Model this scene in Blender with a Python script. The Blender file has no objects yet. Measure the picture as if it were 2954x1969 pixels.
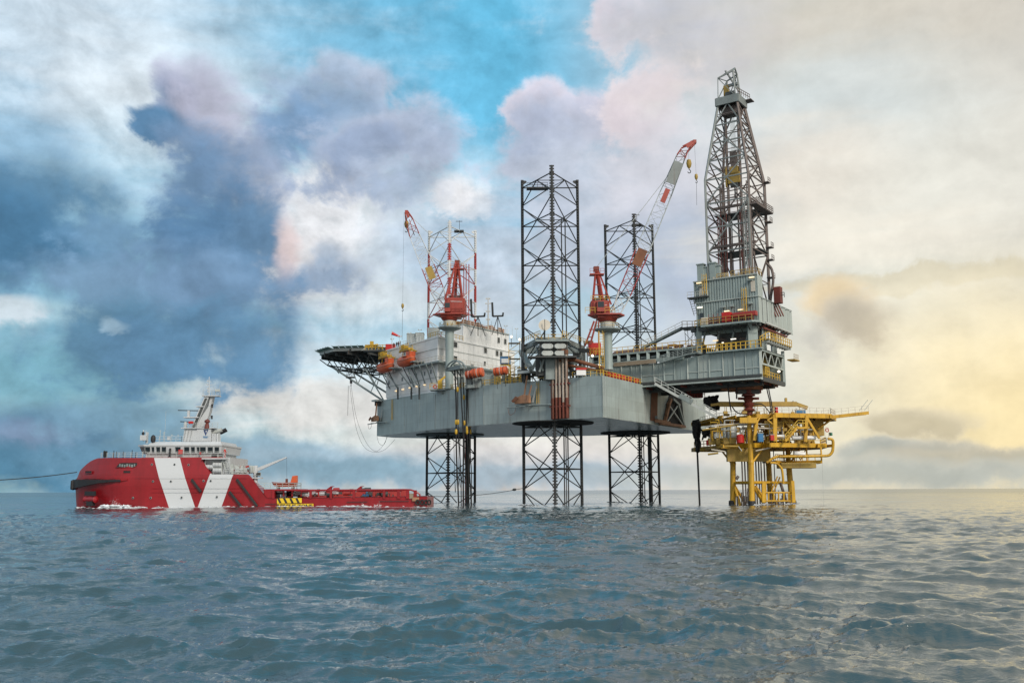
import bpy, math, random
import numpy as np
from mathutils import Vector, Matrix, Quaternion
random.seed(7)
sc = bpy.context.scene
C = sc.collection
R = math.radians

# ---------------------------------------------------------------- camera
HC = 3.1                      # eye height above mean sea level (a small boat)
F, CX, CY = 2748.0, 1477.0, 984.5
cam_d = bpy.data.cameras.new('camera')
cam_d.sensor_width = 36.0
cam_d.lens = 36.0 * F / 2954.0
cam_d.clip_start = 0.2
cam_d.clip_end = 60000
cam = bpy.data.objects.new('camera', cam_d)
C.objects.link(cam)
RM = Matrix.Rotation(R(90 + 8.88), 3, 'X') @ Matrix.Rotation(R(-0.24), 3, 'Z')
cam.matrix_world = Matrix.Translation((0, 0, HC)) @ RM.to_4x4()
sc.camera = cam


def at(px, py, Y):
    """world point at distance Y that a sight line of the photograph meets"""
    d = RM @ Vector(((px - CX) / F, (CY - py) / F, -1.0))
    return Vector((0, 0, HC)) + d * (Y / d.y)


def ray_dir(px, py):
    d = RM @ Vector(((px - CX) / F, (CY - py) / F, -1.0))
    return d.normalized()

sc.view_settings.view_transform = 'Standard'
sc.view_settings.look = 'None'
sc.view_settings.exposure = 0.0
sc.view_settings.gamma = 1.0
sc.view_settings.use_curve_mapping = False
sc.render.engine = 'CYCLES'
sc.cycles.use_denoising = True
sc.cycles.max_bounces = 4
sc.cycles.glossy_bounces = 3
sc.cycles.diffuse_bounces = 3

# ---------------------------------------------------------------- sun
SUN_AZ, SUN_EL = R(150), R(33)       # azimuth clockwise from the view direction: behind the right shoulder
sun_d = bpy.data.lights.new('sun', 'SUN')
sun_d.energy = 2.5
sun_d.angle = R(14)
sun_d.color = (1.0, 0.91, 0.80)
sun = bpy.data.objects.new('sun', sun_d)
C.objects.link(sun)
sdir = Vector((math.sin(SUN_AZ) * math.cos(SUN_EL), math.cos(SUN_AZ) * math.cos(SUN_EL), math.sin(SUN_EL)))
sun.rotation_euler = sdir.to_track_quat('Z', 'Y').to_euler()
sun.location = (30, -40, 90)

# ---------------------------------------------------------------- sky
def lin(c):
    return tuple(((v / 255) / 12.92 if v / 255 <= 0.04045 else ((v / 255 + 0.055) / 1.055) ** 2.4) for v in c)


world = bpy.data.worlds.new("World")
sc.world = world
world.use_nodes = True
WT = world.node_tree
WT.nodes.clear()
WL = WT.links.new


def wn(t, **kw):
    n = WT.nodes.new(t)
    for k, v in kw.items():
        setattr(n, k, v)
    return n


def wmath(op, a, b=None, c=None, clamp=False):
    n = wn('ShaderNodeMath', operation=op)
    n.use_clamp = clamp
    for i, v in enumerate((a, b, c)):
        if v is None:
            continue
        if isinstance(v, (int, float)):
            n.inputs[i].default_value = v
        else:
            WL(v, n.inputs[i])
    return n.outputs[0]


tc = wn('ShaderNodeTexCoord')
DIR = tc.outputs['Generated']
sep = wn('ShaderNodeSeparateXYZ')
WL(DIR, sep.inputs[0])
AZ = wmath('ARCTAN2', sep.outputs[0], sep.outputs[1])
EL = wmath('ARCSINE', sep.outputs[2])


def wnoise(scale, detail, rough, dist=0.0, squash=1.6, off=0.0):
    mp = wn('ShaderNodeMapping')
    mp.inputs['Scale'].default_value = (1, 1, squash)
    mp.inputs['Location'].default_value = (off, off * 0.7, off * 1.3)
    WL(DIR, mp.inputs[0])
    n = wn('ShaderNodeTexNoise')
    n.inputs['Scale'].default_value = scale
    n.inputs['Detail'].default_value = detail
    n.inputs['Roughness'].default_value = rough
    n.inputs['Distortion'].default_value = dist
    WL(mp.outputs[0], n.inputs['Vector'])
    return n


NB = wnoise(6.0, 7, 0.60, 0.25)               # billows
NF = wnoise(17.0, 7, 0.60, 0.2, 1.15, 3.1)      # finer curls
NS = wnoise(7.0, 5, 0.55, 0.3, 7.0, 7.7)      # flat streaks
nb = wmath('SUBTRACT', NB.outputs['Fac'], 0.5)
nf = wmath('SUBTRACT', NF.outputs['Fac'], 0.5)
ns = wmath('SUBTRACT', NS.outputs['Fac'], 0.5)
BILL = wmath('ADD', wmath('MULTIPLY', nb, 2.3), wmath('MULTIPLY', nf, 3.4))
SOFT = wmath('ADD', wmath('MULTIPLY', nb, 1.3), wmath('ADD', wmath('MULTIPLY', ns, 0.9), wmath('MULTIPLY', nf, 0.6)))
STRK = wmath('MULTIPLY', ns, 2.2)
# warped angular position, so that no cloud keeps a round outline
cxyz = wn('ShaderNodeCombineXYZ')
WL(wmath('ADD', AZ, wmath('MULTIPLY', nb, 0.09)), cxyz.inputs[0])
WL(wmath('ADD', EL, wmath('MULTIPLY', nf, 0.05)), cxyz.inputs[1])
POS = cxyz.outputs[0]


def mixc(a, b, fac):
    m = wn('ShaderNodeMix', data_type='RGBA')
    ia, ib = m.inputs[6], m.inputs[7]
    for s, v in ((ia, a), (ib, b)):
        if isinstance(v, tuple):
            s.default_value = (*v, 1)
        else:
            WL(v, s)
    if isinstance(fac, (int, float)):
        m.inputs[0].default_value = fac
    else:
        WL(fac, m.inputs[0])
    return m.outputs[2]


def ramp(val, lo, hi, stops):
    mr = wn('ShaderNodeMapRange')
    mr.inputs[1].default_value = lo
    mr.inputs[2].default_value = hi
    WL(val, mr.inputs[0])
    cr = wn('ShaderNodeValToRGB')
    cr.color_ramp.interpolation = 'EASE'
    els = cr.color_ramp.elements
    while len(els) > 1:
        els.remove(els[-1])
    for i, (p, c) in enumerate(stops):
        p = (p - lo) / (hi - lo)
        e = els[0] if i == 0 else els.new(p)
        e.position = p
        e.color = (*lin(c), 1)
    WL(mr.outputs[0], cr.inputs[0])
    return cr.outputs[0]


# clear air: the Nishita sky, seen between the clouds, under a high veil that warms towards the right
sky = wn('ShaderNodeTexSky', sky_type='NISHITA')
sky.sun_disc = False
sky.sun_elevation = SUN_EL
sky.sun_rotation = SUN_AZ
sky.air_density = 1.3
sky.dust_density = 1.0
skyc = wn('ShaderNodeVectorMath', operation='SCALE')
skyc.inputs[3].default_value = 0.11
WL(sky.outputs[0], skyc.inputs[0])
upper = ramp(AZ, -3.1416, 3.1416, [(-3.1, (225, 224, 222)), (-1.6, (196, 212, 226)), (-0.5, (128, 182, 212)), (-0.24, (112, 184, 218)),
                                   (0.0, (98, 188, 224)), (0.12, (156, 200, 222)), (0.2, (208, 212, 214)), (0.35, (222, 222, 210)),
                                   (0.52, (220, 215, 202)), (1.0, (228, 222, 208)), (2.0, (228, 225, 218)), (3.1, (225, 224, 222))])
lower = ramp(AZ, -3.1416, 3.1416, [(-3.1, (205, 205, 203)), (-1.6, (150, 175, 190)), (-0.5, (112, 160, 180)), (-0.3, (138, 172, 188)), (-0.15, (198, 206, 210)),
                                   (0.0, (214, 210, 208)), (0.2, (218, 214, 206)), (0.35, (226, 218, 196)), (0.5, (234, 219, 184)),
                                   (1.0, (236, 216, 172)), (2.0, (215, 208, 195)), (3.1, (205, 205, 203))])
elm = wn('ShaderNodeMapRange', interpolation_type='SMOOTHSTEP')
elm.inputs[1].default_value = 0.02
elm.inputs[2].default_value = 0.33
WL(EL, elm.inputs[0])
col = mixc(lower, upper, elm.outputs[0])
col = mixc(skyc.outputs[0], col, 0.82)
# general broken veil everywhere
gv = wn('ShaderNodeMapRange', interpolation_type='SMOOTHSTEP')
gv.inputs[1].default_value = -0.05
gv.inputs[2].default_value = 0.45
WL(SOFT, gv.inputs[0])
col = mixc(col, lin((214, 220, 226)), wmath('MULTIPLY', gv.outputs[0], 0.35))

BLOBS = []


def blob(x, y, rx, ry, c, op=1.0, soft=0.5, kind='b', amp=1.0, rot=0.0):
    """a cloud mass; x, y, rx, ry in 2352-wide picture units turned into angles"""
    global col
    d = ray_dir(x * 1.256, y * 1.256)
    az, el = math.atan2(d.x, d.y), math.asin(d.z)
    k = 1.256 / F
    sx_, sy_ = 1 / (rx * k), 1 / (ry * k)
    src = POS
    if len(BLOBS) % 6 == 5:         # ties the chain in order, so that the shader needs little stack
        sq_ = wn('ShaderNodeVectorMath', operation='MULTIPLY_ADD')
        WL(col, sq_.inputs[0])
        sq_.inputs[1].default_value = (1e-6, 1e-6, 1e-6)
        WL(POS, sq_.inputs[2])
        src = sq_.outputs[0]
        CUR[0] = src
    elif CUR[0] is not None:
        src = CUR[0]
    BLOBS.append(src)
    ma = wn('ShaderNodeVectorMath', operation='MULTIPLY_ADD')
    WL(src, ma.inputs[0])
    ma.inputs[1].default_value = (sx_, sy_, 0)
    ma.inputs[2].default_value = (-az * sx_, -el * sy_, 0)
    ln = wn('ShaderNodeVectorMath', operation='LENGTH')
    WL(ma.outputs[0], ln.inputs[0])
    if (kind, amp) not in NZ:
        NZ[(kind, amp)] = wmath('MULTIPLY', {'b': BILL, 's': SOFT, 'k': STRK}[kind], amp)
    v = wmath('MULTIPLY_ADD', ln.outputs['Value'], -1.0, NZ[(kind, amp)])
    h = soft * 0.62 + .06
    mr = wn('ShaderNodeMapRange', interpolation_type='SMOOTHSTEP')
    mr.inputs[1].default_value = -1 - h
    mr.inputs[2].default_value = -1 + h
    mr.inputs[4].default_value = op
    WL(v, mr.inputs[0])
    c = lin(c)
    if x < 760:
        c = tuple(q * w_ for q, w_ in zip(c, (.95, .97, .98)))
    elif kind == 'b':
        # thin rims let more light through than the thick heart of a cloud
        th = wn('ShaderNodeMapRange', interpolation_type='SMOOTHSTEP')
        th.inputs[1].default_value = -1.12
        th.inputs[2].default_value = -0.28
        WL(v, th.inputs[0])
        rim = tuple(a_ + (b_ - a_) * .22 for a_, b_ in zip(c, lin((228, 226, 228)) if x < 1750 else lin((238, 230, 214))))
        c = mixc(rim, tuple(q * .94 for q in c), th.outputs[0])
    col = mixc(col, c, mr.outputs[0])


NZ = {}
CUR = [None]
# high veils
blob(200, 110, 380, 230, (212, 224, 234), .85, 1.2, 's', 1.3)
blob(400, 250, 200, 150, (222, 230, 236), .8, 1.0, 's', 1.2)
blob(240, 440, 170, 130, (176, 206, 222), .6, 1.2, 's')
blob(720, 110, 230, 90, (140, 190, 216), .5, 1.4, 's', 1.4)
blob(1060, 420, 150, 80, (196, 214, 226), .7, 1.2, 's', 1.2)
blob(820, 540, 230, 130, (222, 228, 232), .85, .9, 's', 1.2)
blob(1080, 480, 70, 60, (238, 238, 240), .8, .6, 'b')
blob(700, 600, 110, 90, (226, 220, 220), .7, .8, 's')
blob(900, 690, 260, 60, (216, 224, 228), .8, 1.0, 's', 1.2)
blob(800, 930, 330, 60, (222, 220, 216), .85, .8, 'k', .7)
blob(620, 820, 200, 40, (200, 212, 220), .7, .8, 'k', .8)
blob(90, 730, 150, 40, (176, 206, 216), .8, .6, 'b', .8)
blob(80, 860, 260, 70, (116, 166, 183), .8, 1.0, 'k', .7)
# bright gaps behind the dark clouds
blob(760, 440, 100, 80, (236, 238, 242), .9, .8, 'b', .9)
blob(1020, 450, 60, 50, (240, 240, 243), .9, .6, 'b', .9)
blob(620, 640, 90, 60, (228, 226, 228), .7, .9, 's')
# centre left grey cloud
blob(780, 165, 70, 40, (166, 184, 208), .85, .6, 'b', .8)
blob(850, 200, 60, 50, (176, 186, 208), .85, .6, 'b', .8)
blob(770, 245, 190, 80, (146, 170, 198), .95, .7, 'b', .9)
blob(950, 300, 110, 70, (164, 178, 202), .9, .7, 'b', .9)
blob(690, 310, 100, 85, (120, 150, 182), .95, .8, 'b', .9)
blob(860, 345, 130, 80, (148, 164, 190), .95, .7, 'b', .9)
blob(930, 420, 80, 60, (160, 176, 198), .8, .8, 'b', .9)
blob(1000, 580, 110, 90, (164, 182, 202), .7, 1.0, 's', 1.0)
blob(775, 640, 80, 42, (140, 162, 188), .9, .6, 'b', .8)
blob(770, 590, 40, 30, (160, 180, 202), .7, .7, 'b', .8)
# tall dark cloud
blob(438, 178, 55, 48, (184, 188, 206), .85, .8, 'b', .8)
blob(400, 235, 50, 50, (130, 150, 182), .9, .6, 'b', .8)
blob(470, 280, 90, 100, (178, 178, 196), .9, .9, 'b', .8)
blob(362, 292, 58, 46, (94, 132, 166), 1, .4, 'b', .6)
blob(440, 350, 75, 60, (116, 142, 172), .9, .8, 'b', .8)
blob(560, 420, 100, 90, (158, 168, 190), .85, .9, 'b', .8)
blob(470, 440, 110, 110, (108, 138, 170), .95, .7, 'b', .8)
blob(490, 580, 140, 120, (92, 128, 162), 1, .6, 'b', .8)
blob(590, 560, 75, 80, (104, 138, 170), .95, .6, 'b', .7)
blob(662, 570, 30, 60, (232, 210, 206), .8, .9, 'b', .4)
# left dark cloud
blob(60, 330, 110, 60, (140, 178, 206), .6, 1.0, 'b', .9)
blob(100, 450, 140, 75, (98, 136, 164), 1, .8, 'b', .8)
blob(70, 570, 170, 110, (78, 120, 152), 1, .8, 'b', .8)
blob(235, 540, 80, 50, (112, 148, 178), .9, .7, 'b', .8)
# low mass
blob(420, 670, 210, 90, (116, 146, 176), .95, .7, 'b', .8)
blob(180, 660, 130, 60, (122, 154, 182), .9, .8, 'b', .8)
blob(250, 790, 180, 95, (94, 132, 158), 1, .7, 'b', .8)
blob(430, 800, 150, 80, (96, 134, 164), 1, .6, 'b', .8)
blob(585, 790, 95, 85, (98, 136, 166), .95, .9, 'b', .8)
blob(30, 712, 70, 30, (206, 214, 220), .8, .6, 'b', .8)
blob(252, 733, 26, 14, (178, 202, 216), .5, .9, 'b', .5)
# near the horizon
blob(90, 1000, 200, 60, (96, 134, 162), .95, .6, 'b', .45)
blob(110, 1075, 360, 42, (84, 130, 158), .95, .6, 'b', .3)
blob(60, 985, 80, 20, (136, 146, 172), .5, .9, 'b', .5)
blob(300, 960, 150, 34, (122, 158, 180), .85, .8, 'b', .5)
blob(400, 1050, 260, 40, (112, 150, 174), .8, .8, 'b', .4)
blob(640, 1045, 160, 34, (146, 174, 190), .95, .5, 'b', .35)
blob(850, 1080, 440, 44, (134, 166, 184), .95, .6, 'b', .3)
blob(1350, 1090, 300, 40, (164, 182, 194), .9, .7, 'b', .3)
blob(1250, 1040, 300, 26, (206, 202, 200), .6, .9, 'k', .6)
# centre right cumulus
blob(1225, 240, 105, 70, (212, 206, 220), .95, .35, 'b', .8)
blob(1330, 280, 90, 90, (196, 196, 214), .95, .4, 'b', .8)
blob(1240, 340, 130, 120, (168, 178, 200), .95, .6, 'b', .8)
blob(1350, 470, 200, 170, (184, 192, 206), .9, .7, 's', 1.0)
blob(1430, 50, 80, 60, (220, 210, 220), .95, .3, 'b', .8)
blob(1600, 90, 230, 130, (190, 194, 206), .95, .6, 'b', .8)
blob(1480, 250, 130, 120, (220, 210, 216), .95, .4, 'b', .8)
blob(1520, 420, 150, 120, (206, 206, 214), .85, .8, 's', 1)
blob(1570, 620, 150, 140, (172, 184, 202), .9, .9, 's', 1)
blob(1130, 560, 90, 110, (176, 190, 206), .75, .9, 's', 1)
blob(1170, 640, 120, 130, (190, 200, 212), .6, 1.0, 's', 1)
# right, warm
blob(2000, 60, 420, 130, (206, 200, 188), .8, 1.1, 's', .9)
blob(1900, 260, 260, 110, (204, 216, 220), .7, 1.1, 's', 1)
blob(1880, 400, 170, 120, (226, 214, 200), .7, 1.0, 's', 1)
blob(2150, 430, 300, 160, (226, 224, 214), .7, 1.2, 's', 1)
blob(1950, 560, 300, 60, (236, 230, 216), .7, .9, 'k', .6)
blob(2080, 640, 300, 18, (204, 196, 172), .8, .6, 'k', .5)
blob(2200, 780, 300, 130, (238, 230, 206), .7, 1.2, 's', .8)
blob(1925, 690, 70, 50, (228, 208, 172), .95, .45, 'b', .4)
blob(1960, 745, 78, 60, (188, 180, 164), .95, .5, 'b', .4)
blob(1870, 790, 60, 45, (196, 194, 186), .7, .8, 'b', .7)
blob(2330, 930, 230, 170, (248, 224, 164), .6, 1.6, 's', .3)
blob(2080, 965, 100, 26, (196, 186, 160), .8, .7, 'b', .7)
blob(2060, 1040, 120, 34, (176, 180, 172), .95, .35, 'b', .3)
blob(2170, 1045, 80, 40, (182, 180, 166), .9, .35, 'b', .3)
blob(2270, 1062, 230, 34, (184, 178, 158), .95, .4, 'b', .25)
blob(2000, 1092, 480, 36, (182, 186, 178), .9, .7, 'b', .2)

# towards the zenith the headings meet, so the colour settles to one pale blue
zen = wn('ShaderNodeMapRange', interpolation_type='SMOOTHSTEP')
zen.inputs[1].default_value = 0.60
zen.inputs[2].default_value = 1.25
WL(EL, zen.inputs[0])
col = mixc(col, lin((150, 184, 204)), zen.outputs[0])
# relief: the clouds are lit from the upper right, so every billow has a bright and a dull flank
def relief(a_, scale, detail, rough, dist, squash, off, d):
    b_ = wnoise(scale, detail, rough, dist, squash, off)
    mp_ = b_.inputs['Vector'].links[0].from_node
    mp_.inputs['Location'].default_value = (off + d[0], off * 0.7, off * 1.3 + d[1])
    return wmath('SUBTRACT', a_.outputs['Fac'], b_.outputs['Fac'])


r1 = relief(NB, 6.0, 7, 0.60, 0.25, 1.6, 0.0, (0.020, 0.045))
r2 = relief(NF, 17.0, 7, 0.60, 0.2, 1.15, 3.1, (0.006, 0.014))
tot = wmath('ADD', wmath('MULTIPLY', r1, 0.85), wmath('MULTIPLY', r2, 0.95))
tot = wmath('ADD', tot, wmath('ADD', wmath('MULTIPLY', nf, -0.22), wmath('MULTIPLY', nb, -0.35)))
mrel = wn('ShaderNodeMapRange', interpolation_type='SMOOTHSTEP')
mrel.inputs[1].default_value = 0.22
mrel.inputs[2].default_value = -0.05
mrel.inputs[3].default_value = 0.45
mrel.inputs[4].default_value = 1.25
WL(AZ, mrel.inputs[0])
tot = wmath('MULTIPLY_ADD', tot, mrel.outputs[0], 1.10)
sclc = wn('ShaderNodeVectorMath', operation='SCALE')
WL(col, sclc.inputs[0])
WL(tot, sclc.inputs[3])
col = sclc.outputs[0]
bg = wn('ShaderNodeBackground')
bg.inputs['Strength'].default_value = 1.0
WL(col, bg.inputs['Color'])
wo = wn('ShaderNodeOutputWorld')
WL(bg.outputs[0], wo.inputs['Surface'])
world.cycles.sampling_method = 'MANUAL'
world.cycles.sample_map_resolution = 512

# ---------------------------------------------------------------- material helpers
MATS = {}


def new_mat(name):
    m = bpy.data.materials.new(name)
    m.use_nodes = True
    nt = m.node_tree
    b = nt.nodes['Principled BSDF']
    MATS[name] = m
    return m, nt, b


def paint(name, color, rough=0.5, metal=0.0, wear=0.25, rust=0.0, streak=0.0, scale=0.35, bump=0.0, spec=0.5, plates=None):
    """painted steel: mottled colour, vertical rust runs, uneven gloss"""
    m, nt, b = new_mat(name)
    L = nt.links.new
    N = nt.nodes.new
    tcn = N('ShaderNodeTexCoord')
    n1 = N('ShaderNodeTexNoise')
    n1.inputs['Scale'].default_value = scale
    n1.inputs['Detail'].default_value = 7
    n1.inputs['Roughness'].default_value = 0.65
    geo = N('ShaderNodeNewGeometry')
    L(geo.outputs['Position'], n1.inputs['Vector'])
    mr = N('ShaderNodeMapRange')
    mr.inputs[1].default_value = 0.3
    mr.inputs[2].default_value = 0.7
    mr.inputs[3].default_value = 1 - wear
    mr.inputs[4].default_value = 1 + wear * 0.6
    L(n1.outputs['Fac'], mr.inputs[0])
    mx = N('ShaderNodeVectorMath')
    mx.operation = 'SCALE'
    mx.inputs[0].default_value = color
    L(mr.outputs[0], mx.inputs[3])
    out = mx.outputs[0]
    if rust or streak:
        mp = N('ShaderNodeMapping')
        mp.inputs['Scale'].default_value = (1.3, 1.3, 0.09)
        L(geo.outputs['Position'], mp.inputs[0])
        n2 = N('ShaderNodeTexNoise')
        n2.inputs['Scale'].default_value = 1.0
        n2.inputs['Detail'].default_value = 8
        n2.inputs['Roughness'].default_value = 0.7
        L(mp.outputs[0], n2.inputs['Vector'])
        for amt, c, lo in ((streak, tuple(v * 0.55 for v in color), 0.5), (rust, (0.13, 0.045, 0.018), 0.6)):
            if not amt:
                continue
            r2 = N('ShaderNodeMapRange')
            r2.inputs[1].default_value = lo - amt * 0.12
            r2.inputs[2].default_value = lo + 0.14 - amt * 0.1
            r2.inputs[4].default_value = min(1, amt)
            L(n2.outputs['Fac'], r2.inputs[0])
            mm = N('ShaderNodeMix')
            mm.data_type = 'RGBA'
            L(r2.outputs[0], mm.inputs[0])
            L(out, mm.inputs[6])
            mm.inputs[7].default_value = (*c, 1)
            out = mm.outputs[2]
    if plates:
        # welded plates: each a shade of its own, seams a little darker
        sp_ = N('ShaderNodeSeparateXYZ')
        L(geo.outputs['Position'], sp_.inputs[0])
        cb = N('ShaderNodeCombineXYZ')
        mu = N('ShaderNodeMath')
        mu.operation = 'MULTIPLY'
        mu.inputs[1].default_value = plates
        L(sp_.outputs[0], mu.inputs[0])
        L(mu.outputs[0], cb.inputs[0])
        L(sp_.outputs[2], cb.inputs[1])
        bk = N('ShaderNodeTexBrick')
        bk.inputs['Scale'].default_value = 1.0
        bk.inputs['Brick Width'].default_value = 5.2
        bk.inputs['Row Height'].default_value = 2.1
        bk.inputs['Mortar Size'].default_value = 0.022
        bk.inputs['Mortar Smooth'].default_value = 0.4
        bk.inputs['Color1'].default_value = (0.90, 0.90, 0.90, 1)
        bk.inputs['Color2'].default_value = (1.05, 1.05, 1.05, 1)
        bk.inputs['Mortar'].default_value = (0.74, 0.72, 0.70, 1)
        L(cb.outputs[0], bk.inputs['Vector'])
        mq = N('ShaderNodeVectorMath')
        mq.operation = 'MULTIPLY'
        L(out, mq.inputs[0])
        L(bk.outputs['Color'], mq.inputs[1])
        out = mq.outputs[0]
    L(out, b.inputs['Base Color'])
    rr = N('ShaderNodeMapRange')
    rr.inputs[3].default_value = max(0.05, rough - 0.12)
    rr.inputs[4].default_value = min(1, rough + 0.15)
    L(n1.outputs['Fac'], rr.inputs[0])
    L(rr.outputs[0], b.inputs['Roughness'])
    b.inputs['Metallic'].default_value = metal
    b.inputs['Specular IOR Level'].default_value = spec
    if bump:
        bp = N('ShaderNodeBump')
        bp.inputs['Strength'].default_value = bump
        bp.inputs['Distance'].default_value = 0.05
        n3 = N('ShaderNodeTexNoise')
        n3.inputs['Scale'].default_value = 0.5
        n3.inputs['Detail'].default_value = 5
        L(geo.outputs['Position'], n3.inputs['Vector'])
        L(n3.outputs['Fac'], bp.inputs['Height'])
        L(bp.outputs[0], b.inputs['Normal'])
    return m


def emit(name, c, s):
    m, nt, b = new_mat(name)
    b.inputs['Base Color'].default_value = (0.8, 0.8, 0.8, 1)
    b.inputs['Emission Color'].default_value = (*c, 1)
    b.inputs['Emission Strength'].default_value = s
    return m


# ---------------------------------------------------------------- sea
rng = np.random.default_rng(11)


def tile_fft(L, N, wind, wdir, hs, kmin, kmax, spread=2.0):
    """a periodic patch of wind sea: height and the two choppy shifts"""
    k1 = np.fft.fftfreq(N, d=L / N) * 2 * np.pi
    kx, ky = np.meshgrid(k1, k1, indexing='ij')
    k = np.sqrt(kx ** 2 + ky ** 2)
    k[0, 0] = 1e-6
    Lw = wind ** 2 / 9.81
    P = np.exp(-1 / (k * Lw) ** 2) / k ** 4
    cosf = (kx * math.cos(wdir) + ky * math.sin(wdir)) / k
    P *= (0.10 if spread < 3 else 0.03) + np.abs(cosf) ** spread
    P *= 1 / (1 + np.exp(-(k - kmin) / (0.12 * kmin))) / (1 + np.exp((k - kmax) / (0.15 * kmax)))
    P[0, 0] = 0
    g = rng.normal(size=(N, N)) + 1j * rng.normal(size=(N, N))
    h = g * np.sqrt(P)
    z = np.fft.ifft2(h).real
    s = hs / (4 * z.std())
    dx = np.fft.ifft2(1j * kx / k * h).real * s
    dy = np.fft.ifft2(1j * ky / k * h).real * s
    return z * s, dx, dy


def samp(T, L, x, y, ang):
    ca, sa = math.cos(ang), math.sin(ang)
    u = ((x * ca + y * sa) / L) % 1.0
    v = ((-x * sa + y * ca) / L) % 1.0
    N = T[0].shape[0]
    u, v = u * N, v * N
    i, j = u.astype(int) % N, v.astype(int) % N
    fu, fv = u - np.floor(u), v - np.floor(v)
    i2, j2 = (i + 1) % N, (j + 1) % N
    o = []
    for t in T:
        o.append(t[i, j] * (1 - fu) * (1 - fv) + t[i2, j] * fu * (1 - fv) + t[i, j2] * (1 - fu) * fv + t[i2, j2] * fu * fv)
    return o[0], o[1] * ca - o[2] * sa, o[1] * sa + o[2] * ca


WD = R(-78)
TA = tile_fft(233.0, 512, 8.5, WD, 0.50, 0.13, 0.55, 4.0)
TB = tile_fft(61.0, 512, 5.0, WD + 0.2, 0.36, 1.9, 14.0, 4.0)
TC = tile_fft(13.0, 512, 2.6, WD - 0.3, 0.06, 10.0, 60.0, 3.0)


def build_water():
    a = np.concatenate([np.arange(-math.pi, -0.66, 0.04), np.arange(-0.66, 0.66, 0.00155), np.arange(0.66, math.pi, 0.04)])
    rr = [4.0]
    while rr[-1] < 1500:
        r0 = rr[-1]
        rr.append(r0 + max(0.05, 0.0052 * r0 if r0 > 16 else 0.12))
    while rr[-1] < 45000:
        rr.append(rr[-1] * 1.06)
    r = np.array([0.5, 1.5, 2.8] + rr)
    nr, na = len(r), len(a)
    RR, AA = np.meshgrid(r, a, indexing='ij')
    x = RR * np.sin(AA)
    y = RR * np.cos(AA)
    step = np.gradient(r)[:, None] * np.ones_like(x)

    def fade(lam):
        return np.clip(1.6 - step * 3.2 / lam, 0, 1)
    za, xa, ya = samp(TA, 233.0, x, y, 0.13)
    zb, xb, yb = samp(TB, 61.0, x, y, -0.4)
    zc, xc, yc = samp(TC, 13.0, x, y, 0.7)
    ev = samp((TA[0], TA[1], TA[2]), 233.0, x * 1.7 + 40, y * 2.6 + 90, 0.4)[0] / TA[0].std()
    ev = np.clip(0.42 + 0.42 * ev, 0, 1.5) ** 1.6
    zb, xb, yb = (q * (0.68 + 0.45 * ev) for q in (zb, xb, yb))
    zc, xc, yc = (q * (0.8 + 0.5 * ev) for q in (zc, xc, yc))
    far = np.clip(1.15 - RR / 3000.0, 0, 1)
    fa, fb, fc = np.clip(fade(14.0) + 0.25, 0, 1) * far, fade(2.6), fade(0.55)
    gust = 0.75 + 0.5 * np.clip(samp((TA[0],), 233.0, x * 0.37 + 40, y * 0.37, 0.5)[0] / 0.5 + 0.5, 0, 1) if False else 1.0
    z = za * fa + (zb * fb + zc * fc) * gust
    X = x + 1.1 * (xa * fa) + 0.78 * (xb * fb) + 0.6 * xc * fc
    Y = y + 1.1 * (ya * fa) + 0.78 * (yb * fb) + 0.6 * yc * fc
    near = RR < 3.5
    z = np.where(near, za, z)
    co = np.stack([X, Y, z], -1).reshape(-1, 3).astype(np.float32)
    idx = np.arange(nr * na).reshape(nr, na)
    i0, i1 = idx[:-1, :], idx[1:, :]
    j0 = i0
    j1 = np.roll(i0, -1, axis=1)
    k0 = i1
    k1 = np.roll(i1, -1, axis=1)
    f = np.stack([j0, k0, k1, j1], -1).reshape(-1, 4)
    n = len(f)
    me = bpy.data.meshes.new('sea')
    me.vertices.add(len(co))
    me.vertices.foreach_set('co', co.ravel())
    me.loops.add(n * 4)
    me.loops.foreach_set('vertex_index', f[:, ::-1].ravel().astype(np.int32) if False else f.ravel().astype(np.int32))
    me.polygons.add(n)
    me.polygons.foreach_set('loop_start', np.arange(0, n * 4, 4, dtype=np.int32))
    me.polygons.foreach_set('use_smooth', np.ones(n, dtype=bool))
    me.update(calc_edges=True)
    if me.polygons[0].normal.z < 0:
        me.flip_normals()
    fo = np.zeros(X.shape)
    for lx, ly, kk in FOAM_PTS:
        d = np.sqrt((X - lx) ** 2 + ((Y - ly) * .8) ** 2)
        fo = np.maximum(fo, np.clip(1.15 - d / kk, 0, 1))
    for x0, x1, y0, kk in FOAM_LINES:
        dx = np.maximum(np.maximum(x0 - X, X - x1), 0)
        d = np.sqrt(dx ** 2 + (Y - y0) ** 2)
        fo = np.maximum(fo, np.clip(1.1 - d / kk, 0, 1))
    crest = np.clip((zb * fb * 2.6 + za * .6 - 0.52) * 1.6, 0, 1) * np.clip(1.2 - RR / 260, 0, 1) * np.clip(RR / 45 - 1, 0, 1)
    fo = np.maximum(fo, crest * .3)
    at_ = me.attributes.new('foam', 'FLOAT', 'POINT')
    at_.data.foreach_set('value', fo.astype(np.float32).ravel())
    o = bpy.data.objects.new('water', me)
    C.objects.link(o)
    o['kind'] = 'structure'
    o['label'] = 'choppy grey blue sea reaching to the horizon'
    me.materials.append(MATS['sea'])
    return o


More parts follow.
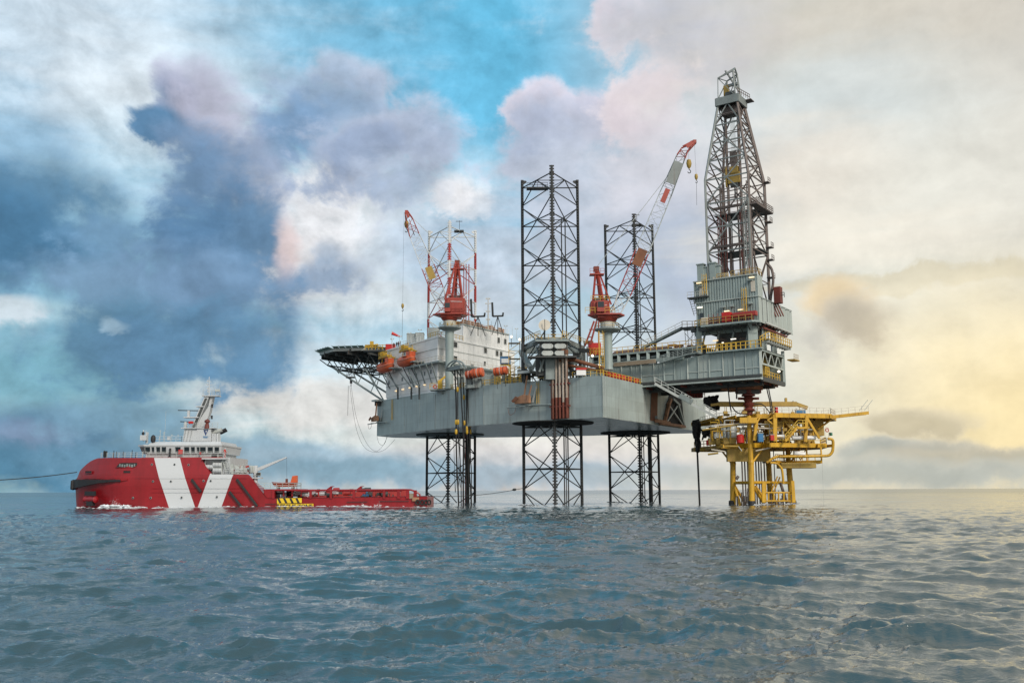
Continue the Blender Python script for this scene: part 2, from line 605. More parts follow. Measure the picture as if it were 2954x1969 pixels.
m, nt, b = new_mat('sea')
L_, N_ = nt.links.new, nt.nodes.new
b.inputs['Base Color'].default_value = (0.022, 0.050, 0.056, 1)
b.inputs['IOR'].default_value = 1.9
b.inputs['Specular IOR Level'].default_value = 0.5
geo = N_('ShaderNodeNewGeometry')
ln = N_('ShaderNodeVectorMath')
ln.operation = 'LENGTH'
L_(geo.outputs['Position'], ln.inputs[0])
mr = N_('ShaderNodeMapRange')
mr.inputs[1].default_value = 30
mr.inputs[2].default_value = 900
mr.inputs[3].default_value = 0.02
mr.inputs[4].default_value = 0.2
L_(ln.outputs['Value'], mr.inputs[0])
L_(mr.outputs[0], b.inputs['Roughness'])
fd = N_('ShaderNodeMapRange')
fd.inputs[1].default_value = 90
fd.inputs[2].default_value = 900
fd.inputs[3].default_value = 0.8
fd.inputs[4].default_value = 0.10
L_(ln.outputs['Value'], fd.inputs[0])
prev = None
for scl, det, strg, dist, sq in ((0.9, 5, 0.5, 0.08, (0.8, 2.0, 1)), (5, 4, 0.5, 0.018, (0.8, 2.0, 1))):
    mp = N_('ShaderNodeMapping')
    mp.inputs['Scale'].default_value = sq
    mp.inputs['Rotation'].default_value = (0, 0, 0.2)
    L_(geo.outputs['Position'], mp.inputs[0])
    nz = N_('ShaderNodeTexNoise')
    nz.inputs['Scale'].default_value = scl
    nz.inputs['Detail'].default_value = det
    nz.inputs['Roughness'].default_value = 0.62
    nz.inputs['Distortion'].default_value = 0.6
    L_(mp.outputs[0], nz.inputs['Vector'])
    bp = N_('ShaderNodeBump')
    L_(fd.outputs[0], bp.inputs['Strength'])
    bp.inputs['Distance'].default_value = dist
    L_(nz.outputs['Fac'], bp.inputs['Height'])
    if prev:
        L_(prev, bp.inputs['Normal'])
    prev = bp.outputs[0]
L_(prev, b.inputs['Normal'])
# foam: broken white patches where the water washes against steel
at_n = N_('ShaderNodeAttribute')
at_n.attribute_name = 'foam'
fz = N_('ShaderNodeTexNoise')
fz.inputs['Scale'].default_value = 1.9
fz.inputs['Detail'].default_value = 9
fz.inputs['Roughness'].default_value = 0.72
L_(geo.outputs['Position'], fz.inputs['Vector'])
fm = N_('ShaderNodeMath')
fm.operation = 'MULTIPLY_ADD'
L_(at_n.outputs['Fac'], fm.inputs[0])
fm.inputs[1].default_value = 0.48
L_(fz.outputs['Fac'], fm.inputs[2])
fr = N_('ShaderNodeMapRange')
fr.inputs[1].default_value = 0.74
fr.inputs[2].default_value = 0.86
L_(fm.outputs[0], fr.inputs[0])
fx_ = N_('ShaderNodeMix')
fx_.data_type = 'RGBA'
L_(fr.outputs[0], fx_.inputs[0])
fx_.inputs[6].default_value = (0.022, 0.050, 0.056, 1)
fx_.inputs[7].default_value = (0.62, 0.66, 0.68, 1)
L_(fx_.outputs[2], b.inputs['Base Color'])
FOAM_PTS = [(cx_ + dx_, cy_ + dy_ - .6, 3.6) for cx_, cy_ in ((-15.4, 240.0), (8.35, 199.6), (29.8, 235.0)) for dx_, dy_ in ((-6, 0), (6, 0), (0, -10.4))]
FOAM_PTS += [(44.4, 196.1, 2.6), (46.8, 188.9, 2.6), (53.5, 201, 2.4), (57, 196.7, 2.6), (54, 189, 3.0)]
FOAM_LINES = [(-75, -16, 182.6, 3.6), (-76, -64, 183.0, 4.2)]
FOAM_PTS += [(-72.5, 180.5, 6.5), (-66, 180, 3.5), (-28, 181, 4.0), (-17, 182, 4.5), (-50, 180.5, 3.0)]
sea_obj = build_water()

# ---------------------------------------------------------------- building helpers
def thing(name, label, cat, loc=(0, 0, 0), group=None):
    o = bpy.data.objects.new(name, None)
    o.empty_display_size = 0.5
    C.objects.link(o)
    o.location = loc
    o['label'] = label
    o['category'] = cat
    if group:
        o['group'] = group
    return o


def tag(o, label, cat, group=None):
    o['label'] = label
    o['category'] = cat
    if group:
        o['group'] = group
    return o


def origin(o):
    p = Vector((0, 0, 0))
    while o is not None:
        p = p + o.location
        o = o.parent
    return p


def basis(d):
    d = Vector(d).normalized()
    up = Vector((0, 0, 1)) if abs(d.z) < 0.95 else Vector((0, 1, 0))
    s = d.cross(up).normalized()
    u = s.cross(d).normalized()
    return d, s, u


class MB:
    def __init__(self):
        self.v, self.f = [], []

    def add(self, vs, fs):
        n = len(self.v)
        self.v += [tuple(p) for p in vs]
        self.f += [tuple(i + n for i in q) for q in fs]
        return self

    def box(self, c, s, ax=None):
        """box of size s round c; ax = (x, y) unit heading in plan"""
        c = Vector(c)
        X = Vector((1, 0, 0)) if ax is None else Vector((ax[0], ax[1], 0)).normalized()
        Y = Vector((-X.y, X.x, 0))
        Z = Vector((0, 0, 1))
        hx, hy, hz = s[0] / 2, s[1] / 2, s[2] / 2
        vs = [c + X * a * hx + Y * b * hy + Z * k * hz for k in (-1, 1) for a, b in ((-1, -1), (1, -1), (1, 1), (-1, 1))]
        return self.add(vs, [(3, 2, 1, 0), (4, 5, 6, 7), (0, 1, 5, 4), (1, 2, 6, 5), (2, 3, 7, 6), (3, 0, 4, 7)])

    def bar(self, a, b, w, h=None):
        """rectangular bar from a to b"""
        h = h or w
        a, b = Vector(a), Vector(b)
        d, s, u = basis(b - a)
        vs = [p + s * i * w / 2 + u * j * h / 2 for p in (a, b) for i, j in ((-1, -1), (1, -1), (1, 1), (-1, 1))]
        return self.add(vs, [(0, 1, 2, 3), (7, 6, 5, 4), (0, 4, 5, 1), (1, 5, 6, 2), (2, 6, 7, 3), (3, 7, 4, 0)])

    def tube(self, a, b, r, n=8, r2=None, cap=True):
        a, b = Vector(a), Vector(b)
        r2 = r if r2 is None else r2
        d, s, u = basis(b - a)
        vs = []
        for p, q in ((a, r), (b, r2)):
            for i in range(n):
                t = 2 * math.pi * i / n
                vs.append(p + s * math.cos(t) * q + u * math.sin(t) * q)
        fs = [(i, (i + 1) % n, n + (i + 1) % n, n + i) for i in range(n)]
        if cap:
            fs += [tuple(range(n - 1, -1, -1)), tuple(range(n, 2 * n))]
        return self.add(vs, fs)

    def path(self, pts, r, n=6):
        pts = [Vector(p) for p in pts]
        vs, fs = [], []
        for k, p in enumerate(pts):
            t = (pts[min(k + 1, len(pts) - 1)] - pts[max(k - 1, 0)])
            if k == 0:
                d, s, u = basis(t)
            else:
                d = t.normalized()
                s = (s - d * s.dot(d)).normalized()
                u = s.cross(d)
            for i in range(n):
                q = 2 * math.pi * i / n
                vs.append(p + s * math.cos(q) * r + u * math.sin(q) * r)
        for k in range(len(pts) - 1):
            for i in range(n):
                fs.append((k * n + i, k * n + (i + 1) % n, (k + 1) * n + (i + 1) % n, (k + 1) * n + i))
        fs += [tuple(range(n - 1, -1, -1)), tuple(range((len(pts) - 1) * n, len(pts) * n))]
        return self.add(vs, fs)

    def prism(self, poly, z0, z1):
        """poly: list of (x, y); z0, z1 numbers or per-vertex lists"""
        n = len(poly)
        zs0 = z0 if isinstance(z0, (list, tuple)) else [z0] * n
        zs1 = z1 if isinstance(z1, (list, tuple)) else [z1] * n
        vs = [(p[0], p[1], z) for p, z in zip(poly, zs0)] + [(p[0], p[1], z) for p, z in zip(poly, zs1)]
        fs = [tuple(range(n - 1, -1, -1)), tuple(range(n, 2 * n))] + [(i, (i + 1) % n, n + (i + 1) % n, n + i) for i in range(n)]
        return self.add(vs, fs)

    def lathe(self, c, prof, n=16, axis=(0, 0, 1)):
        c = Vector(c)
        d, s, u = basis(axis)
        vs, fs = [], []
        for r, h in prof:
            for i in range(n):
                t = 2 * math.pi * i / n
                vs.append(c + d * h + s * math.cos(t) * r + u * math.sin(t) * r)
        for k in range(len(prof) - 1):
            for i in range(n):
                fs.append((k * n + i, k * n + (i + 1) % n, (k + 1) * n + (i + 1) % n, (k + 1) * n + i))
        fs += [tuple(range(n - 1, -1, -1)), tuple(range((len(prof) - 1) * n, len(prof) * n))]
        return self.add(vs, fs)

    def quad(self, a, b, c, d):
        return self.add([a, b, c, d], [(0, 1, 2, 3)])

    def rail(self, pts, h=1.1, r=0.035, gap=1.6, mid=2, up=None):
        """posts and rails of a handrail along a path of deck points"""
        pts = [Vector(p) for p in pts]
        U = Vector((0, 0, 1))
        for a, b in zip(pts[:-1], pts[1:]):
            L = (b - a).length
            n = max(1, round(L / gap))
            for i in range(n + 1):
                p = a.lerp(b, i / n)
                self.bar(p, p + U * h, r * 2)
            for k in range(1, mid + 1):
                q = U * h * k / mid
                self.bar(a + q, b + q, r * 2)
        return self

    def ladder(self, a, b, w=0.5, side=(1, 0, 0), r=0.04, gap=0.6):
        a, b = Vector(a), Vector(b)
        s = Vector(side).normalized() * w / 2
        self.bar(a - s, b - s, r * 2)
        self.bar(a + s, b + s, r * 2)
        n = max(1, int((b - a).length / gap))
        for i in range(1, n):
            p = a.lerp(b, i / n)
            self.bar(p - s, p + s, r * 1.6)
        return self

    def build(self, name, mat, parent=None, smooth=False, kind=None, bevel=0):
        o_ = origin(parent) if parent else Vector((0, 0, 0))
        me = bpy.data.meshes.new(name)
        me.from_pydata([(x - o_.x, y - o_.y, z - o_.z) for x, y, z in self.v], [], self.f)
        me.materials.append(MATS[mat])
        if smooth:
            me.polygons.foreach_set('use_smooth', [True] * len(me.polygons))
            me.update()
            try:
                me.set_sharp_from_angle(angle=R(40))
            except Exception:
                pass
        me.update()
        o = bpy.data.objects.new(name, me)
        C.objects.link(o)
        if parent:
            o.parent = parent
        if kind:
            o['kind'] = kind
        if bevel:
            bv = o.modifiers.new('bevel', 'BEVEL')
            bv.width = bevel
            bv.segments = 2
            bv.limit_method = 'ANGLE'
        return o


UNIT = {}


def unit(shape, mat):
    k = (shape, mat)
    if k not in UNIT:
        mb = MB()
        if shape == 'tube':
            mb.tube((0, 0, 0), (0, 0, 1), 1.0, 8, cap=True)
        elif shape == 'bar':
            mb.box((0, 0, 0.5), (2, 2, 1))
        elif shape == 'box':
            mb.box((0, 0, 0), (1, 1, 1))
        me = bpy.data.meshes.new('unit_' + shape)
        me.from_pydata(mb.v, [], mb.f)
        if shape == 'tube':
            me.polygons.foreach_set('use_smooth', [len(p.vertices) == 4 for p in me.polygons])
        me.materials.append(MATS[mat])
        UNIT[k] = me
    return UNIT[k]


def member(name, a, b, r, mat, parent, shape='tube', r2=None):
    """one brace or pipe: an object of its own that shares its mesh with its likes"""
    a, b = Vector(a), Vector(b)
    o = bpy.data.objects.new(name, unit(shape, mat))
    C.objects.link(o)
    d, s, u = basis(b - a)
    o.rotation_mode = 'QUATERNION'
    o.rotation_quaternion = Matrix((s, u, -d * -1)).transposed().to_quaternion() if False else (b - a).to_track_quat('Z', 'Y')
    o.scale = (r, r2 or r, (b - a).length)
    o.location = a - origin(parent)
    o.parent = parent
    return o


def piece(name, c, size, mat, parent, ax=(1, 0), mesh=None):
    """one box-like piece sharing its mesh; ax = plan heading of its length"""
    o = bpy.data.objects.new(name, mesh or unit('box', mat))
    C.objects.link(o)
    o.rotation_euler = (0, 0, math.atan2(ax[1], ax[0]))
    o.scale = size
    o.location = Vector(c) - origin(parent)
    o.parent = parent
    return o


def ribbed(mat, n=4, depth=0.5):
    """unit cladding sheet (x along, y out) with n pressed ribs"""
    k = ('rib', mat, n)
    if k not in UNIT:
        mb = MB()
        pts = []
        for i in range(n):
            x0 = -0.5 + i / n
            w = 1 / n
            pts += [(x0 + 0.02 * w, -0.5), (x0 + 0.55 * w, -0.5), (x0 + 0.65 * w, 0.5), (x0 + 0.9 * w, 0.5)]
        pts.append((0.49, -0.5))
        poly = pts + [(0.49, 1.0), (-0.49, 1.0)]
        m = len(poly)
        vs = [(p[0], p[1], z) for z in (-0.5, 0.5) for p in poly]
        fs = [(i, (i + 1) % m, m + (i + 1) % m, m + i) for i in range(m)]
        fs += [tuple(range(m - 1, -1, -1)), tuple(range(m, 2 * m))]
        mb.add(vs, fs)
        me = bpy.data.meshes.new('cladding_sheet')
        me.from_pydata(mb.v, [], mb.f)
        me.materials.append(MATS[mat])
        UNIT[k] = me
    return UNIT[k]


def clad(a, b, z0, z1, n, mat, parent, name='cladding_panel', ribs=4, depth=0.12, out=0.0, joint=0.015):
    """a wall from a to b (plan points) made of n ribbed sheets; the outer side is to the right of a>b"""
    a, b = Vector((a[0], a[1], 0)), Vector((b[0], b[1], 0))
    L = (b - a).length
    d = (b - a).normalized()
    outv = Vector((d.y, -d.x, 0))
    w = L / n
    res = []
    for i in range(n):
        c = a + d * w * (i + 0.5) + outv * (out + random.uniform(-0.008, 0.008)) - outv * depth / 2
        c.z = (z0 + z1) / 2
        res.append(piece(name, c, (w - joint, depth, (z1 - z0)), mat, parent, (d.x, d.y), ribbed(mat, ribs)))
    return res


def window_hole(c, ax, w, h, parent, frame='frame_grey', glass='glass_dark', name='window', proud=0.06, tilt=0):
    """a framed window on a wall; ax = unit vector along the wall, outside to the right of ax"""
    ax = Vector((ax[0], ax[1], 0)).normalized()
    outv = Vector((ax.y, -ax.x, 0))
    c = Vector(c)
    t = 0.09
    fr = MB()
    for sx, sz, ww, hh in ((0, 1, w + 2 * t, t), (0, -1, w + 2 * t, t), (1, 0, t, h), (-1, 0, t, h)):
        fr.box(c + ax * sx * (w / 2 + t / 2) + Vector((0, 0, sz * (h / 2 + t / 2))) + outv * proud / 2, (ww, proud, hh), (ax.x, ax.y))
    f = fr.build(name, frame, parent)
    g = MB().box(c + outv * proud * 0.2, (w, 0.02, h), (ax.x, ax.y))
    g.build('pane', glass, f)
    return f


def truss(name, stations, r_ch, r_br, mat, parent, shape='tube', ch_mat=None, skip=()):
    """lattice between cross-sections: stations = list of rings of corner points"""
    n = len(stations[0])
    for i in range(n):
        for k in range(len(stations) - 1):
            member('chord', stations[k][i], stations[k + 1][i], r_ch, ch_mat or mat, parent, shape)
    for k in range(len(stations) - 1):
        for i in range(n):
            j = (i + 1) % n
            a, b = (i, j) if k % 2 else (j, i)
            member('lattice_bar', stations[k][a], stations[k + 1][b], r_br, mat, parent, shape)
        if k:
            for i in range(n):
                member('lattice_bar', stations[k][i], stations[k][(i + 1) % n], r_br, mat, parent, shape)


# ---------------------------------------------------------------- paints
paint('hull_grey', (0.350, 0.415, 0.405), 0.42, wear=0.14, rust=0.35, streak=0.28, scale=0.25, bump=0.2, plates=1.45)
paint('hull_bottom', (0.34, 0.39, 0.375), 0.30, wear=0.5, rust=0.3, streak=0.4, scale=0.5, bump=0.7)
paint('steel_grey', (0.235, 0.280, 0.275), 0.5, wear=0.25, rust=0.25, streak=0.4)
paint('dark_steel', (0.055, 0.062, 0.062), 0.55, wear=0.4, rust=0.4)
paint('leg_steel', (0.026, 0.030, 0.031), 0.6, wear=0.35, rust=0.3)
paint('leg_white', (0.62, 0.64, 0.64), 0.5, wear=0.2, rust=0.2)
paint('leg_red', (0.36, 0.035, 0.03), 0.5, wear=0.25)
paint('white', (0.80, 0.81, 0.80), 0.45, wear=0.07, rust=0.1, streak=0.08)
paint('light_grey', (0.45, 0.48, 0.46), 0.5, wear=0.2, rust=0.2)
paint('crane_red', (0.34, 0.048, 0.032), 0.5, wear=0.3, streak=0.3)
paint('bright_red', (0.50, 0.018, 0.014), 0.45, wear=0.2)
paint('red_iron', (0.16, 0.035, 0.025), 0.6, wear=0.4, rust=0.4)
paint('rust_iron', (0.20, 0.085, 0.045), 0.8, wear=0.4, rust=0.5)
paint('pipe_rust', (0.42, 0.36, 0.30), 0.7, wear=0.3, rust=1.0)
paint('pipe_rust_low', (0.16, 0.045, 0.028), 0.8, wear=0.4, rust=0.5)
paint('anchor_tan', (0.36, 0.19, 0.11), 0.8, wear=0.4, rust=0.6)
paint('orange', (0.62, 0.11, 0.035), 0.42, wear=0.14, streak=0.15)
paint('rail_yellow', (0.56, 0.35, 0.03), 0.5, wear=0.2, rust=0.3)
paint('jacket_yellow', (0.62, 0.35, 0.02), 0.45, wear=0.25, rust=0.5, streak=0.45)
paint('derrick_brown', (0.150, 0.120, 0.108), 0.6, wear=0.35, rust=0.3)
paint('derrick_grey', (0.21, 0.24, 0.235), 0.55, wear=0.3, rust=0.35)
paint('clad_grey', (0.290, 0.355, 0.345), 0.5, wear=0.12, streak=0.3, rust=0.1)
paint('clad_light', (0.38, 0.43, 0.405), 0.5, wear=0.08, streak=0.15)
paint('canvas_black', (0.018, 0.018, 0.018), 0.85, wear=0.5)
paint('rubber', (0.015, 0.015, 0.016), 0.75, wear=0.3)
paint('brass_yellow', (0.40, 0.27, 0.06), 0.6, wear=0.3, rust=0.5)
paint('frame_grey', (0.30, 0.32, 0.32), 0.5)
paint('deck_green', (0.05, 0.10, 0.085), 0.7, wear=0.3)
paint('net_green', (0.20, 0.30, 0.27), 0.7)
paint('blue', (0.03, 0.16, 0.34), 0.5)
paint('green', (0.03, 0.18, 0.10), 0.5)
paint('timber', (0.30, 0.24, 0.17), 0.8, wear=0.4)
paint('cream', (0.58, 0.53, 0.44), 0.6, wear=0.15)
paint('ship_red', (0.28, 0.009, 0.014), 0.33, wear=0.2, streak=0.3, rust=.12, scale=0.2, bump=0.12, plates=1.0)
paint('ship_white', (0.52, 0.545, 0.56), 0.38, wear=0.08, streak=0.2, rust=.1, scale=0.2)
paint('ship_dark', (0.02, 0.02, 0.022), 0.6, wear=0.3)
paint('sign_yellow', (0.72, 0.50, 0.02), 0.5, wear=0.12, streak=0.15)
paint('blue_dark', (0.02, 0.05, 0.16), 0.5)
paint('workwear', (0.12, 0.04, 0.03), 0.9)
paint('skin', (0.35, 0.2, 0.14), 0.6)
paint('foam', (0.75, 0.78, 0.80), 0.9)
m, nt, b = new_mat('glass_dark')
b.inputs['Base Color'].default_value = (0.012, 0.02, 0.025, 1)
b.inputs['Roughness'].default_value = 0.08
b.inputs['Specular IOR Level'].default_value = 0.7
emit('lamp_warm', (1.0, 0.68, 0.3), 1.1)
emit('lamp_white', (1.0, 0.9, 0.72), 1.5)
for nm, lo, hi in (('hull_bottom', 0, 0),):
    pass

# ---------------------------------------------------------------- jack-up hull
# plan frame of the rig: mid = point between the two aft legs, BOW and STB unit headings
MID = Vector((19.0, 212.8, 0))
BOW = Vector((-0.823, 0.567, 0)).normalized()
STB = Vector((BOW.y * -1, BOW.x, 0))          # towards the camera
AFT = -BOW


def rp(b, s, z=0.0):
    p = MID + BOW * b + STB * s
    return Vector((p.x, p.y, z))


HB = HC + 13.8        # underside of the hull
HD = HC + 21.7        # main deck


def z_at(py, Y, px=1477):
    return at(px, py, Y).z


def solveY(px, py, z):
    """distance at which the sight line reaches height z"""
    d = RM @ Vector(((px - CX) / F, (CY - py) / F, -1.0))
    return (z - HC) / d.z * d.y


def on_plane(px, py, z):
    return at(px, py, solveY(px, py, z))


# outline of the hull bottom, read where the underside edge shows
edge_px = [(1087, 1256), (1255, 1237), (1395, 1223.5), (1739, 1201), (2003, 1240)]
outline = [on_plane(x, y, HB) for x, y in edge_px]
outline += [Vector((47.5, 234, HB)), Vector((10, 247, HB)), Vector((-22, 253, HB)), Vector((-31, 249, HB))]
poly = [(p.x, p.y) for p in outline]
decks = [HD + 0.9, HD + 0.6, HD + 0.35, HD, HD, HD, HD + 0.3, HD + 0.9, HD + 0.9]
rig = thing('rig_hull', 'big grey triangular rig hull held above the sea on three lattice legs', 'oil rig', rp(15, 0, HB))
MB().prism(poly, HB + 0.02, decks).build('hull', 'hull_grey', rig)
ins = [(p[0] * 0.999 + 0.01, p[1] * 1.0002) for p in poly]
MB().prism(poly, HB - 0.10, HB + 0.015).build('underside', 'hull_bottom', rig)
# plate seams and draught ladders on the near walls
for i in range(len(poly) - 1):
    a, b_ = Vector((*poly[i], 0)), Vector((*poly[i + 1], 0))
    if i > 3:
        continue
    n = max(1, round((b_ - a).length / 7.5))
    d = (b_ - a).normalized()
    outv = Vector((d.y, -d.x, 0))
    if outv.y > 0:
        outv = -outv
    for k in range(n):
        p = a.lerp(b_, k / n)
        if k == 0 and i == 0:
            continue
        member('weld_seam', p + outv * 0.012 + Vector((0, 0, HB + 0.1)), p + outv * 0.012 + Vector((0, 0, HD + 0.0)), 0.022 if k else 0.07, 'hull_grey' if k else 'steel_grey', rig, 'bar')

LEGS = {'bow': (-15.4, 240.0), 'near': (8.35, 199.6), 'far': (29.8, 235.0)}
S = 12.0


def chords(c):
    x, y = c
    return [Vector((x - S / 2, y, 0)), Vector((x + S / 2, y, 0)), Vector((x, y - S * 0.866, 0))]


# dark discs under the hull, painted for the shade in the leg wells
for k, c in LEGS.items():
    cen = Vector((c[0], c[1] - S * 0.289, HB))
    MB().lathe(cen, [(8.4, -0.14), (8.4, -0.32), (8.0, -0.34)], 48).build('leg_well_shade', 'canvas_black' if k != 'bow' else 'dark_steel', rig, True)

# handrail round the deck edge, one run per side of the hull
def deck_pt(i, t=0.0, inset=0.35):
    a, b_ = outline[i], outline[i + 1]
    p = a.lerp(b_, t)
    p = Vector((p.x, p.y, decks[i] * (1 - t) + decks[i + 1] * t))
    d = (b_ - a).normalized()
    o_ = Vector((d.y, -d.x, 0))
    if o_.y > 0:
        o_ = -o_
    return p - o_ * inset


for i, t0, t1 in ((1, 0.0, 1), (2, 0, 0.62), (2, 0.76, 1.0), (3, 0, 0.62)):
    MB().rail([deck_pt(i, t0), deck_pt(i, t1)], 1.15, 0.05, 1.5, 2).build('handrail', 'rail_yellow', rig, kind='stuff')
# yellow tie ladders and rungs on the shell
def wall_pt(px, zt, off=0.0):
    """point on the near walls of the hull seen at column px, height zt"""
    best = None
    for i in range(4):
        a, b_ = outline[i], outline[i + 1]
        d = RM @ Vector(((px - CX) / F, 0.13, -1.0))
        # intersect the vertical plane through the eye with the wall line
        # approximate the ray's x/y ratio at height zt iteratively
        k = d.x / d.y
        for _ in range(3):
            den = (b_.x - a.x) - k * (b_.y - a.y)
            t = (k * a.y - a.x) / den
            Y = a.y + t * (b_.y - a.y)
            lo, hi = -2000.0, 4000.0
            for __ in range(40):
                m_ = (lo + hi) / 2
                if at(px, m_, Y).z > zt:
                    lo = m_
                else:
                    hi = m_
            k = at(px, lo, Y).x / Y
        if -0.02 <= t <= 1.02:
            dd = (b_ - a).normalized()
            o_ = Vector((dd.y, -dd.x, 0))
            if o_.y > 0:
                o_ = -o_
            best = (Vector((a.x + t * (b_.x - a.x), Y, zt)) + o_ * off, dd, o_)
            break
    return best


for px, z0, z1 in ((1133, HB + 3.4, HD + 0.6), (1554, HB + 3.4, HD)):
    p0, dd, oo = wall_pt(px, z0, 0.25)
    p1 = Vector((p0.x, p0.y, z1))
    MB().ladder(p0, p1, 0.55, dd, 0.05, 0.5).build('ladder', 'rail_yellow', rig)
for px in (1746,):
    p0, dd, oo = wall_pt(px, HB + 0.8, 0.14)
    MB().ladder(p0, Vector((p0.x, p0.y, HD - 0.2)), 0.5, dd, 0.02, 0.4).build('ladder', 'light_grey', rig)

# ---------------------------------------------------------------- legs
LEG_Z0 = HC - 9.0
ZH = [HC + 4.3 + 8.66 * k for k in range(-2, 8)]       # horizontal bracing levels
TOP = HC + 66.4


def chord_mesh(mat):
    mb = MB()
    h = TOP - LEG_Z0
    mb.tube((0, 0, 0), (0, 0, h), 0.27, 10)
    mb.box((0, 0, h / 2), (0.30, 0.30, h + 0.1))
    return mb


def rack_mesh():
    mb = MB()
    h = TOP - LEG_Z0
    mb.box((0, 0, h / 2), (0.62, 0.16, h))
    z = 0.3
    while z < h:
        mb.box((0, 0, z), (0.98, 0.17, 0.30))
        z += 0.62
    return mb


chord_me = {}


def leg(key, label, bands):
    """a three-chord lattice leg; bands(z) gives the paint at a height"""
    c = LEGS[key]
    lg = thing('lattice_tower', label, 'lattice leg', (c[0], c[1] - 3.46, LEG_Z0), 'lattice legs of the jack-up rig')
    ch = chords(c)
    levels = sorted(set([LEG_Z0, TOP] + ([] if key != 'bow' else [ZH[k] + 4.33 for k in (5, 6, 7, 8)] + [ZH[k] for k in (6, 7, 8)])))
    for ci, p in enumerate(ch):
        for z0, z1 in zip(levels[:-1], levels[1:]):
            mt = bands((z0 + z1) / 2, ci)
            mb = MB()
            mb.tube((p.x, p.y, z0), (p.x, p.y, z1), 0.25, 10)
            if ci == 2:
                mb.box((p.x, p.y, (z0 + z1) / 2), (0.50, 0.2, z1 - z0))
                z = z0 + 0.25
                while z < z1 - 0.1:
                    mb.box((p.x, p.y - 0.0, z), (1.0, 0.26, 0.28))
                    z += 0.62
            else:
                ax = (0.5, -0.866) if ci == 0 else (-0.5, -0.866)
                mb.box((p.x, p.y, (z0 + z1) / 2), (0.46, 0.46, z1 - z0), ax)
                z = z0 + 0.25
                while z < z1 - 0.1:
                    mb.box((p.x, p.y, z), (0.26, 0.86, 0.26), (1, 0))
                    z += 0.62
            mb.build('chord', mt, lg)
    for ci in (0, 1):
        p = ch[ci]
        s = -1 if ci == 1 else 1
        MB().prism([(p.x - 0.3, p.y - .3), (p.x + 0.3, p.y - .3), (p.x + .3, p.y + .3), (p.x - .3, p.y + .3)], TOP - 0.02, TOP + 0.25).add(
            [(p.x, p.y - .1, TOP - .9), (p.x + s * 1.0, p.y - .1, TOP - .2), (p.x + s * .9, p.y - .1, TOP + .1), (p.x, p.y - .1, TOP + .2),
             (p.x, p.y + .1, TOP - .9), (p.x + s * 1.0, p.y + .1, TOP - .2), (p.x + s * .9, p.y + .1, TOP + .1), (p.x, p.y + .1, TOP + .2)],
            [(0, 1, 2, 3), (7, 6, 5, 4), (0, 4, 5, 1), (1, 5, 6, 2), (2, 6, 7, 3)]).build('chord_cap', bands(TOP, 0), lg)
    faces = ((0, 1), (1, 2), (2, 0))
    M = {}
    for k, z in enumerate(ZH):
        for f in faces:
            a, b_ = ch[f[0]].copy(), ch[f[1]].copy()
            a.z = b_.z = z
            M[(k, f)] = (a + b_) / 2
            if ZH[k] > HC - 4:
                member('horizontal_brace', a, b_, 0.13, bands(z, 3), lg)
        if ZH[k] > HC:
            for i in range(3):
                member('inner_brace', M[(k, faces[i])], M[(k, faces[(i + 1) % 3])], 0.08, bands(z, 3), lg)
    for k in range(len(ZH)):
        for f in faces:
            m_ = M[(k, f)]
            for ci in f:
                for sgn in (-1, 1):
                    z = ZH[k] + sgn * 4.33
                    if z > TOP + .5 or (k == len(ZH) - 1 and sgn > 0) or max(z, ZH[k]) < HC - 2:
                        continue
                    q = Vector((ch[ci].x, ch[ci].y, z - sgn * 0.28))
                    member('diagonal_brace', m_, q, 0.115, bands(ZH[k] + sgn * 2.2, 3), lg)
    return lg


def plain(z, i):
    return 'leg_steel'


def banded(z, i):
    h = z - HC
    if h < 36:
        return 'leg_steel'
    if i in (0, 1, 2):
        for lo, hi in ((37, 43.3), (43.3, 47.8)):
            pass
        k = (h - 4.3) / 8.66
        return 'leg_red' if (k % 1.0) < 0.5 and h < 62 else 'leg_white'
    k = (h - 4.3) / 8.66
    if h > 62:
        return 'leg_white'
    return 'leg_red' if (k % 1.0) > 0.45 else 'leg_white'


leg_bow = leg('bow', 'lattice leg with red and white painted top behind the white deckhouse', banded)
leg_near = leg('near', 'dark lattice leg standing tallest, in the middle of the hull nearest the camera', plain)
leg_far = leg('far', 'dark lattice leg behind the right hand red crane boom', plain)

# raw water pipes and the thick caisson inside the legs
def inner(lg, key, xs, r, z1, mat='leg_steel', dy=-3.0, z0=None):
    c = LEGS[key]
    for dx in xs:
        member('pump_pipe', (c[0] + dx, c[1] + dy, (z0 or LEG_Z0)), (c[0] + dx, c[1] + dy, z1), r, mat, lg)


inner(leg_near, 'near', (2.25, 3.05), 0.13, HC + 57)
inner(leg_near, 'near', (2.65,), 0.1, HB + 1)
inner(leg_far, 'far', (3.45,), 0.5, HB + 1)
inner(leg_far, 'far', (0.9, 1.5, 2.0), 0.12, HC + 54)
inner(leg_bow, 'bow', (4.3,), 0.5, HB + 1)
inner(leg_bow, 'bow', (3.2, 3.8, 4.5), 0.12, HC + 57, 'leg_red')
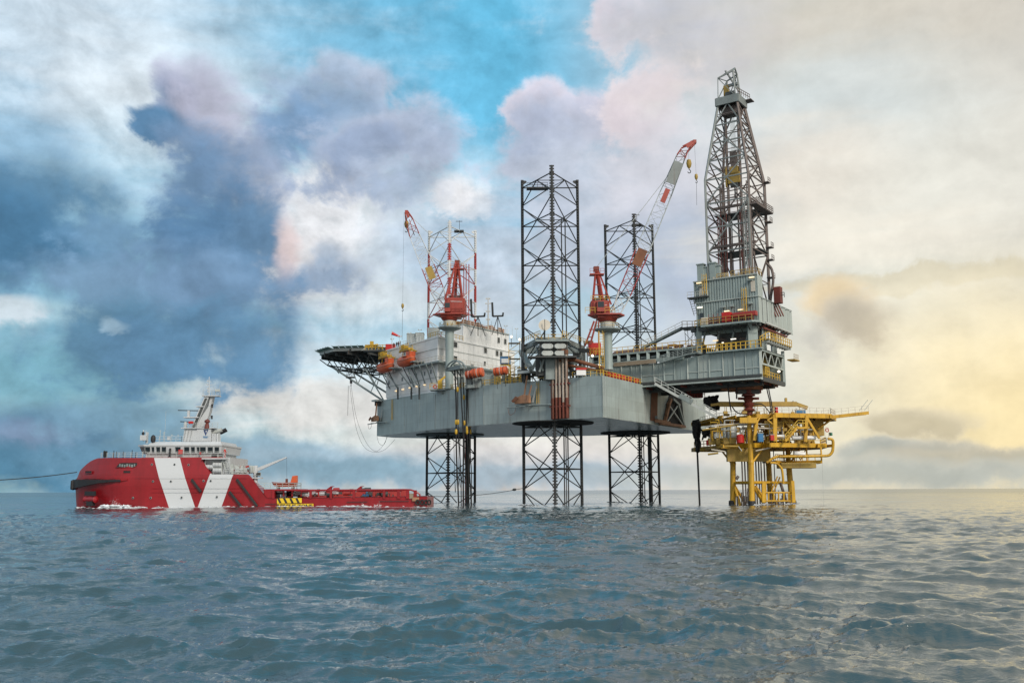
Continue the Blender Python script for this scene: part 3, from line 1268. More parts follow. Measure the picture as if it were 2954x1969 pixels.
# top platform and wind vane on the near leg
pl = MB().box((LEGS['near'][0] - 2.8, LEGS['near'][1] - 3.6, HC + 63.6), (4.6, 1.6, 0.3))
pl.rail([(LEGS['near'][0] - 5.0, LEGS['near'][1] - 4.3, HC + 63.7), (LEGS['near'][0] - 0.6, LEGS['near'][1] - 4.3, HC + 63.7)], 1.0, 0.04, 1.1)
pl.build('lookout_platform', 'leg_steel', leg_near)
for lg, key, dx in ((leg_bow, 'bow', 2.2), (leg_far, 'far', 1.3)):
    c = LEGS[key]
    mb = MB().bar((c[0] + dx, c[1] - 6, HC + 64.5), (c[0] + dx, c[1] - 6, HC + 67.6), 0.1)
    mb.bar((c[0] + dx - .9, c[1] - 6, HC + 67.4), (c[0] + dx + .7, c[1] - 6, HC + 67.4), 0.12)
    mb.box((c[0] + dx - .1, c[1] - 6, HC + 64.8), (2.4, 1, 0.5))
    mb.build('wind_sensor', 'leg_steel', lg)

# ---------------------------------------------------------------- jack-house frame round the near leg
c = LEGS['near']
jh = thing('jack_house', 'grey steel jacking frame with four rounded motor covers at the foot of the near leg', 'jacking frame', (c[0], c[1] - 4, HD))
cx, cy = c[0], c[1]
zr = HC + 31.2


def jy(px, py, Y):
    return at(px, py, Y)


# capping ring: a triangular ring of box girders that slopes up to the front chord
ringpts = [(1512, 1004, 203), (1558, 980, 189), (1622, 980, 189), (1680, 1005, 203)]
rw = [at(*p) for p in ringpts]
for a, b_, nm in ((rw[0], rw[1], 'ring_girder'), (rw[1], rw[2], 'ring_girder'), (rw[2], rw[3], 'ring_girder')):
    MB().bar(a, b_, .9, 1.0).build(nm, 'steel_grey', jh)
back = MB().bar(rw[0] + Vector((0, 3, 0)), rw[3] + Vector((0, 3, 0)), 1.2, 1.4)
back.build('ring_girder', 'steel_grey', jh)
for p, w in ((rw[0], 1.3), (rw[3], 1.3)):
    MB().box((p.x, p.y + 0.4, (HD + p.z) / 2 - 0.3), (w, 1.8, p.z - HD - 0.4)).build('column', 'steel_grey', jh)
ZCAP = at(1597, 979, 186.2).z
ZMB = at(1597, 1030, 186.9).z
# front tower that holds the motors
ft = at(1592, 1070, 189)
MB().prism([(ft.x - 1.3, 187.8), (ft.x + 2.4, 187.8), (ft.x + 2.6, 190), (ft.x - 1.6, 190)], HD, ZMB).build('front_tower', 'steel_grey', jh, bevel=0.05)
MB().prism([(ft.x - 3.3, 186.2), (ft.x + 3.3, 186.2), (ft.x + 4.0, 190), (ft.x - 4.0, 190)], ZCAP - .35, ZCAP).build('cap_plate', 'steel_grey', jh)
# dark box painted for the shade in the opening behind the motors
MB().box((ft.x + .3, 187.3, (ZCAP - .35 + ZMB) / 2), (5.6, 0.5, ZCAP - .35 - ZMB)).build('opening_shade', 'dark_steel', jh)
for sx in (-1, 1):
    for sz, zz in ((1, at(1597, 1000, 186.9).z), (-1, at(1597, 1020, 186.9).z)):
        cxm = at(1597, 1000, 186.9).x + sx * 1.28
        prof = []
        for t in range(28):
            a = 2 * math.pi * t / 28
            w = 2.05 * (1 if abs(math.cos(a)) > 0.999 else 1)
            x = 1.2 * math.copysign(abs(math.cos(a)) ** 0.75, math.cos(a))
            hgt = 0.86 + 0.24 * abs(math.cos(a)) - 0.0
            z = .6 * math.sin(a) * (0.84 + 0.22 * abs(x) / 1.2)
            prof.append((x, z))
        mb = MB()
        n = len(prof)
        rings = ((0.0, 1.0), (0.45, 1.0), (0.58, 0.92), (0.6, 0.78), (0.54, 0.72))
        vs, fs = [], []
        for dpt, k in rings:
            vs += [(cxm + x * k, 186.5 - dpt, zz + z * k) for x, z in prof]
        for q in range(len(rings) - 1):
            for i in range(n):
                fs.append((q * n + i, q * n + (i + 1) % n, (q + 1) * n + (i + 1) % n, (q + 1) * n + i))
        fs.append(tuple(range((len(rings) - 1) * n, len(rings) * n)))
        mb.add(vs, fs)
        mb.build('motor_cover', 'light_grey', jh, smooth=True)
# slanted struts, platforms, rails
for p0, p1, r in (((1570, 1032, 188), (1556, 1072, 188), .2), ((1625, 1032, 188), (1640, 1072, 188), .2), ((1548, 1000, 190), (1566, 1070, 188), .14), ((1502, 1014, 201), (1532, 1062, 189), .42), ((1676, 1014, 201), (1660, 1045, 190), .42), ((1562, 1010, 189), (1535, 1066, 189), .3),
                  ((1520, 1040, 197), (1555, 1000, 190), .12), ((1640, 1000, 192), (1670, 1030, 197), .15)):
    member('strut', at(*p0), at(*p1), r, 'steel_grey', jh, 'bar')
MB().box((ft.x, 186.2, ZMB - .15), (9.5, 2.6, 0.25)).build('platform', 'dark_steel', jh)
MB().box((ft.x + .5, 189.4, HC + 24.6), (7.4, 1.5, 4.0)).build('pump_room', 'dark_steel', jh)
MB().rail([(rw[1].x - 1, 186.8, ZCAP), (rw[2].x + 1, 186.8, ZCAP)], 1.1, .04, 1.2).build('handrail', 'rail_yellow', jh, kind='stuff')
mb = MB()
mb.rail([rw[0] + Vector((-1, -0.6, 0.8)), rw[1] + Vector((0, -.6, 0.8))], 1.0, .04, 1.3)
mb.rail([rw[2] + Vector((0, -0.6, 0.8)), rw[3] + Vector((1, -.6, 0.8))], 1.0, .04, 1.3)
mb.build('handrail', 'rail_yellow', jh, kind='stuff')
mb = MB()
for k in range(46):
    x = random.uniform(rw[0].x - 1, rw[3].x + 1)
    z = HD + random.uniform(0.2, 8)
    y = random.uniform(192, 199)
    if random.random() < .5:
        mb.tube((x, y, HD), (x, y, z + 1.5), random.uniform(.08, .25), 6)
    else:
        mb.box((x, y, z), (random.uniform(.6, 2), 1, random.uniform(.2, 1)))
mb.build('machinery', 'dark_steel', jh, kind='stuff')

# satellite dish on its mast above the jacking frame
q = at(1571, 937, 186)
dish = thing('satellite_dish', 'round white satellite dish facing the camera above the jacking frame', 'satellite dish', (q.x, q.y, ZCAP))
mb = MB()
mb.lathe(q, [(1.2, 0.0), (1.15, 0.08), (.8, 0.3), (0.4, 0.42), (0.01, 0.45)], 32, axis=(0.1, 1, -0.25))
mb.build('reflector', 'cream', dish, True)
mb = MB().bar(q + Vector((0, -.9, 1.0)), q + Vector((0, -.9, -.4)), .12).bar(q + Vector((0, -.9, -.2)), q + Vector((0, .4, -2.2)), .1)
mb.build('feed_arm', 'dark_steel', dish)
mb = MB().tube(q + Vector((0, .8, -.4)), (q.x, q.y + .8, ZCAP), .16).bar((q.x - 1, q.y + .8, ZCAP + .05), q + Vector((0, .8, -2.6)), .1).bar((q.x + 1, q.y + .8, ZCAP + .05), q + Vector((0, .8, -2.6)), .1)
mb.build('mast', 'leg_steel', dish)

# ---------------------------------------------------------------- five rusty standpipes down the shell
p0, dd, oo = wall_pt(1622, HB + 4, 0.75)
sp = thing('standpipes', 'row of five rust streaked vertical pipes clamped to the near side of the hull', 'pipes', (p0.x, p0.y, HB))
for i in range(5):
    q = p0 + dd * (i - 2) * 0.86
    zt = (HD + 3.4, HD + 4.6, HD + 5.4, HD + 5.4, HD + 4.8)[i]
    sp_top = Vector((q.x, q.y, zt))
    mid = Vector((q.x, q.y, HB + random.uniform(3.2, 5.2)))
    member('pipe', mid, sp_top, .27, 'pipe_rust', sp)
    member('pipe', Vector((q.x, q.y, HB + .1)), mid, .29, 'pipe_rust_low', sp)
    MB().tube(sp_top, sp_top + Vector((0, 0, .8)), .42, 10).build('flange', 'rust_iron', sp)
for zc in (HB + 2.5, HB + 6.9):
    MB().box((p0.x + .0, p0.y + .1, zc), (4.9, .5, .28), (dd.x, dd.y)).build('clamp', 'red_iron', sp)
MB().box((p0.x, p0.y + .62, (HB + HD) / 2), (4.5, .1, HD - HB - .2), (dd.x, dd.y)).build('back_plate', 'pipe_rust_low', sp)
# thick horizontal pipes that leave their tops towards the cantilever
hp = thing('deck_pipes', 'thick rusty discharge pipes sloping along the deck right of the near leg', 'pipes', at(1640, 1030, 189))
for (a, b_, r) in (((1628, 1030, 188), (1740, 1062, 184), .38), ((1632, 1052, 188), (1745, 1072, 184), .30), ((1612, 1040, 187), (1650, 1038, 188), .36)):
    member('pipe', at(*a), at(*b_), r, 'rust_iron', hp)

# ---------------------------------------------------------------- helpers for sight lines
def vplane(px, py, A, B):
    """where a sight line meets the vertical plane through A and B"""
    d = RM @ Vector(((px - CX) / F, (CY - py) / F, -1.0))
    A, B = Vector((A[0], A[1], 0)), Vector((B[0], B[1], 0))
    n = Vector((B.y - A.y, A.x - B.x, 0))
    t = n.dot(A) / n.dot(Vector((d.x, d.y, 0)))
    return Vector((0, 0, HC)) + d * t


def toward(A, B):
    return (Vector((B[0], B[1], 0)) - Vector((A[0], A[1], 0))).normalized()


def catenary(a, b, sag, n=16):
    a, b = Vector(a), Vector(b)
    return [a.lerp(b, i / n) - Vector((0, 0, 4 * sag * (i / n) * (1 - i / n))) for i in range(n + 1)]


# ---------------------------------------------------------------- deckhouse
K, ddK, ooK = wall_pt(1263, HD, 0.08)
M_, ddM, ooM = wall_pt(1114, HD + .9, 0.08)
zK, zM = at(1263, 971, K.y).z, at(1114, 1015, M_.y).z
zroof = (zK + zM) / 2
K.z = M_.z = 0
STE = -STB                                   # heading of the stern wall, away from the camera
E_ = K + STE * 31
W_ = M_ + (E_ - K)
zb = HD + 1.2
dh = thing('deckhouse', 'white three storey accommodation block of ribbed steel on the bow end of the rig', 'deckhouse', (K.x - 5, K.y + 10, HD))
lv = [zb, HC + 25.6, HC + 29.0, HC + 32.2, zroof]
core = [(K + (M_ - K) * .002 + STE * .16 + BOW * .12), (M_ + STE * .16 - BOW * .1), W_ - BOW * .1, E_ + BOW * .12]
MB().prism([(p.x, p.y) for p in core], [HD + .05] * 4, [zroof - .02] * 4).build('core', 'white', dh)
for a, b_ in zip(lv[:-1], lv[1:]):
    clad(M_, K, a + .03, b_ - .03, 12, 'white', dh, ribs=4, depth=.14)
    clad(K, E_, a + .03, b_ - .03, 16, 'white', dh, ribs=4, depth=.14)
for zz in lv[1:-1]:
    MB().bar(Vector((M_.x, M_.y, zz)) - STB * -.04, Vector((K.x, K.y, zz)) - STB * -.04, .10, .12).bar(
        Vector((K.x, K.y, zz)) + AFT * .04, Vector((E_.x, E_.y, zz)) + AFT * .04, .10, .12).build('belt_course', 'light_grey', dh)
pr = [K + STB * .18 + AFT * .18, M_ + STB * .18 + BOW * .1, W_ + STE * .1 + BOW * .1, E_ + STE * .1 + AFT * .18]
MB().prism([(p.x, p.y) for p in pr], zroof, zroof + .35).build('roof', 'white', dh)
# windows of the stern wall and the portholes of the side wall
for px, py, w, h in ((1313.5, 994, 1.2, 1.1), (1313.5, 1034, 1.15, 1.05), (1400, 1010.5, .95, 1.15), (1433.5, 1018.5, .95, 1.15), (1398, 1048, .6, .9), (1445, 1021, .9, 1.1)):
    p = vplane(px, py, K, E_)
    window_hole(p + AFT * .05, STE, w, h, dh)
dM = toward(M_, K)
for px, py in ((1168, 1018), (1225.5, 1077.5), (1201.5, 1082), (1243.5, 1072), (1122.5, 1103.5), (1161, 1093), (1105 + 31, 1070)):
    p = vplane(px, py, M_, K)
    window_hole(p + STB * .05, dM, .42, .75, dh, name='porthole_window')
for px, py in ((1362, 1062), (1300, 1060)):
    p = vplane(px, py, K, E_)
    MB().box(p + AFT * .06, (.95, .08, 2.2), (STE.x, STE.y)).build('door', 'frame_grey', dh)
# flood lamps low on the side wall
for px, py in ((1144, 1127), (1163, 1123), (1183.5, 1118), (1203.5, 1114), (1226, 1109.5)):
    p = vplane(px, py, M_, K) + STB * .2
    MB().box(p, (.8, .3, .16), (dM.x, dM.y)).build('lamp', 'lamp_warm', dh)
# upper storey set back along the stern wall
U0 = vplane(1336, 950, K, E_)
U0.z = 0
U1 = K + STE * 28.5
zu = at(1336, 936, U0.y).z
ub = [U0 + BOW * .15 + STE * .1, U0 + BOW * 4.4 + STE * .1, U1 + BOW * 4.4, U1 + BOW * .15]
MB().prism([(p.x, p.y) for p in ub], [zroof + .36] * 4, [zu] * 4).build('upper_storey', 'white', dh)
clad(U0, U1, zroof + .38, zu, 12, 'white', dh, ribs=3, depth=.14)
MB().prism([(p.x, p.y) for p in (U0 + AFT * .25, U0 + BOW * 4.6, U1 + BOW * 4.6, U1 + AFT * .25)], zu + .003, zu + .25).build('roof', 'light_grey', dh)
for px, py, w in ((1438, 981, .8), (1457, 985, .85)):
    p = vplane(px, py, U0, U1)
    window_hole(p + AFT * .05, STE, w, 1.2, dh)
mb = MB()
mb.rail([U0 + Vector((0, 0, zu + .25)), U1 + Vector((0, 0, zu + .25))], 1.0, .035, 1.5)
mb.rail([M_ + Vector((0, 0, zroof + .35)) + (K - M_) * .28, M_ + (K - M_) * .68 + Vector((0, 0, zroof + .35))], 1.0, .04, 1.6)
mb.build('handrail', 'white', dh, kind='stuff')
mb = MB()
mb.rail([K + Vector((0, 0, zroof + .35)), U0 + Vector((0, 0, zroof + .35))], 1.1, .05, 1.3)
mb.rail([K + Vector((0, 0, zroof + .35)), K + (M_ - K) * .18 + Vector((0, 0, zroof + .35))], 1.1, .05, 1.3)
mb.build('handrail', 'rail_yellow', dh, kind='stuff')
# gallery at boat-deck level round the corner
zg = at(1263, 1045, K.y).z
g0 = M_ + (K - M_) * .52
gal = MB()
gal.prism([(p.x, p.y) for p in (g0 + STB * .1, g0 + STB * 2.6, K + STB * 2.6 + AFT * 2.4, K + STE * 24 + AFT * 2.4, K + STE * 24 + AFT * .15, K + AFT * .15 + STB * .1)], zg - .35, zg)
gal.build('gallery', 'steel_grey', dh)
gr = MB()
gr.rail([K + STB * 2.5 + AFT * 2.3 + Vector((0, 0, zg)), K + STE * 24 + AFT * 2.3 + Vector((0, 0, zg))], 1.1, .035, 1.5)
gr.rail([g0 + STB * 2.5 + Vector((0, 0, zg)), K + STB * 2.5 + AFT * 2.3 + Vector((0, 0, zg))], 1.1, .035, 1.5)
gr.build('handrail', 'cream', dh, kind='stuff')
for t in (.1, .32, .55, .8, 1.0):
    p = g0.lerp(K, t)
    member('gallery_strut', p + STB * 2.4 + Vector((0, 0, zg - .3)), p + STB * .1 + Vector((0, 0, zg - 4.6)), .1, 'steel_grey', dh, 'bar')
# dark posts under the boats
for px in (1155.5, 1194.5, 1217.5):
    p = vplane(px, 1118, M_, K) + STB * 1.0
    q = vplane(px, 1152, M_, K) + STB * 1.0
    member('post', p, q, .16, 'dark_steel', dh, 'bar')
    member('post_strut', p, p + BOW * 3.0 + STB * .6 + Vector((0, 0, 3.6)), .12, 'steel_grey', dh, 'bar')

# roof equipment
def roofbox(name, label, cat, px0, px1, ytop, ybot, Y, depth, mat, group=None, slats=6):
    a, b_ = at(px0, ybot, Y), at(px1, ybot, Y)
    t = at(px0, ytop, Y)
    o = thing(name, label, cat, ((a.x + b_.x) / 2, Y, a.z), group)
    MB().box(((a.x + b_.x) / 2, Y + depth / 2, (a.z + t.z) / 2), (b_.x - a.x, depth, t.z - a.z)).build('casing', mat, o)
    for k in range(slats):
        x = a.x + (b_.x - a.x) * (k + .5) / slats
        piece('louvre', (x, Y - .04, (a.z + t.z) / 2), ((b_.x - a.x) / slats * .7, .08, (t.z - a.z) * .9), 'light_grey', o)
    MB().box(((a.x + b_.x) / 2, Y + depth / 2, t.z + .05), (b_.x - a.x + .2, depth + .2, .1)).build('lid', 'light_grey', o)
    return o


roofbox('cooling_unit', 'louvred grey cooling unit farther left on the white deckhouse roof', 'cooling unit', 1173, 1198, 963, 990, 232, 3, 'steel_grey', 'grey louvred units on the deckhouse roof')
roofbox('cooling_unit', 'pale louvred cooling unit second from the left on the deckhouse roof', 'cooling unit', 1198.5, 1221, 960, 988, 231, 3, 'light_grey', 'grey louvred units on the deckhouse roof')
roofbox('cooling_unit', 'tall pale louvred unit just left of the red crane pedestal on the roof', 'cooling unit', 1233, 1265, 946, 974, 224, 3, 'light_grey', 'grey louvred units on the deckhouse roof')


def mast_thing(name, label, cat, px, ytop, ybot, Y, r=.06, mat='cream', arms=(), group=None):
    a, b_ = at(px, ybot, Y), at(px, ytop, Y)
    b_.x = a.x
    o = thing(name, label, cat, a, group)
    MB().tube(a, b_, r, 6, r * .6).build('pole', mat, o)
    if arms:
        mb = MB()
        for t, w in arms:
            z = a.z + (b_.z - a.z) * t
            mb.bar((a.x - w, Y, z), (a.x + w, Y, z), .07)
            mb.box((a.x - w, Y, z + .12), (.3, .2, .25))
            mb.box((a.x + w, Y, z + .12), (.3, .2, .25))
        mb.build('crossarm', mat, o)
    return o


mast_thing('radio_mast', 'thin lattice radio mast rising from the upper deckhouse roof', 'radio mast', 1408, 858, 950, 226, .16, 'cream', ((.95, .4), (.8, .5), (.55, .4), (.3, .35)))
ant = 'small lamp and aerial posts on the deckhouse roof'
for px, yt, yb, Y, ar, lb in ((1131, 978, 1003, 236, ((.97, .3),), 'short lamp post beside the helideck end of the roof'),
                              (1152.5, 970, 1000, 235, ((.97, .4),), 'lamp post beside the people on the roof'),
                              (1181, 960, 975, 233, ((.9, .35),), 'stub lamp post above the leftmost cooling unit'),
                              (1211, 950, 972, 231, ((.9, .35),), 'lamp post with a crossbar above the second cooling unit'),
                              (1459, 940, 976, 234, ((.97, .3),), 'lamp post at the far right of the upper roof'),
                              (1478, 942, 976, 236, (), 'bare aerial rod on the upper roof near the middle leg'),
                              (1490, 948, 980, 238, ((.97, .3),), 'last lamp post before the middle leg'),
                              (1418, 925, 952, 228, (), 'short rod right of the radio mast')):
    mast_thing('lamp_post', lb, 'lamp post', px, yt, yb, Y, .05, 'light_grey', ar, ant)


def cradle(px, py, Y, k, label):
    """dark crane-boom rest: a two-horned fork on splayed legs"""
    c0 = at(px, py, Y)
    o = thing('boom_rest', label, 'boom rest', c0 - Vector((0, 0, 4)), 'forked boom rests on the deckhouse roof')
    MB().bar(c0 + Vector((-1.25 * k, 0, 0)), c0 + Vector((1.25 * k, 0, .1)), .4, .35).build('crossbeam', 'leg_steel', o)
    MB().bar(c0 + Vector((-1.2 * k, 0, 0)), c0 + Vector((-1.35 * k, 0, 3.4 * k)), .5, .4).build('horn', 'leg_steel', o)
    MB().bar(c0 + Vector((1.2 * k, 0, 0)), c0 + Vector((1.3 * k, 0, .9)), .4, .4).build('horn', 'leg_steel', o)
    for s in (-1, 0, 1):
        member('leg', c0, c0 + Vector((s * 1.4 * k, .6 * s, -4.6)), .09, 'leg_steel', o)
    return o


cradle(1379, 913, 222, 1.25, 'forked dark boom rest left of the radio mast')
cradle(1436, 912, 226, 1.0, 'forked dark boom rest on tripod legs right of the radio mast')


def windsock(px, py, Y):
    a = at(px, py + 38, Y)
    o = thing('windsock', 'small red windsock on a thin pole beside the helideck', 'windsock', a)
    t = at(px, py - 6, Y)
    t.x = a.x
    MB().tube(a, t, .05, 6).build('pole', 'cream', o)
    MB().tube(t - Vector((0, 0, .6)), t + Vector((2.0, 0, -1.5)), .42, 8, .2).build('sock', 'bright_red', o)


windsock(1130, 960, 240)
# tiny flag ropes and machinery clutter at the upper roof
mb = MB()
for k in range(60):
    t = random.uniform(.02, .98)
    p = U0.lerp(U1, t) + BOW * random.uniform(.5, 3.6)
    h = random.uniform(.4, 1.5)
    mb.box((p.x, p.y, zu + .25 + h / 2), (random.uniform(.3, 1.4), .6, h), (STE.x, STE.y))
mb.build('roof_clutter', 'anchor_tan', dh, kind='stuff')
# blue hut behind the aft end of the deckhouse
o = roofbox('blue_hut', 'small bright blue cabin beside the foot of the middle leg', 'cabin', 1443, 1473, 1028, 1050, 212, 3, 'blue', slats=0)
a = at(1458, 1040, 211.5)
MB().box(a, (1.8, .1, 1.0)).build('window_band', 'white', o)


# ---------------------------------------------------------------- people
def person(p, label, face=0.0, arm=0.2, mat='workwear'):
    o = thing('person', label, 'person', p, 'people watching from the deckhouse roof')
    def P(x, z, y=0):
        return Vector((p[0] + x * math.cos(face) - y * math.sin(face), p[1] + x * math.sin(face) + y * math.cos(face), p[2] + z))
    me = bpy.data.meshes.new('body')
    vs = [P(0, .95), P(0, 1.2), P(0, 1.42), P(0, 1.52), P(0, 1.68, -.02),
          P(-.19, 1.42), P(-.25, 1.15), P(-.24 - arm * .3, .9, -.12), P(.19, 1.42), P(.26, 1.15), P(.26 + arm, .95, -.15),
          P(-.1, .9), P(-.12, .5, -.03), P(-.13, .06), P(-.13, .04, -.18), P(.1, .9), P(.13, .5, -.04), P(.15, .06), P(.15, .04, -.18)]
    es = [(0, 1), (1, 2), (2, 3), (3, 4), (2, 5), (5, 6), (6, 7), (2, 8), (8, 9), (9, 10), (0, 11), (11, 12), (12, 13), (13, 14), (0, 15), (15, 16), (16, 17), (17, 18)]
    rs = [.15, .16, .15, .06, .11, .08, .055, .04, .08, .055, .04, .1, .07, .05, .045, .1, .07, .05, .045]
    me.from_pydata([tuple(v - Vector(p)) for v in vs], es, [])
    me.materials.append(MATS[mat])
    b_ = bpy.data.objects.new('body', me)
    C.objects.link(b_)
    b_.parent = o
    sk = b_.modifiers.new('skin', 'SKIN')
    sv = me.skin_vertices[0].data
    for i, r in enumerate(rs):
        sv[i].radius = (r, r)
    sv[0].use_root = True
    b_.modifiers.new('sub', 'SUBSURF').levels = 1
    h = MB().lathe(P(0, 1.6), [(.04, 0), (.1, .05), (.11, .12), (.07, .2), (.01, .22)], 8)
    h.build('helmet', 'white', o, True)
    return o


for i, (px, lb, mt) in enumerate(((1136, 'person in dark red workwear standing leftmost of the watchers on the roof', 'workwear'), (1144.5, 'person in dark clothes second from the left on the roof', 'dark_steel'),
                                  (1149.5, 'person in red overalls standing third from the left on the roof', 'workwear'), (1154.5, 'person standing rightmost of the watchers at the roof edge', 'dark_steel'))):
    t = i / 3
    p = vplane(px, 1004, M_ + STE * 1.0, K + STE * 1.0)
    p.z = zroof + .35
    person(p, lb, face=i * .6, arm=.1 + .1 * (i % 2), mat=mt)

# ---------------------------------------------------------------- helideck
hc = Vector((-40.2, 254.0, 0))
zh = at(1010, 1001, 243.0).z
hd = thing('helideck', 'eight sided helicopter deck on a dark truss jutting out over the bow', 'helideck', (hc.x, hc.y, zh))
Rh = 11.2
ring = [hc + Vector((Rh * math.cos(R(22.5 + 45 * i) + .604), Rh * math.sin(R(22.5 + 45 * i) + .604), 0)) for i in range(8)]
MB().prism([(p.x, p.y) for p in ring], zh - .35, zh).build('deck', 'deck_green', hd)
for i in range(8):
    a, b_ = ring[i], ring[(i + 1) % 8]
    z0 = Vector((0, 0, zh - .45))
    member('edge_girder', a + z0, b_ + z0, .22, 'light_grey', hd, 'bar', .4)
    out = ((a + b_) / 2 - hc).normalized()
    n = 5
    for k in range(n):
        p, q = a.lerp(b_, k / n + .01), a.lerp(b_, (k + 1) / n - .01)
        zlo, zhi = Vector((0, 0, zh - .1)), Vector((0, 0, zh + .28))
        mb = MB().add([p + zlo, q + zlo, q + zhi + out * 1.6, p + zhi + out * 1.6, p + zlo - Vector((0, 0, .06)), q + zlo - Vector((0, 0, .06)), q + zhi + out * 1.6 - Vector((0, 0, .06)), p + zhi + out * 1.6 - Vector((0, 0, .06))],
                      [(0, 1, 2, 3), (7, 6, 5, 4), (0, 4, 5, 1), (1, 5, 6, 2), (2, 6, 7, 3), (3, 7, 4, 0)])
        mb.build('net_panel', 'net_green', hd)
        MB().bar(p + zlo - out * .1, p + zhi + out * 1.7 + Vector((0, 0, .1)), .1).build('net_bracket', 'dark_steel', hd)
# deck beams
hx = Vector((math.cos(.604), math.sin(.604), 0))
hx = BOW
hy = STB
for k in range(-5, 6):
    w = min(Rh * .92, (Rh * 1.28 - abs(k) * 1.9))
    member('deck_beam', hc + hy * k * 1.9 - hx * w + Vector((0, 0, zh - .75)), hc + hy * k * 1.9 + hx * w + Vector((0, 0, zh - .75)), .12, 'dark_steel', hd, 'bar', .38)
for k in (-2, -1, 0, 1, 2):
    w = min(Rh * .9, (Rh * 1.25 - abs(k) * 4.4 * .8))
    member('main_girder', hc + hx * k * 4.2 - hy * w + Vector((0, 0, zh - 1.3)), hc + hx * k * 4.2 + hy * w + Vector((0, 0, zh - 1.3)), .16, 'dark_steel', hd, 'bar', .5)
# supporting space frame: three planes of lower chord stepping back to the bow
zl = zh - 5.2
for s in (-7, 0, 7):
    pts_t = [hc + hx * t + hy * s + Vector((0, 0, zh - 1.8)) for t in (9, 4.5, 0, -4.5, -9, -13)]
    pts_l = [hc + hx * t + hy * s * .9 + Vector((0, 0, zl - (0.0 if t < 5 else -1.8))) for t in (6.8, 2.2, -2.2, -6.8, -11)]
    for a, b_ in zip(pts_l[:-1], pts_l[1:]):
        member('lower_chord', a, b_, .2, 'dark_steel', hd)
    for i, q in enumerate(pts_l):
        member('truss_bar', q, pts_t[i], .13, 'dark_steel', hd)
        member('truss_bar', q, pts_t[i + 1], .13, 'dark_steel', hd)
    foot = MID + BOW * 57 + STB * s * 1.1 + Vector((0, 0, HD + .6))
    member('main_strut', pts_l[0] * .5 + pts_l[1] * .5, foot, .26, 'steel_grey', hd)
    m1 = (pts_l[0] + pts_l[1]) / 4 + foot / 2
    member('main_strut', pts_l[3], foot + Vector((0, 0, .2)), .17, 'steel_grey', hd)
    member('truss_bar', m1, pts_l[3], .11, 'steel_grey', hd)
    member('truss_bar', m1, pts_l[2], .13, 'steel_grey', hd)
    member('truss_bar', (m1 + foot) / 2, pts_l[4] - Vector((0, 0, 3)), .11, 'steel_grey', hd)
for t, dz in ((6.8, 1.8), (2.2, 0), (-2.2, 0), (-6.8, 0), (-11, 0)):
    z = zl + dz
    member('cross_bar', hc + hx * t - hy * 6.3 + Vector((0, 0, z)), hc + hx * t + hy * 6.3 + Vector((0, 0, z)), .15, 'dark_steel', hd)
    member('truss_bar', hc + hx * t - hy * 6.3 + Vector((0, 0, z)), hc + hx * (t - 4.4) + Vector((0, 0, zl)), .09, 'dark_steel', hd)
    member('truss_bar', hc + hx * t + hy * 6.3 + Vector((0, 0, z)), hc + hx * (t - 4.4) + Vector((0, 0, zl)), .09, 'dark_steel', hd)
    for s in (-6.5, 6.5):
        member('truss_bar', hc + hx * t + hy * s * .3 + Vector((0, 0, zl)), hc + hx * t + hy * s + Vector((0, 0, zh - 1.8)), .1, 'dark_steel', hd)
# monitor platforms with yellow rails on the near edge
e0 = ring[0]
g = at(1090, 1005, 240)
mb = MB().box(g + Vector((0, 1, -.5)), (7.5, 2.4, .3)).build('access_platform', 'dark_steel', hd)
mb = MB().rail([g + Vector((-3.2, -.2, -.3)), g + Vector((3.8, -.2, -.3))], 1.2, .08, .9)
mb.box(g + Vector((-1.6, .2, 1.1)), (.9, .6, 1.6)).tube(g + Vector((-3.4, .2, .5)), g + Vector((0, .2, 1.0)), .3)
mb.build('access_rail', 'rail_yellow', hd, kind='stuff')
MB().box(at(1127, 1002, 240), (2.4, 1.4, 1.6)).build('foam_cabinet', 'bright_red', hd)

# hoist basket and loose ropes under the helideck
q = at(1012, 1088, 247)
bk = thing('hoist_basket', 'small hanging work basket under the helideck truss', 'basket', q)
MB().box(q, (2.4, 1.4, .35)).build('floor', 'dark_steel', bk)
mb = MB()
for sx in (-1, 1):
    for sy in (-1, 1):
        mb.bar(q + Vector((sx * 1.1, sy * .6, 0)), q + Vector((sx * .1, 0, 2.3)), .06)
mb.rail([q + Vector((-1.1, -.6, .1)), q + Vector((1.1, -.6, .1))], .9, .04, .8)
mb.build('hanger', 'leg_steel', bk)
mb = MB().tube(q + Vector((0, 0, 2.2)), q + Vector((0, 0, 5.2)), .06)
mb.box(q + Vector((.1, 0, -1.1)), (.6, .4, 1.0)).tube(q + Vector((.1, 0, -2.4)), q + Vector((.1, 0, -1.2)), .1)
mb.build('hook', 'leg_steel', bk)


def rope(label, pts, r=.035, mat='leg_steel', name='rope', cat='rope', group=None):
    o = MB().path(pts, r, 5).build(name, mat, None)
    return tag(o, label, cat, group)


def smooth_path(P_, n=8):
    out = []
    for i in range(len(P_) - 1):
        p0, p1, p2, p3 = P_[max(i - 1, 0)], P_[i], P_[i + 1], P_[min(i + 2, len(P_) - 1)]
        for k in range(n):
            t = k / n
            out.append(.5 * ((2 * p1) + (p2 - p0) * t + (2 * p0 - 5 * p1 + 4 * p2 - p3) * t * t + (3 * p1 - p0 - 3 * p2 + p3) * t ** 3))
    out.append(P_[-1])
    return out


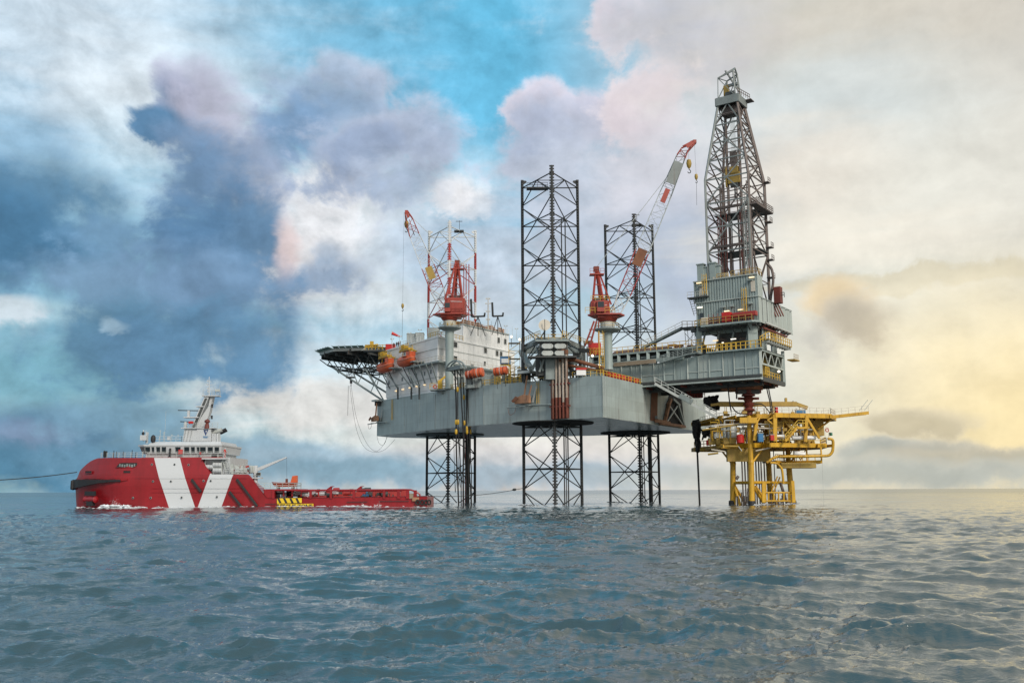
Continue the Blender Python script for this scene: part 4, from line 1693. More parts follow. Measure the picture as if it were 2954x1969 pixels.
rg = 'slack ropes hanging in front of the bow'
rope('outer slack rope looping from the hanging basket down and up under the bow', smooth_path([at(*p) for p in ((1009, 1112, 247), (1020, 1195, 246), (1032, 1250, 245), (1052, 1290, 244), (1080, 1303, 243), (1110, 1296, 243), (1140, 1266, 242))]), group=rg)
rope('inner slack rope from the basket to the underside of the bow corner', smooth_path([at(*p) for p in ((1013, 1112, 246), (1025, 1190, 245), (1040, 1240, 244), (1062, 1284, 243), (1085, 1301, 242), (1105, 1284, 241), (1118, 1258, 240))]), group=rg)
rope('straight rope hanging with a weight from the basket', [at(1005, 1112, 248), at(1003, 1198, 248)], .045, group=rg)
rope('small rope loop under the corner of the bow', smooth_path([at(*p) for p in ((1088, 1258, 238), (1092, 1275, 238), (1102, 1284, 238), (1111, 1276, 238), (1116, 1258, 238))]), group=rg)

# ---------------------------------------------------------------- lifeboats
def lifeboat(px, py, label, scale=1.0):
    wp = vplane(px, py, M_, K) + STB * 2.3
    d = toward(K, M_)                      # bow of the boat to the left
    o = thing('lifeboat', label, 'lifeboat', wp, 'enclosed orange lifeboats on the side of the deckhouse')
    L = 8.4 * scale
    N_ = 18

    def sec(t):
        w = 1.5 * (1 - abs(2 * t - 1) ** 2.6) ** .5 if 0 < t < 1 else .02
        w = max(w, .03)
        kz = -1.05 + 1.0 * abs(2 * t - 1) ** 3
        gz = .35 + .35 * abs(2 * t - 1) ** 2
        cz = gz + 1.15 * (1 - abs(2 * t - 1.0) ** 2.4) ** .6 if 0 < t < 1 else gz
        return w, kz, gz, cz
    low, up = [], []
    rl, ru = 9, 9
    for i in range(N_ + 1):
        t = i / N_
        w, kz, gz, cz = sec(t)
        c0 = wp + d * (t - .5) * L
        for j in range(rl):
            a = math.pi * j / (rl - 1)
            x = -math.cos(a) * w
            z = gz - (gz - kz) * math.sin(a) ** .75
            low.append(c0 + STB * x * scale + Vector((0, 0, z * scale)))
        for j in range(ru):
            a = math.pi * j / (ru - 1)
            x = -math.cos(a) * w * .93
            z = gz + (cz - gz) * math.sin(a) ** .55
            up.append(c0 + STB * x * scale + Vector((0, 0, z * scale)))
    def fac(m):
        return [(i * m + j, i * m + j + 1, (i + 1) * m + j + 1, (i + 1) * m + j) for i in range(N_) for j in range(m - 1)]
    MB().add(low, fac(rl)).build('hull', 'orange', o, True)
    MB().add(up, fac(ru)).build('canopy', 'orange', o, True)
    cz = wp - d * L * .27 + Vector((0, 0, 1.75 * scale))
    MB().box(cz, (1.8 * scale, 1.7 * scale, 1.15 * scale), (d.x, d.y)).build('conning_dome', 'orange', o, bevel=.15)
    MB().box(wp - d * L * .12 + STB * 1.0 + Vector((0, 0, 1.2)), (L * .3, 1.0, .1), (d.x, d.y)).build('hatch', 'orange', o)
    gwl = MB()
    for sgn in (1, -1):
        pts = [wp + d * (i / N_ - .5) * L + STB * sgn * (sec(i / N_)[0] + .03) + Vector((0, 0, sec(i / N_)[2])) for i in range(N_ + 1)]
        gwl.path(pts, .07, 5)
    gwl.build('fender', 'anchor_tan', o)
    dv = thing('davit', label.replace('orange lifeboat', 'yellow davit and cage holding the lifeboat').replace('enclosed ', ''), 'davit', wp + Vector((0, 0, 1.8)), 'yellow lifeboat davits')
    top = wp + Vector((0, 0, 3.0))
    MB().box(top + Vector((0, 0, 0)), (4.6, 1.3, .5), (d.x, d.y)).build('beam', 'rail_yellow', dv)
    MB().tube(top + STB * -.6 + d * .8 + Vector((0, 0, .7)), top + STB * .8 + d * .8 + Vector((0, 0, .7)), .55, 12).build('winch_drum', 'rail_yellow', dv)
    MB().tube(top + d * 1.6 + Vector((0, 0, .3)), top + d * 3.4 - Vector((0, 0, .1)), .28, 8).build('arm', 'rail_yellow', dv)
    for s in (-1.9, 1.6):
        member('hanger', top + d * s, wp + d * s * 1.2 + Vector((0, 0, 1.0)), .12, 'rail_yellow', dv)
        member('bracket', top + d * s, top + d * s - STB * 2.2 - Vector((0, 0, .3)), .16, 'rail_yellow', dv, 'bar')
    cg = MB()
    c1 = top - d * 3.2
    cg.rail([c1 + STB * 1 - Vector((0, 0, 1.0)), c1 - d * 1.3 + STB * 1 - Vector((0, 0, 1.0))], 1.4, .05, .6)
    cg.rail([top + d * 2.2 + STB * .9 + Vector((0, 0, .2)), top - d * 2.2 + STB * .9 + Vector((0, 0, .2))], 1.0, .05, .7)
    cg.build('cage', 'rail_yellow', dv, kind='stuff')
    pf = wp - d * 3.6
    mb = MB().box(pf + Vector((0, 0, -.3)) - STB * .8, (3.4, 3.0, .25), (d.x, d.y))
    mb.build('platform', 'steel_grey', dv)
    for s in (-1.2, 2.4):
        member('strut', wp + d * s - Vector((0, 0, .4)) - STB * .2, wp + d * (s - 2.4) - STB * 1.9 - Vector((0, 0, 4.8)), .1, 'dark_steel', dv, 'bar')
    return o


lifeboat(1129, 1066, 'enclosed orange lifeboat hanging left, nearer the helideck')
lifeboat(1190, 1048, 'enclosed orange lifeboat hanging right, nearer the crane pedestal')

# ---------------------------------------------------------------- deck cranes
def deck_crane(Y, pxp, ybase, yfl, ydr, yplat, label, pts, boom, tag_kw):
    """pedestal, slewing house, gantry and lattice boom; every outline number is a picture column or row at distance Y"""
    base = at(pxp, ybase, Y)
    fl = at(pxp, yfl, Y)
    x0 = base.x
    o = thing('deck_crane', label, 'crane', base, 'red deck cranes of the rig')
    r = tag_kw['r']
    zf = fl.z
    MB().lathe((x0, Y, base.z), [(r * 1.15, 0), (r, .6), (r, zf - base.z - 2.0), (r * 1.12, zf - base.z - .2)], 24).build('pedestal', 'clad_grey', o, True)
    MB().lathe((x0, Y, zf), [(r * 1.2, -.7), (2.55, -.12), (2.6, .1), (r * 1.2, .12)], 28).build('service_platform', 'steel_grey', o, True)
    zd = at(pxp, ydr, Y).z
    zp = at(pxp, yplat, Y).z
    MB().lathe((x0, Y, zf + .1), [(1.42, 0), (1.42, zd - zf - .1)], 24).build('slew_ring', 'light_grey', o, True)
    mb = MB()
    for k in range(10):
        a0, a1 = 2 * math.pi * k / 10, 2 * math.pi * (k + 1) / 10
        mb.rail([(x0 + 2.4 * math.cos(a0), Y + 2.4 * math.sin(a0), zf + .1), (x0 + 2.4 * math.cos(a1), Y + 2.4 * math.sin(a1), zf + .1)], 1.0, .03, 1.6)
    mb.build('handrail', 'rail_yellow', o, kind='stuff')
    MB().lathe((x0, Y, zd), [(1.35, 0), (1.7, .25), (2.3, zp - zd)], 20).build('turntable', 'crane_red', o, True)
    xl, xr = tag_kw['plat']
    a, b_ = at(xl, yplat, Y), at(xr, yplat, Y)
    MB().prism([(a.x, Y - 1.0), (a.x + 1.8, Y - 2.6), (b_.x - 1.2, Y - 2.6), (b_.x, Y - .6), (b_.x - 1, Y + 2.4), (a.x + 1.6, Y + 2.4)], zp, zp + .28).build('machinery_deck', 'crane_red', o)
    MB().prism([(a.x + 1.9, Y - 1.9), (b_.x - 1.6, Y - 1.9), (b_.x - 1.6, Y + 1.9), (a.x + 1.9, Y + 1.9)], zp - .5, zp).build('deck_frame', 'crane_red', o)
    hl, hr, ht = tag_kw['house']
    a, b_ = at(hl, yplat, Y), at(hr, yplat, Y)
    zt = at(hl, ht, Y).z
    hb = MB().prism([(a.x, Y - 1.6), (a.x + .9, Y - 2.1), (b_.x - .5, Y - 2.1), (b_.x, Y - 1.5), (b_.x, Y + 1.8), (a.x, Y + 1.8)], zp + .29, zt).build('machinery_house', 'crane_red', o, bevel=.06)
    w = b_.x - a.x
    for k in range(4):
        piece('house_panel', (a.x + w * (.22 + .19 * k), Y - 2.13, (zp + zt) / 2 + .1), (w * .165, .06, (zt - zp) * .72), 'crane_red', o)
    member('white_stripe', (a.x + w * .3, Y - 2.18, zt - .9), (b_.x - .6, Y - 2.18, zt - 1.0), .04, 'white', o, 'bar')
    cx_, cw = tag_kw['cab']
    ca = at(cx_, yplat, Y - 2.2)
    cab = MB().box((ca.x, Y - 2.4, zp + 1.55), (cw, 1.2, 2.2)).build('cab', 'crane_red', o, bevel=.05)
    MB().box((ca.x, Y - 3.02, zp + 1.9), (cw * .8, .05, 1.1)).build('cab_window', 'glass_dark', cab)
    mb = MB()
    mb.rail([(a.x - 1.2, Y - 2.5, zp + .28), (b_.x + .9, Y - 2.5, zp + .28)], 1.1, .04, 1.0)
    mb.rail([(a.x, Y - 1.9, zt), (b_.x, Y - 1.9, zt)], .9, .04, 1.0)
    mb.build('handrail', tag_kw.get('railmat', 'crane_red'), o, kind='stuff')
    MB().box((a.x + w * .5, Y, zt + .4), (w * .6, 1.6, .8)).build('winch', 'dark_steel', o)
    # gantry
    tx, ty = pts['apex']
    ap = at(tx, ty, Y)
    for (fx, fy, dy, rr) in pts['feet']:
        f_ = at(fx, fy, Y)
        member('gantry_leg', (f_.x, Y + dy, f_.z), (ap.x + (f_.x - ap.x) * .1, Y + dy * .25, ap.z), rr, 'crane_red', o, 'bar')
    bx0, bx1, by = pts['head']
    a2, b2 = at(bx0, by, Y), at(bx1, by, Y)
    MB().prism([(a2.x, Y - .9), (b2.x, Y - .9), (b2.x, Y + .9), (a2.x, Y + .9)], a2.z, a2.z + .22).build('gantry_platform', 'crane_red', o)
    MB().rail([(a2.x, Y - .9, a2.z + .2), (b2.x, Y - .9, a2.z + .2)], 1.0, .03, .8).build('handrail', 'crane_red', o, kind='stuff')
    MB().box(ap, (1.1, 1.2, .9)).build('sheave_head', 'red_iron', o)
    for (ax1, ay1, ax2, ay2) in pts.get('ties', ()):
        member('gantry_tie', at(ax1, ay1, Y - .7), at(ax2, ay2, Y - .7), .09, 'crane_red', o, 'bar')
    # boom
    st = boom['stations']          # (px, py, dY, half width)
    ctr = [at(px, py, Y + dy) for px, py, dy, *_ in st]
    for si in range(len(st) - 1):
        p, q = ctr[si], ctr[si + 1]
        d = (q - p).normalized()
        sd = Vector((0, 1, 0))
        sd = (sd - d * d.dot(sd)).normalized()
        u = d.cross(sd)
        n = st[si][4] if len(st[si]) > 4 else 4
        mt, rr = boom['mats'][si]
        rings = []
        for k in range(n + 1):
            t = k / n
            hw = st[si][3] * (1 - t) + st[si + 1][3] * t
            c0 = p.lerp(q, t)
            rings.append([c0 + u * hw + sd * hw * .8, c0 + u * hw - sd * hw * .8, c0 - u * hw - sd * hw * .8, c0 - u * hw + sd * hw * .8])
        truss('boom', rings, rr, rr * .5, mt, o)
    tip = ctr[-1]
    MB().box(tip, (.7, 1.0, .7)).build('tip_sheave', 'crane_red', o)
    for (k0, c1, wdt, hgt, mt) in boom['plates']:
        p, q = ctr[k0], ctr[k0 + 1]
        c0 = p.lerp(q, c1)
        d = (q - p).normalized()
        sd = Vector((0, 1, 0))
        MB().bar(c0 - d * hgt / 2 - sd * 1.3, c0 + d * hgt / 2 - sd * 1.3, .15, wdt).build('boom_walkway', mt, o)
    for a3 in boom['pendants']:
        member('boom_pendant', ap + Vector((0, a3, .3)), tip + Vector((0, a3 * .6, 0)), .028, 'light_grey', o)
    return o, tip


def hook_block(label, top, p, size, line_to=None):
    o = thing('hook_block', label, 'hook block', p, 'yellow hook blocks hanging from the crane booms')
    member('hoist_line', top, p + Vector((0, 0, size)), .018, 'leg_steel', o)
    MB().lathe(p, [(.05, -size), (.42 * size, -size * .5), (.55 * size, .2 * size), (.4 * size, .9 * size), (.08, size * 1.05)], 12).build('block', 'brass_yellow', o, True)
    hk = [p + Vector((math.sin(a) * .3 * size, 0, -size * 1.5 + math.cos(a) * .35 * size)) for a in [x * .5 for x in range(0, 10)]]
    MB().path([p - Vector((0, 0, size))] + hk, .07 * size + .02, 6).build('hook', 'dark_steel', o)
    if line_to is not None:
        member('sling', p - Vector((0, 0, size * 1.6)), line_to, .03, 'leg_steel', o)
    return o


c1, tip1 = deck_crane(213.0, 1296, 1122, 946, 926, 911, 'red crane beside the white deckhouse with its boom raised to the left',
                      {'apex': (1319, 757), 'feet': ((1285, 868, -1.5, .2), (1305, 866, -1.5, .2), (1312, 866, 1.2, .24), (1334, 868, -1.2, .22)), 'head': (1300, 1338, 778),
                       'ties': ((1290, 832, 1332, 828), (1308, 800, 1330, 802), (1292, 830, 1312, 868), (1306, 800, 1331, 832))},
                      {'stations': [(1282, 892, 0, .7, 2), (1262, 838, 0, 1.5, 4), (1236, 772, 0, 1.5, 5), (1196, 680, 0, 1.15, 2), (1181, 634, 0, .8, 1), (1173, 612, 0, .35, 1)],
                       'mats': [('leg_white', .09), ('crane_red', .10), ('leg_white', .07), ('crane_red', .1), ('crane_red', .14)],
                       'plates': [(3, .5, .5, 3.2, 'crane_red'), (1, .72, 1.6, 3.0, 'brass_yellow'), (3, .1, 1.5, .9, 'dark_steel'), (4, .4, .5, 1.2, 'crane_red')], 'pendants': (-.5, .5)},
                      {'r': .93, 'plat': (1249, 1351), 'house': (1284, 1342, 863), 'cab': (1291, 1.4), 'railmat': 'crane_red'})
hook_block('yellow hook block close under the raised left boom tip', tip1, at(1172.5, 648, 213), .95)
hook_block('small yellow ball hook on a long line above the helideck end of the roof', tip1 + Vector((-.6, 0, 0)), at(1161.5, 883, 213), .6, at(1160, 980, 213))

c2, tip2 = deck_crane(185.0, 1755, 1066, 951, 930, 913, 'red crane near the right end of the hull, long boom raised right',
                      {'apex': (1720, 776), 'feet': ((1708, 880, -1.5, .16), (1738, 872, -1.2, .2), (1734, 872, 1.2, .2), (1762, 880, -.8, .16)), 'head': (1701, 1742, 794),
                       'ties': ((1712, 850, 1748, 850), (1716, 820, 1738, 822))},
                      {'stations': [(1776, 905, 0, .8, 2), (1800, 850, 0, 1.25, 4), (1850, 730, 0, 1.35, 6), (1918, 565, 0, 1.2, 4), (1963, 455, 0, .9, 2), (1975, 432, 0, .7, 1), (2003, 410, 0, .3, 1)],
                       'mats': [('leg_white', .12), ('leg_red', .09), ('light_grey', .06), ('derrick_grey', .08), ('crane_red', .11), ('crane_red', .15)],
                       'plates': [(1, .86, 1.9, 3.6, 'rust_iron'), (3, .55, 1.9, 4.8, 'derrick_grey'), (2, .97, 1.0, 3.0, 'crane_red'), (5, .4, .8, 1.6, 'crane_red')], 'pendants': (-.5, .5)},
                      {'r': .88, 'plat': (1694, 1801), 'house': (1703, 1757, 872), 'cab': (1733, 1.5), 'railmat': 'rail_yellow'})
hook_block('yellow hook block hanging left of the long boom tip', at(1986, 425, 185), at(1987.5, 474, 185), 1.0)
hook_block('small yellow ball hook with a long thin sling below the long boom tip', tip2, at(2008.5, 511, 185), .65, at(2010, 592, 185))
# yellow caged ladder on the right crane pedestal
for px, Y, y0, y1, lg_ in ((1737, 183.5, 1062, 955, c2), (1298, 211.4, 940, 930, c1)):
    a, b_ = at(px, y0, Y), at(px, y1, Y)
    mb = MB().ladder(a, Vector((a.x, a.y, b_.z)), .9, (1, 0, 0), .05, .5)
    mb.bar((a.x - .6, a.y - .5, a.z), (a.x - .6, a.y - .5, b_.z), .07).bar((a.x + .1, a.y - .7, a.z), (a.x + .1, a.y - .7, b_.z), .07)
    mb.build('ladder', 'rail_yellow', lg_)

# red gantry stump and red tank seen left of the right crane
o = thing('red_tank', 'bright red square tank with a yellow guard rail left of the right crane pedestal', 'tank', at(1716, 1022, 206))
a, b_ = at(1699, 1022, 206), at(1734, 988, 206)
MB().box(((a.x + b_.x) / 2, 207.5, (a.z + b_.z) / 2), (b_.x - a.x, 3, b_.z - a.z)).build('tank', 'bright_red', o, bevel=.08)
MB().tube(((a.x + b_.x) / 2 - 1, 207.5, b_.z), ((a.x + b_.x) / 2 - 1, 207.5, b_.z + .6), .8, 12).build('filler_cap', 'rust_iron', o)
MB().rail([(a.x - .3, 205.6, a.z), (b_.x + .2, 205.6, a.z)], 1.3, .05, .7).build('handrail', 'rail_yellow', o, kind='stuff')
o = thing('red_gantry', 'slender red trestle leaning behind the right crane pedestal', 'trestle', at(1700, 1000, 203))
for x0, y0, x1, y1, r in ((1687, 998, 1714, 926, .2), (1703, 992, 1721, 926, .2), (1727, 990, 1727, 926, .14), (1696, 972, 1709, 972, .1), (1700, 950, 1716, 950, .1)):
    member('trestle_leg', at(x0, y0, 203), at(x1, y1, 203), r, 'crane_red', o, 'bar')

# ---------------------------------------------------------------- orange escape canisters on the deck edge
def canister(px, py, L, r, label):
    w, d, oo_ = wall_pt(px, HD, 1.0)
    c0 = vplane(px, py, w, w + d)
    d = toward((0, 0), (1, .12))
    d = Vector((.93, -.3, .1)).normalized()
    o = thing('raft_canister', label, 'raft canister', c0 - Vector((0, 0, r)), 'orange barrel shaped canisters on racks at the deck edge')
    MB().lathe(c0, [(r * .9, -L / 2 - .12), (r, -L / 2), (r, L / 2), (r * .93, L / 2 + .12), (r * .8, L / 2 + .14)], 24, axis=d).build('shell', 'orange', o, True)
    for t in (-.3, .0, .3):
        MB().lathe(c0 + d * t * L, [(r + .001, -.06), (r + .05, -.06), (r + .05, .06), (r + .001, .06)], 24, axis=d).build('band', 'red_iron' if t else 'light_grey', o)
    mb = MB()
    for t in (-.35, .35):
        q = c0 + d * t * L
        mb.bar(q + Vector((0, -r * .8, -r * .9)), q + Vector((0, r * .9, -r * .9)), .12)
        mb.bar(q + Vector((0, -r * .8, -r * .9)), q + Vector((.2, r, -r - 2.6)), .08)
        mb.bar(q + Vector((0, -r * .8, -r * .9)), q + Vector((0, -r * .8, -r * .2)), .1)
    mb.build('rack', 'leg_steel', o)


canister(1354, 1080, 1.3, .88, 'short orange canister, leftmost, beside the hanging hoses')
canister(1378, 1075, 2.2, 1.0, 'larger orange canister butted against the leftmost one')
canister(1444, 1070, 2.6, .88, 'orange canister standing apart, right of the other two')

# ---------------------------------------------------------------- anchors on their racks
def anchor(px0, label, s=1.0, flip=1):
    w, d, oo_ = wall_pt(px0, HB + 3, 1.1)
    def Q(dx, dz, out=0.0):
        """dx metres along the wall to the right, dz metres above the rack bar"""
        return w + d * dx * s + oo_ * out + Vector((0, 0, dz * s))
    o = thing('anchor', label, 'anchor', Q(0, 0), 'rusty anchors on racks outside the hull')
    MB().bar(Q(.2, .8), Q(1.3, 6.2, .1), .32, .3).build('shank', 'anchor_tan', o)
    fl = [Q(-2.2, 1.7), Q(-1.9, .6), Q(1.9, .6), Q(1.9, 2.1), Q(.4, 2.4)]
    mb = MB()
    n = len(fl)
    mb.add([p + oo_ * .35 for p in fl] + [p - oo_ * .35 for p in fl], [tuple(range(n)), tuple(range(2 * n - 1, n - 1, -1))] + [(i, i + n, (i + 1) % n + n, (i + 1) % n) for i in range(n)])
    mb.build('crown', 'anchor_tan', o, bevel=.06)
    for oy in (-.8, .8):
        MB().add([Q(1.7, .7, oy), Q(2.2, .7, oy), Q(3.2, 4.0, oy), Q(3.0, 4.1, oy), Q(1.7, .7, oy + .14), Q(2.2, .7, oy + .14), Q(3.2, 4.0, oy + .14), Q(3.0, 4.1, oy + .14)],
                 [(0, 1, 2, 3), (7, 6, 5, 4), (0, 4, 5, 1), (1, 5, 6, 2), (2, 6, 7, 3), (3, 7, 4, 0)]).build('fluke', 'light_grey' if oy < 0 else 'anchor_tan', o)
        MB().add([Q(-1.8, .8, oy), Q(-2.3, 1.2, oy), Q(-1.1, 2.1, oy), Q(-.3, 1.6, oy), Q(-1.8, .8, oy + .14), Q(-2.3, 1.2, oy + .14), Q(-1.1, 2.1, oy + .14), Q(-.3, 1.6, oy + .14)],
                 [(0, 1, 2, 3), (7, 6, 5, 4), (0, 4, 5, 1), (1, 5, 6, 2), (2, 6, 7, 3), (3, 7, 4, 0)]).build('fluke', 'rust_iron', o)
    r = thing('anchor_rack', label.replace('anchor', 'rack of the anchor', 1), 'anchor rack', Q(0, -.3), 'anchor racks on the hull side')
    member('rack_bar', Q(-3.8, -.1, .5), Q(1.0, -.05, .5), .12, 'steel_grey', r)
    member('rack_bar', Q(.6, .2, -.2), Q(7.2, -.05, -.2), .2, 'steel_grey', r)
    member('rack_arm', Q(-1.9, .1, .4), Q(-1.9, .2, -1.0), .12, 'steel_grey', r)
    member('rack_arm', Q(1.9, .1, .4), Q(1.9, .2, -1.0), .12, 'steel_grey', r)
    bo = MB()
    bo.box(Q(.9, 6.9, -.2), (3.2 * s, 2.0, .5 * s), (d.x, d.y))
    bo.build('bolster', 'light_grey', r)
    for k in (-.8, -.1, .6):
        MB().box(Q(.6 + k, 6.1, -.5), (.25 * s, 1.1, 1.4 * s), (d.x, d.y)).build('bolster_bracket', 'dark_steel', r)
    MB().path(smooth_path([Q(-3.6, -.1, .5), Q(-3.2, -1.5, .4), Q(-2.0, -1.2, .3), Q(-1.6, -.2, .3)]), .04, 5).build('chain', 'rust_iron', r)
    return o


anchor(1518, 'tan rusty anchor hanging left of the standpipes', 1.0)
anchor(1093, 'rust brown anchor at the left end of the hull below the helideck', .82)

# ---------------------------------------------------------------- hose station: arched rack with hanging black hoses
w, d, oo_ = wall_pt(1335, HD + 1.6, 2.0)
hr_ = thing('hose_rack', 'grey arched rack at the deck edge carrying the black hoses', 'hose rack', w)
z0 = at(1335, 1062, w.y).z
for oy in (0, .9):
    pts = smooth_path([w + d * dx + oo_ * oy + Vector((0, 0, z0 - w.z + dz)) for dx, dz in ((-2.6, -.2), (-1.2, 1.0), (.8, 1.5), (2.6, 1.0), (4.3, -.5))])
    MB().path(pts, .18, 6).build('arch', 'steel_grey', hr_)
MB().box(w + Vector((0, 0, z0 - w.z)) - oo_ * .3, (5.6, 1.8, .8), (d.x, d.y)).build('tray', 'steel_grey', hr_)
for k in (-2, 0, 2):
    member('bracket', w + d * k + Vector((0, 0, z0 - w.z)), w + d * k - oo_ * 2.0 + Vector((0, 0, z0 - w.z - 2.2)), .1, 'steel_grey', hr_, 'bar')
hg = 'black hoses hanging from the hull into the sea'
hs = [(1311.5, .17, 'leftmost thick black hose hanging to the sea'), (1318.5, .11, 'second black hose from the left, with yellow floats'), (1329.5, .15, 'third black hose from the left'),
      (1334.5, .10, 'fourth black hose, thin, with yellow floats'), (1343.5, .12, 'fifth black hose from the left with a yellow float'), (1347.5, .11, 'sixth black hose from the left'), (1351.0, .11, 'rightmost black hose of the bundle')]
for i, (px, r, lb) in enumerate(hs):
    a = at(px, 1066, w.y - .4 * (i % 3))
    o = thing('hose', lb, 'hose', (a.x, a.y, HC - 3), hg)
    tops = a
    pts = [a]
    for k in range(1, 9):
        z = a.z - (a.z - 0.4) * k / 8
        sway = math.sin(k * .9 + i * 2) * .12 + (k / 8) * .9 + (.35 * math.sin(i * 3) if k > 5 else 0)
        pts.append(Vector((a.x + sway, a.y + .1 * k, z)))
    pts[-1].z = -1.0
    MB().path(smooth_path(pts, 4), r, 7).build('tube', 'rubber', o)
    if i in (0, 1, 3, 4, 6):
        for fz in (HC + random.uniform(13, 17), HC + random.uniform(17, 26) if i % 2 else HC + 12.6):
            fx = None
            for p, q in zip(pts[:-1], pts[1:]):
                if q.z <= fz <= p.z:
                    fx = p.lerp(q, (p.z - fz) / (p.z - q.z))
            if fx:
                MB().lathe(fx, [(r + .02, -.55), (r + .17, -.3), (r + .17, .3), (r + .02, .55)], 8).build('float', 'rail_yellow', o, True)
for i in range(4):
    x0, x1 = 1309 + i * 6, 1318 + i * 9
    pts = smooth_path([at(x0, 1258, 222), at(x0 + 2, 1350, 222), at((x0 + x1) / 2, 1420 - 8 * i, 222), at(x1 - 1, 1350, 222), at(x1, 1258, 222)])
    rope(('widest', 'second widest', 'third', 'innermost')[i] + ' thin dark rope loop hanging under the hull beside the hoses', pts, .055, 'rubber', 'rope_loop', 'rope', 'rope loops under the hull')

# yellow boat-landing davit and life-ring balcony at the pedestal foot
w, d, oo_ = wall_pt(1278, HD + .9, 1.6)
o = thing('davit', 'yellow cranked davit arm on a small balcony at the crane foot', 'davit', w)
a = at(1269, 1121, w.y)
MB().bar(a, Vector((a.x, a.y, a.z + 1.9)), .9, .8).build('post', 'rail_yellow', o)
MB().bar(Vector((a.x, a.y, a.z + 1.8)), at(1301, 1073, w.y), .45, .4).build('arm', 'rail_yellow', o)
o = thing('balcony', 'small grey balcony with red and white life ring outside the crane foot', 'balcony', w)
b0, b1 = at(1240, 1123, w.y), at(1300, 1121, w.y)
MB().prism([(b0.x, b0.y), (b1.x, b1.y - .4), (b1.x, b1.y + 2.6), (b0.x, b0.y + 2.8)], b1.z - .3, b1.z).build('floor', 'steel_grey', o)
MB().rail([(b0.x, b0.y, b1.z), (b1.x, b1.y - .4, b1.z)], 1.2, .05, .9).build('handrail', 'rail_yellow', o, kind='stuff')
member('strut', (b0.x + 2, b0.y, b1.z - .2), (b0.x + 4.6, b0.y + 2.4, b1.z - 2.6), .12, 'steel_grey', o, 'bar')
q = at(1255, 1115, w.y - .1)
MB().path([q + Vector((math.cos(t) * .38, 0, math.sin(t) * .38)) for t in [x * math.pi / 6 for x in range(13)]], .1, 6).build('life_ring', 'bright_red', o)

# deck-edge odds and ends: white and red lockers, red drums along the stern rail, lamps
o = thing('deck_locker', 'white locker with a red lid behind the yellow rail, right of the standpipes', 'locker', at(1677, 1082, 184))
a, b_ = at(1663, 1082, 184), at(1690, 1066, 184)
MB().box(((a.x + b_.x) / 2, 184.6, (a.z + b_.z) / 2), (b_.x - a.x, 1.4, b_.z - a.z)).build('box', 'white', o, bevel=.04)
MB().box(((a.x + b_.x) / 2, 184.6, b_.z + .15), (b_.x - a.x + .2, 1.6, .34)).build('lid', 'bright_red', o)
for k, t in enumerate((.12, .17, .22, .27, .33, .40)):
    p = deck_pt(3, t, 1.6)
    o = thing('red_drum', ('first', 'second', 'third', 'fourth', 'fifth', 'last')[k] + ' red drum behind the stern handrail, counted from the right crane', 'drum', p, 'red drums behind the stern handrail')
    MB().tube(p + Vector((0, 0, .02)), p + Vector((0, 0, 1.35)), .62, 14).build('drum', 'bright_red', o, True)
    MB().lathe(p, [(.63, .4), (.66, .42), (.66, .5), (.63, .52)], 14).build('hoop', 'red_iron', o)
lpg = 'white flood lamps on the rig'
for px, py, Y, lb in ((1475, 971, 203, 'round white lamp on a post where the upper roof ends'), (1499, 979, 202, 'round white lamp left of the middle leg'),
                      (1709, 1026, 190, 'round white lamp left of the right crane pedestal'), (1729, 1054, 186, 'round white lamp low beside the right pedestal ladder')):
    p = at(px, py, Y)
    o = thing('flood_lamp', lb, 'lamp', p - Vector((0, 0, 2.2)), lpg)
    MB().tube(p - Vector((0, 0, 2.2)), p, .06, 6).build('post', 'dark_steel', o)
    MB().lathe(p, [(.05, -.28), (.26, -.15), (.28, .1), (.1, .3)], 10).build('lamp', 'lamp_white', o, True)
# yellow stair tower left of the near leg
a, b_ = at(1484, 1052, 203), at(1492, 988, 203)
o = thing('stair_tower', 'yellow caged stair tower left of the middle leg', 'stair tower', a)
mb = MB()
for x in (-1.2, 1.2):
    for y in (0, 1.4):
        mb.bar((a.x + x, a.y + y, HD), (a.x + x, a.y + y, b_.z), .12)
for k in range(6):
    z = HD + 1.2 + k * 1.7
    mb.bar((a.x - 1.2, a.y, z), (a.x + 1.2, a.y, z), .1).bar((a.x - 1.2, a.y, z), (a.x + 1.2, a.y, z + 1.7 if k < 5 else z), .1)
mb.build('frame', 'rail_yellow', o)
for k in range(3):
    MB().box((a.x, a.y + .7, HD + 2.9 + k * 3.4), (2.6, 1.5, .12)).build('landing', 'brass_yellow', o)
mb = MB()
for k in range(70):
    px = random.uniform(1330, 1520)
    p = at(px, 1070, random.uniform(203, 212))
    h = random.uniform(.5, 3.4)
    mb.box((p.x, p.y, HD + h / 2), (random.uniform(.5, 2.2), 1.0, h))
mb.build('deck_machinery', 'steel_grey', rig, kind='stuff')
mb = MB()
for k in range(40):
    px = random.uniform(1425, 1520)
    p = at(px, 1070, random.uniform(201, 206))
    h = random.uniform(1, 5)
    mb.bar((p.x, p.y, HD), (p.x, p.y, HD + h), .12)
    mb.bar((p.x, p.y, HD + h), (p.x + random.uniform(-2, 2), p.y, HD + h), .12)
mb.build('deck_piping', 'rail_yellow', rig, kind='stuff')

# ---------------------------------------------------------------- cantilever
FP = Vector((48.4, 184.0, 0))
UZ = Vector((0, 0, 1))


def side(px, py, off=0.0):
    """point on the near side plane of the cantilever, off metres towards the camera"""
    return vplane(px, py, FP + STB * off, FP + STB * off + AFT)


def stern(px, py, off=0.0):
    """point on the stern plane, off metres outwards"""
    q = FP + AFT * off
    return vplane(px, py, q, q + STE)


def cp(a, d, z):
    """cantilever frame: a metres aft of the near stern corner, d metres away from the near side"""
    return FP + AFT * a + STE * d + UZ * z


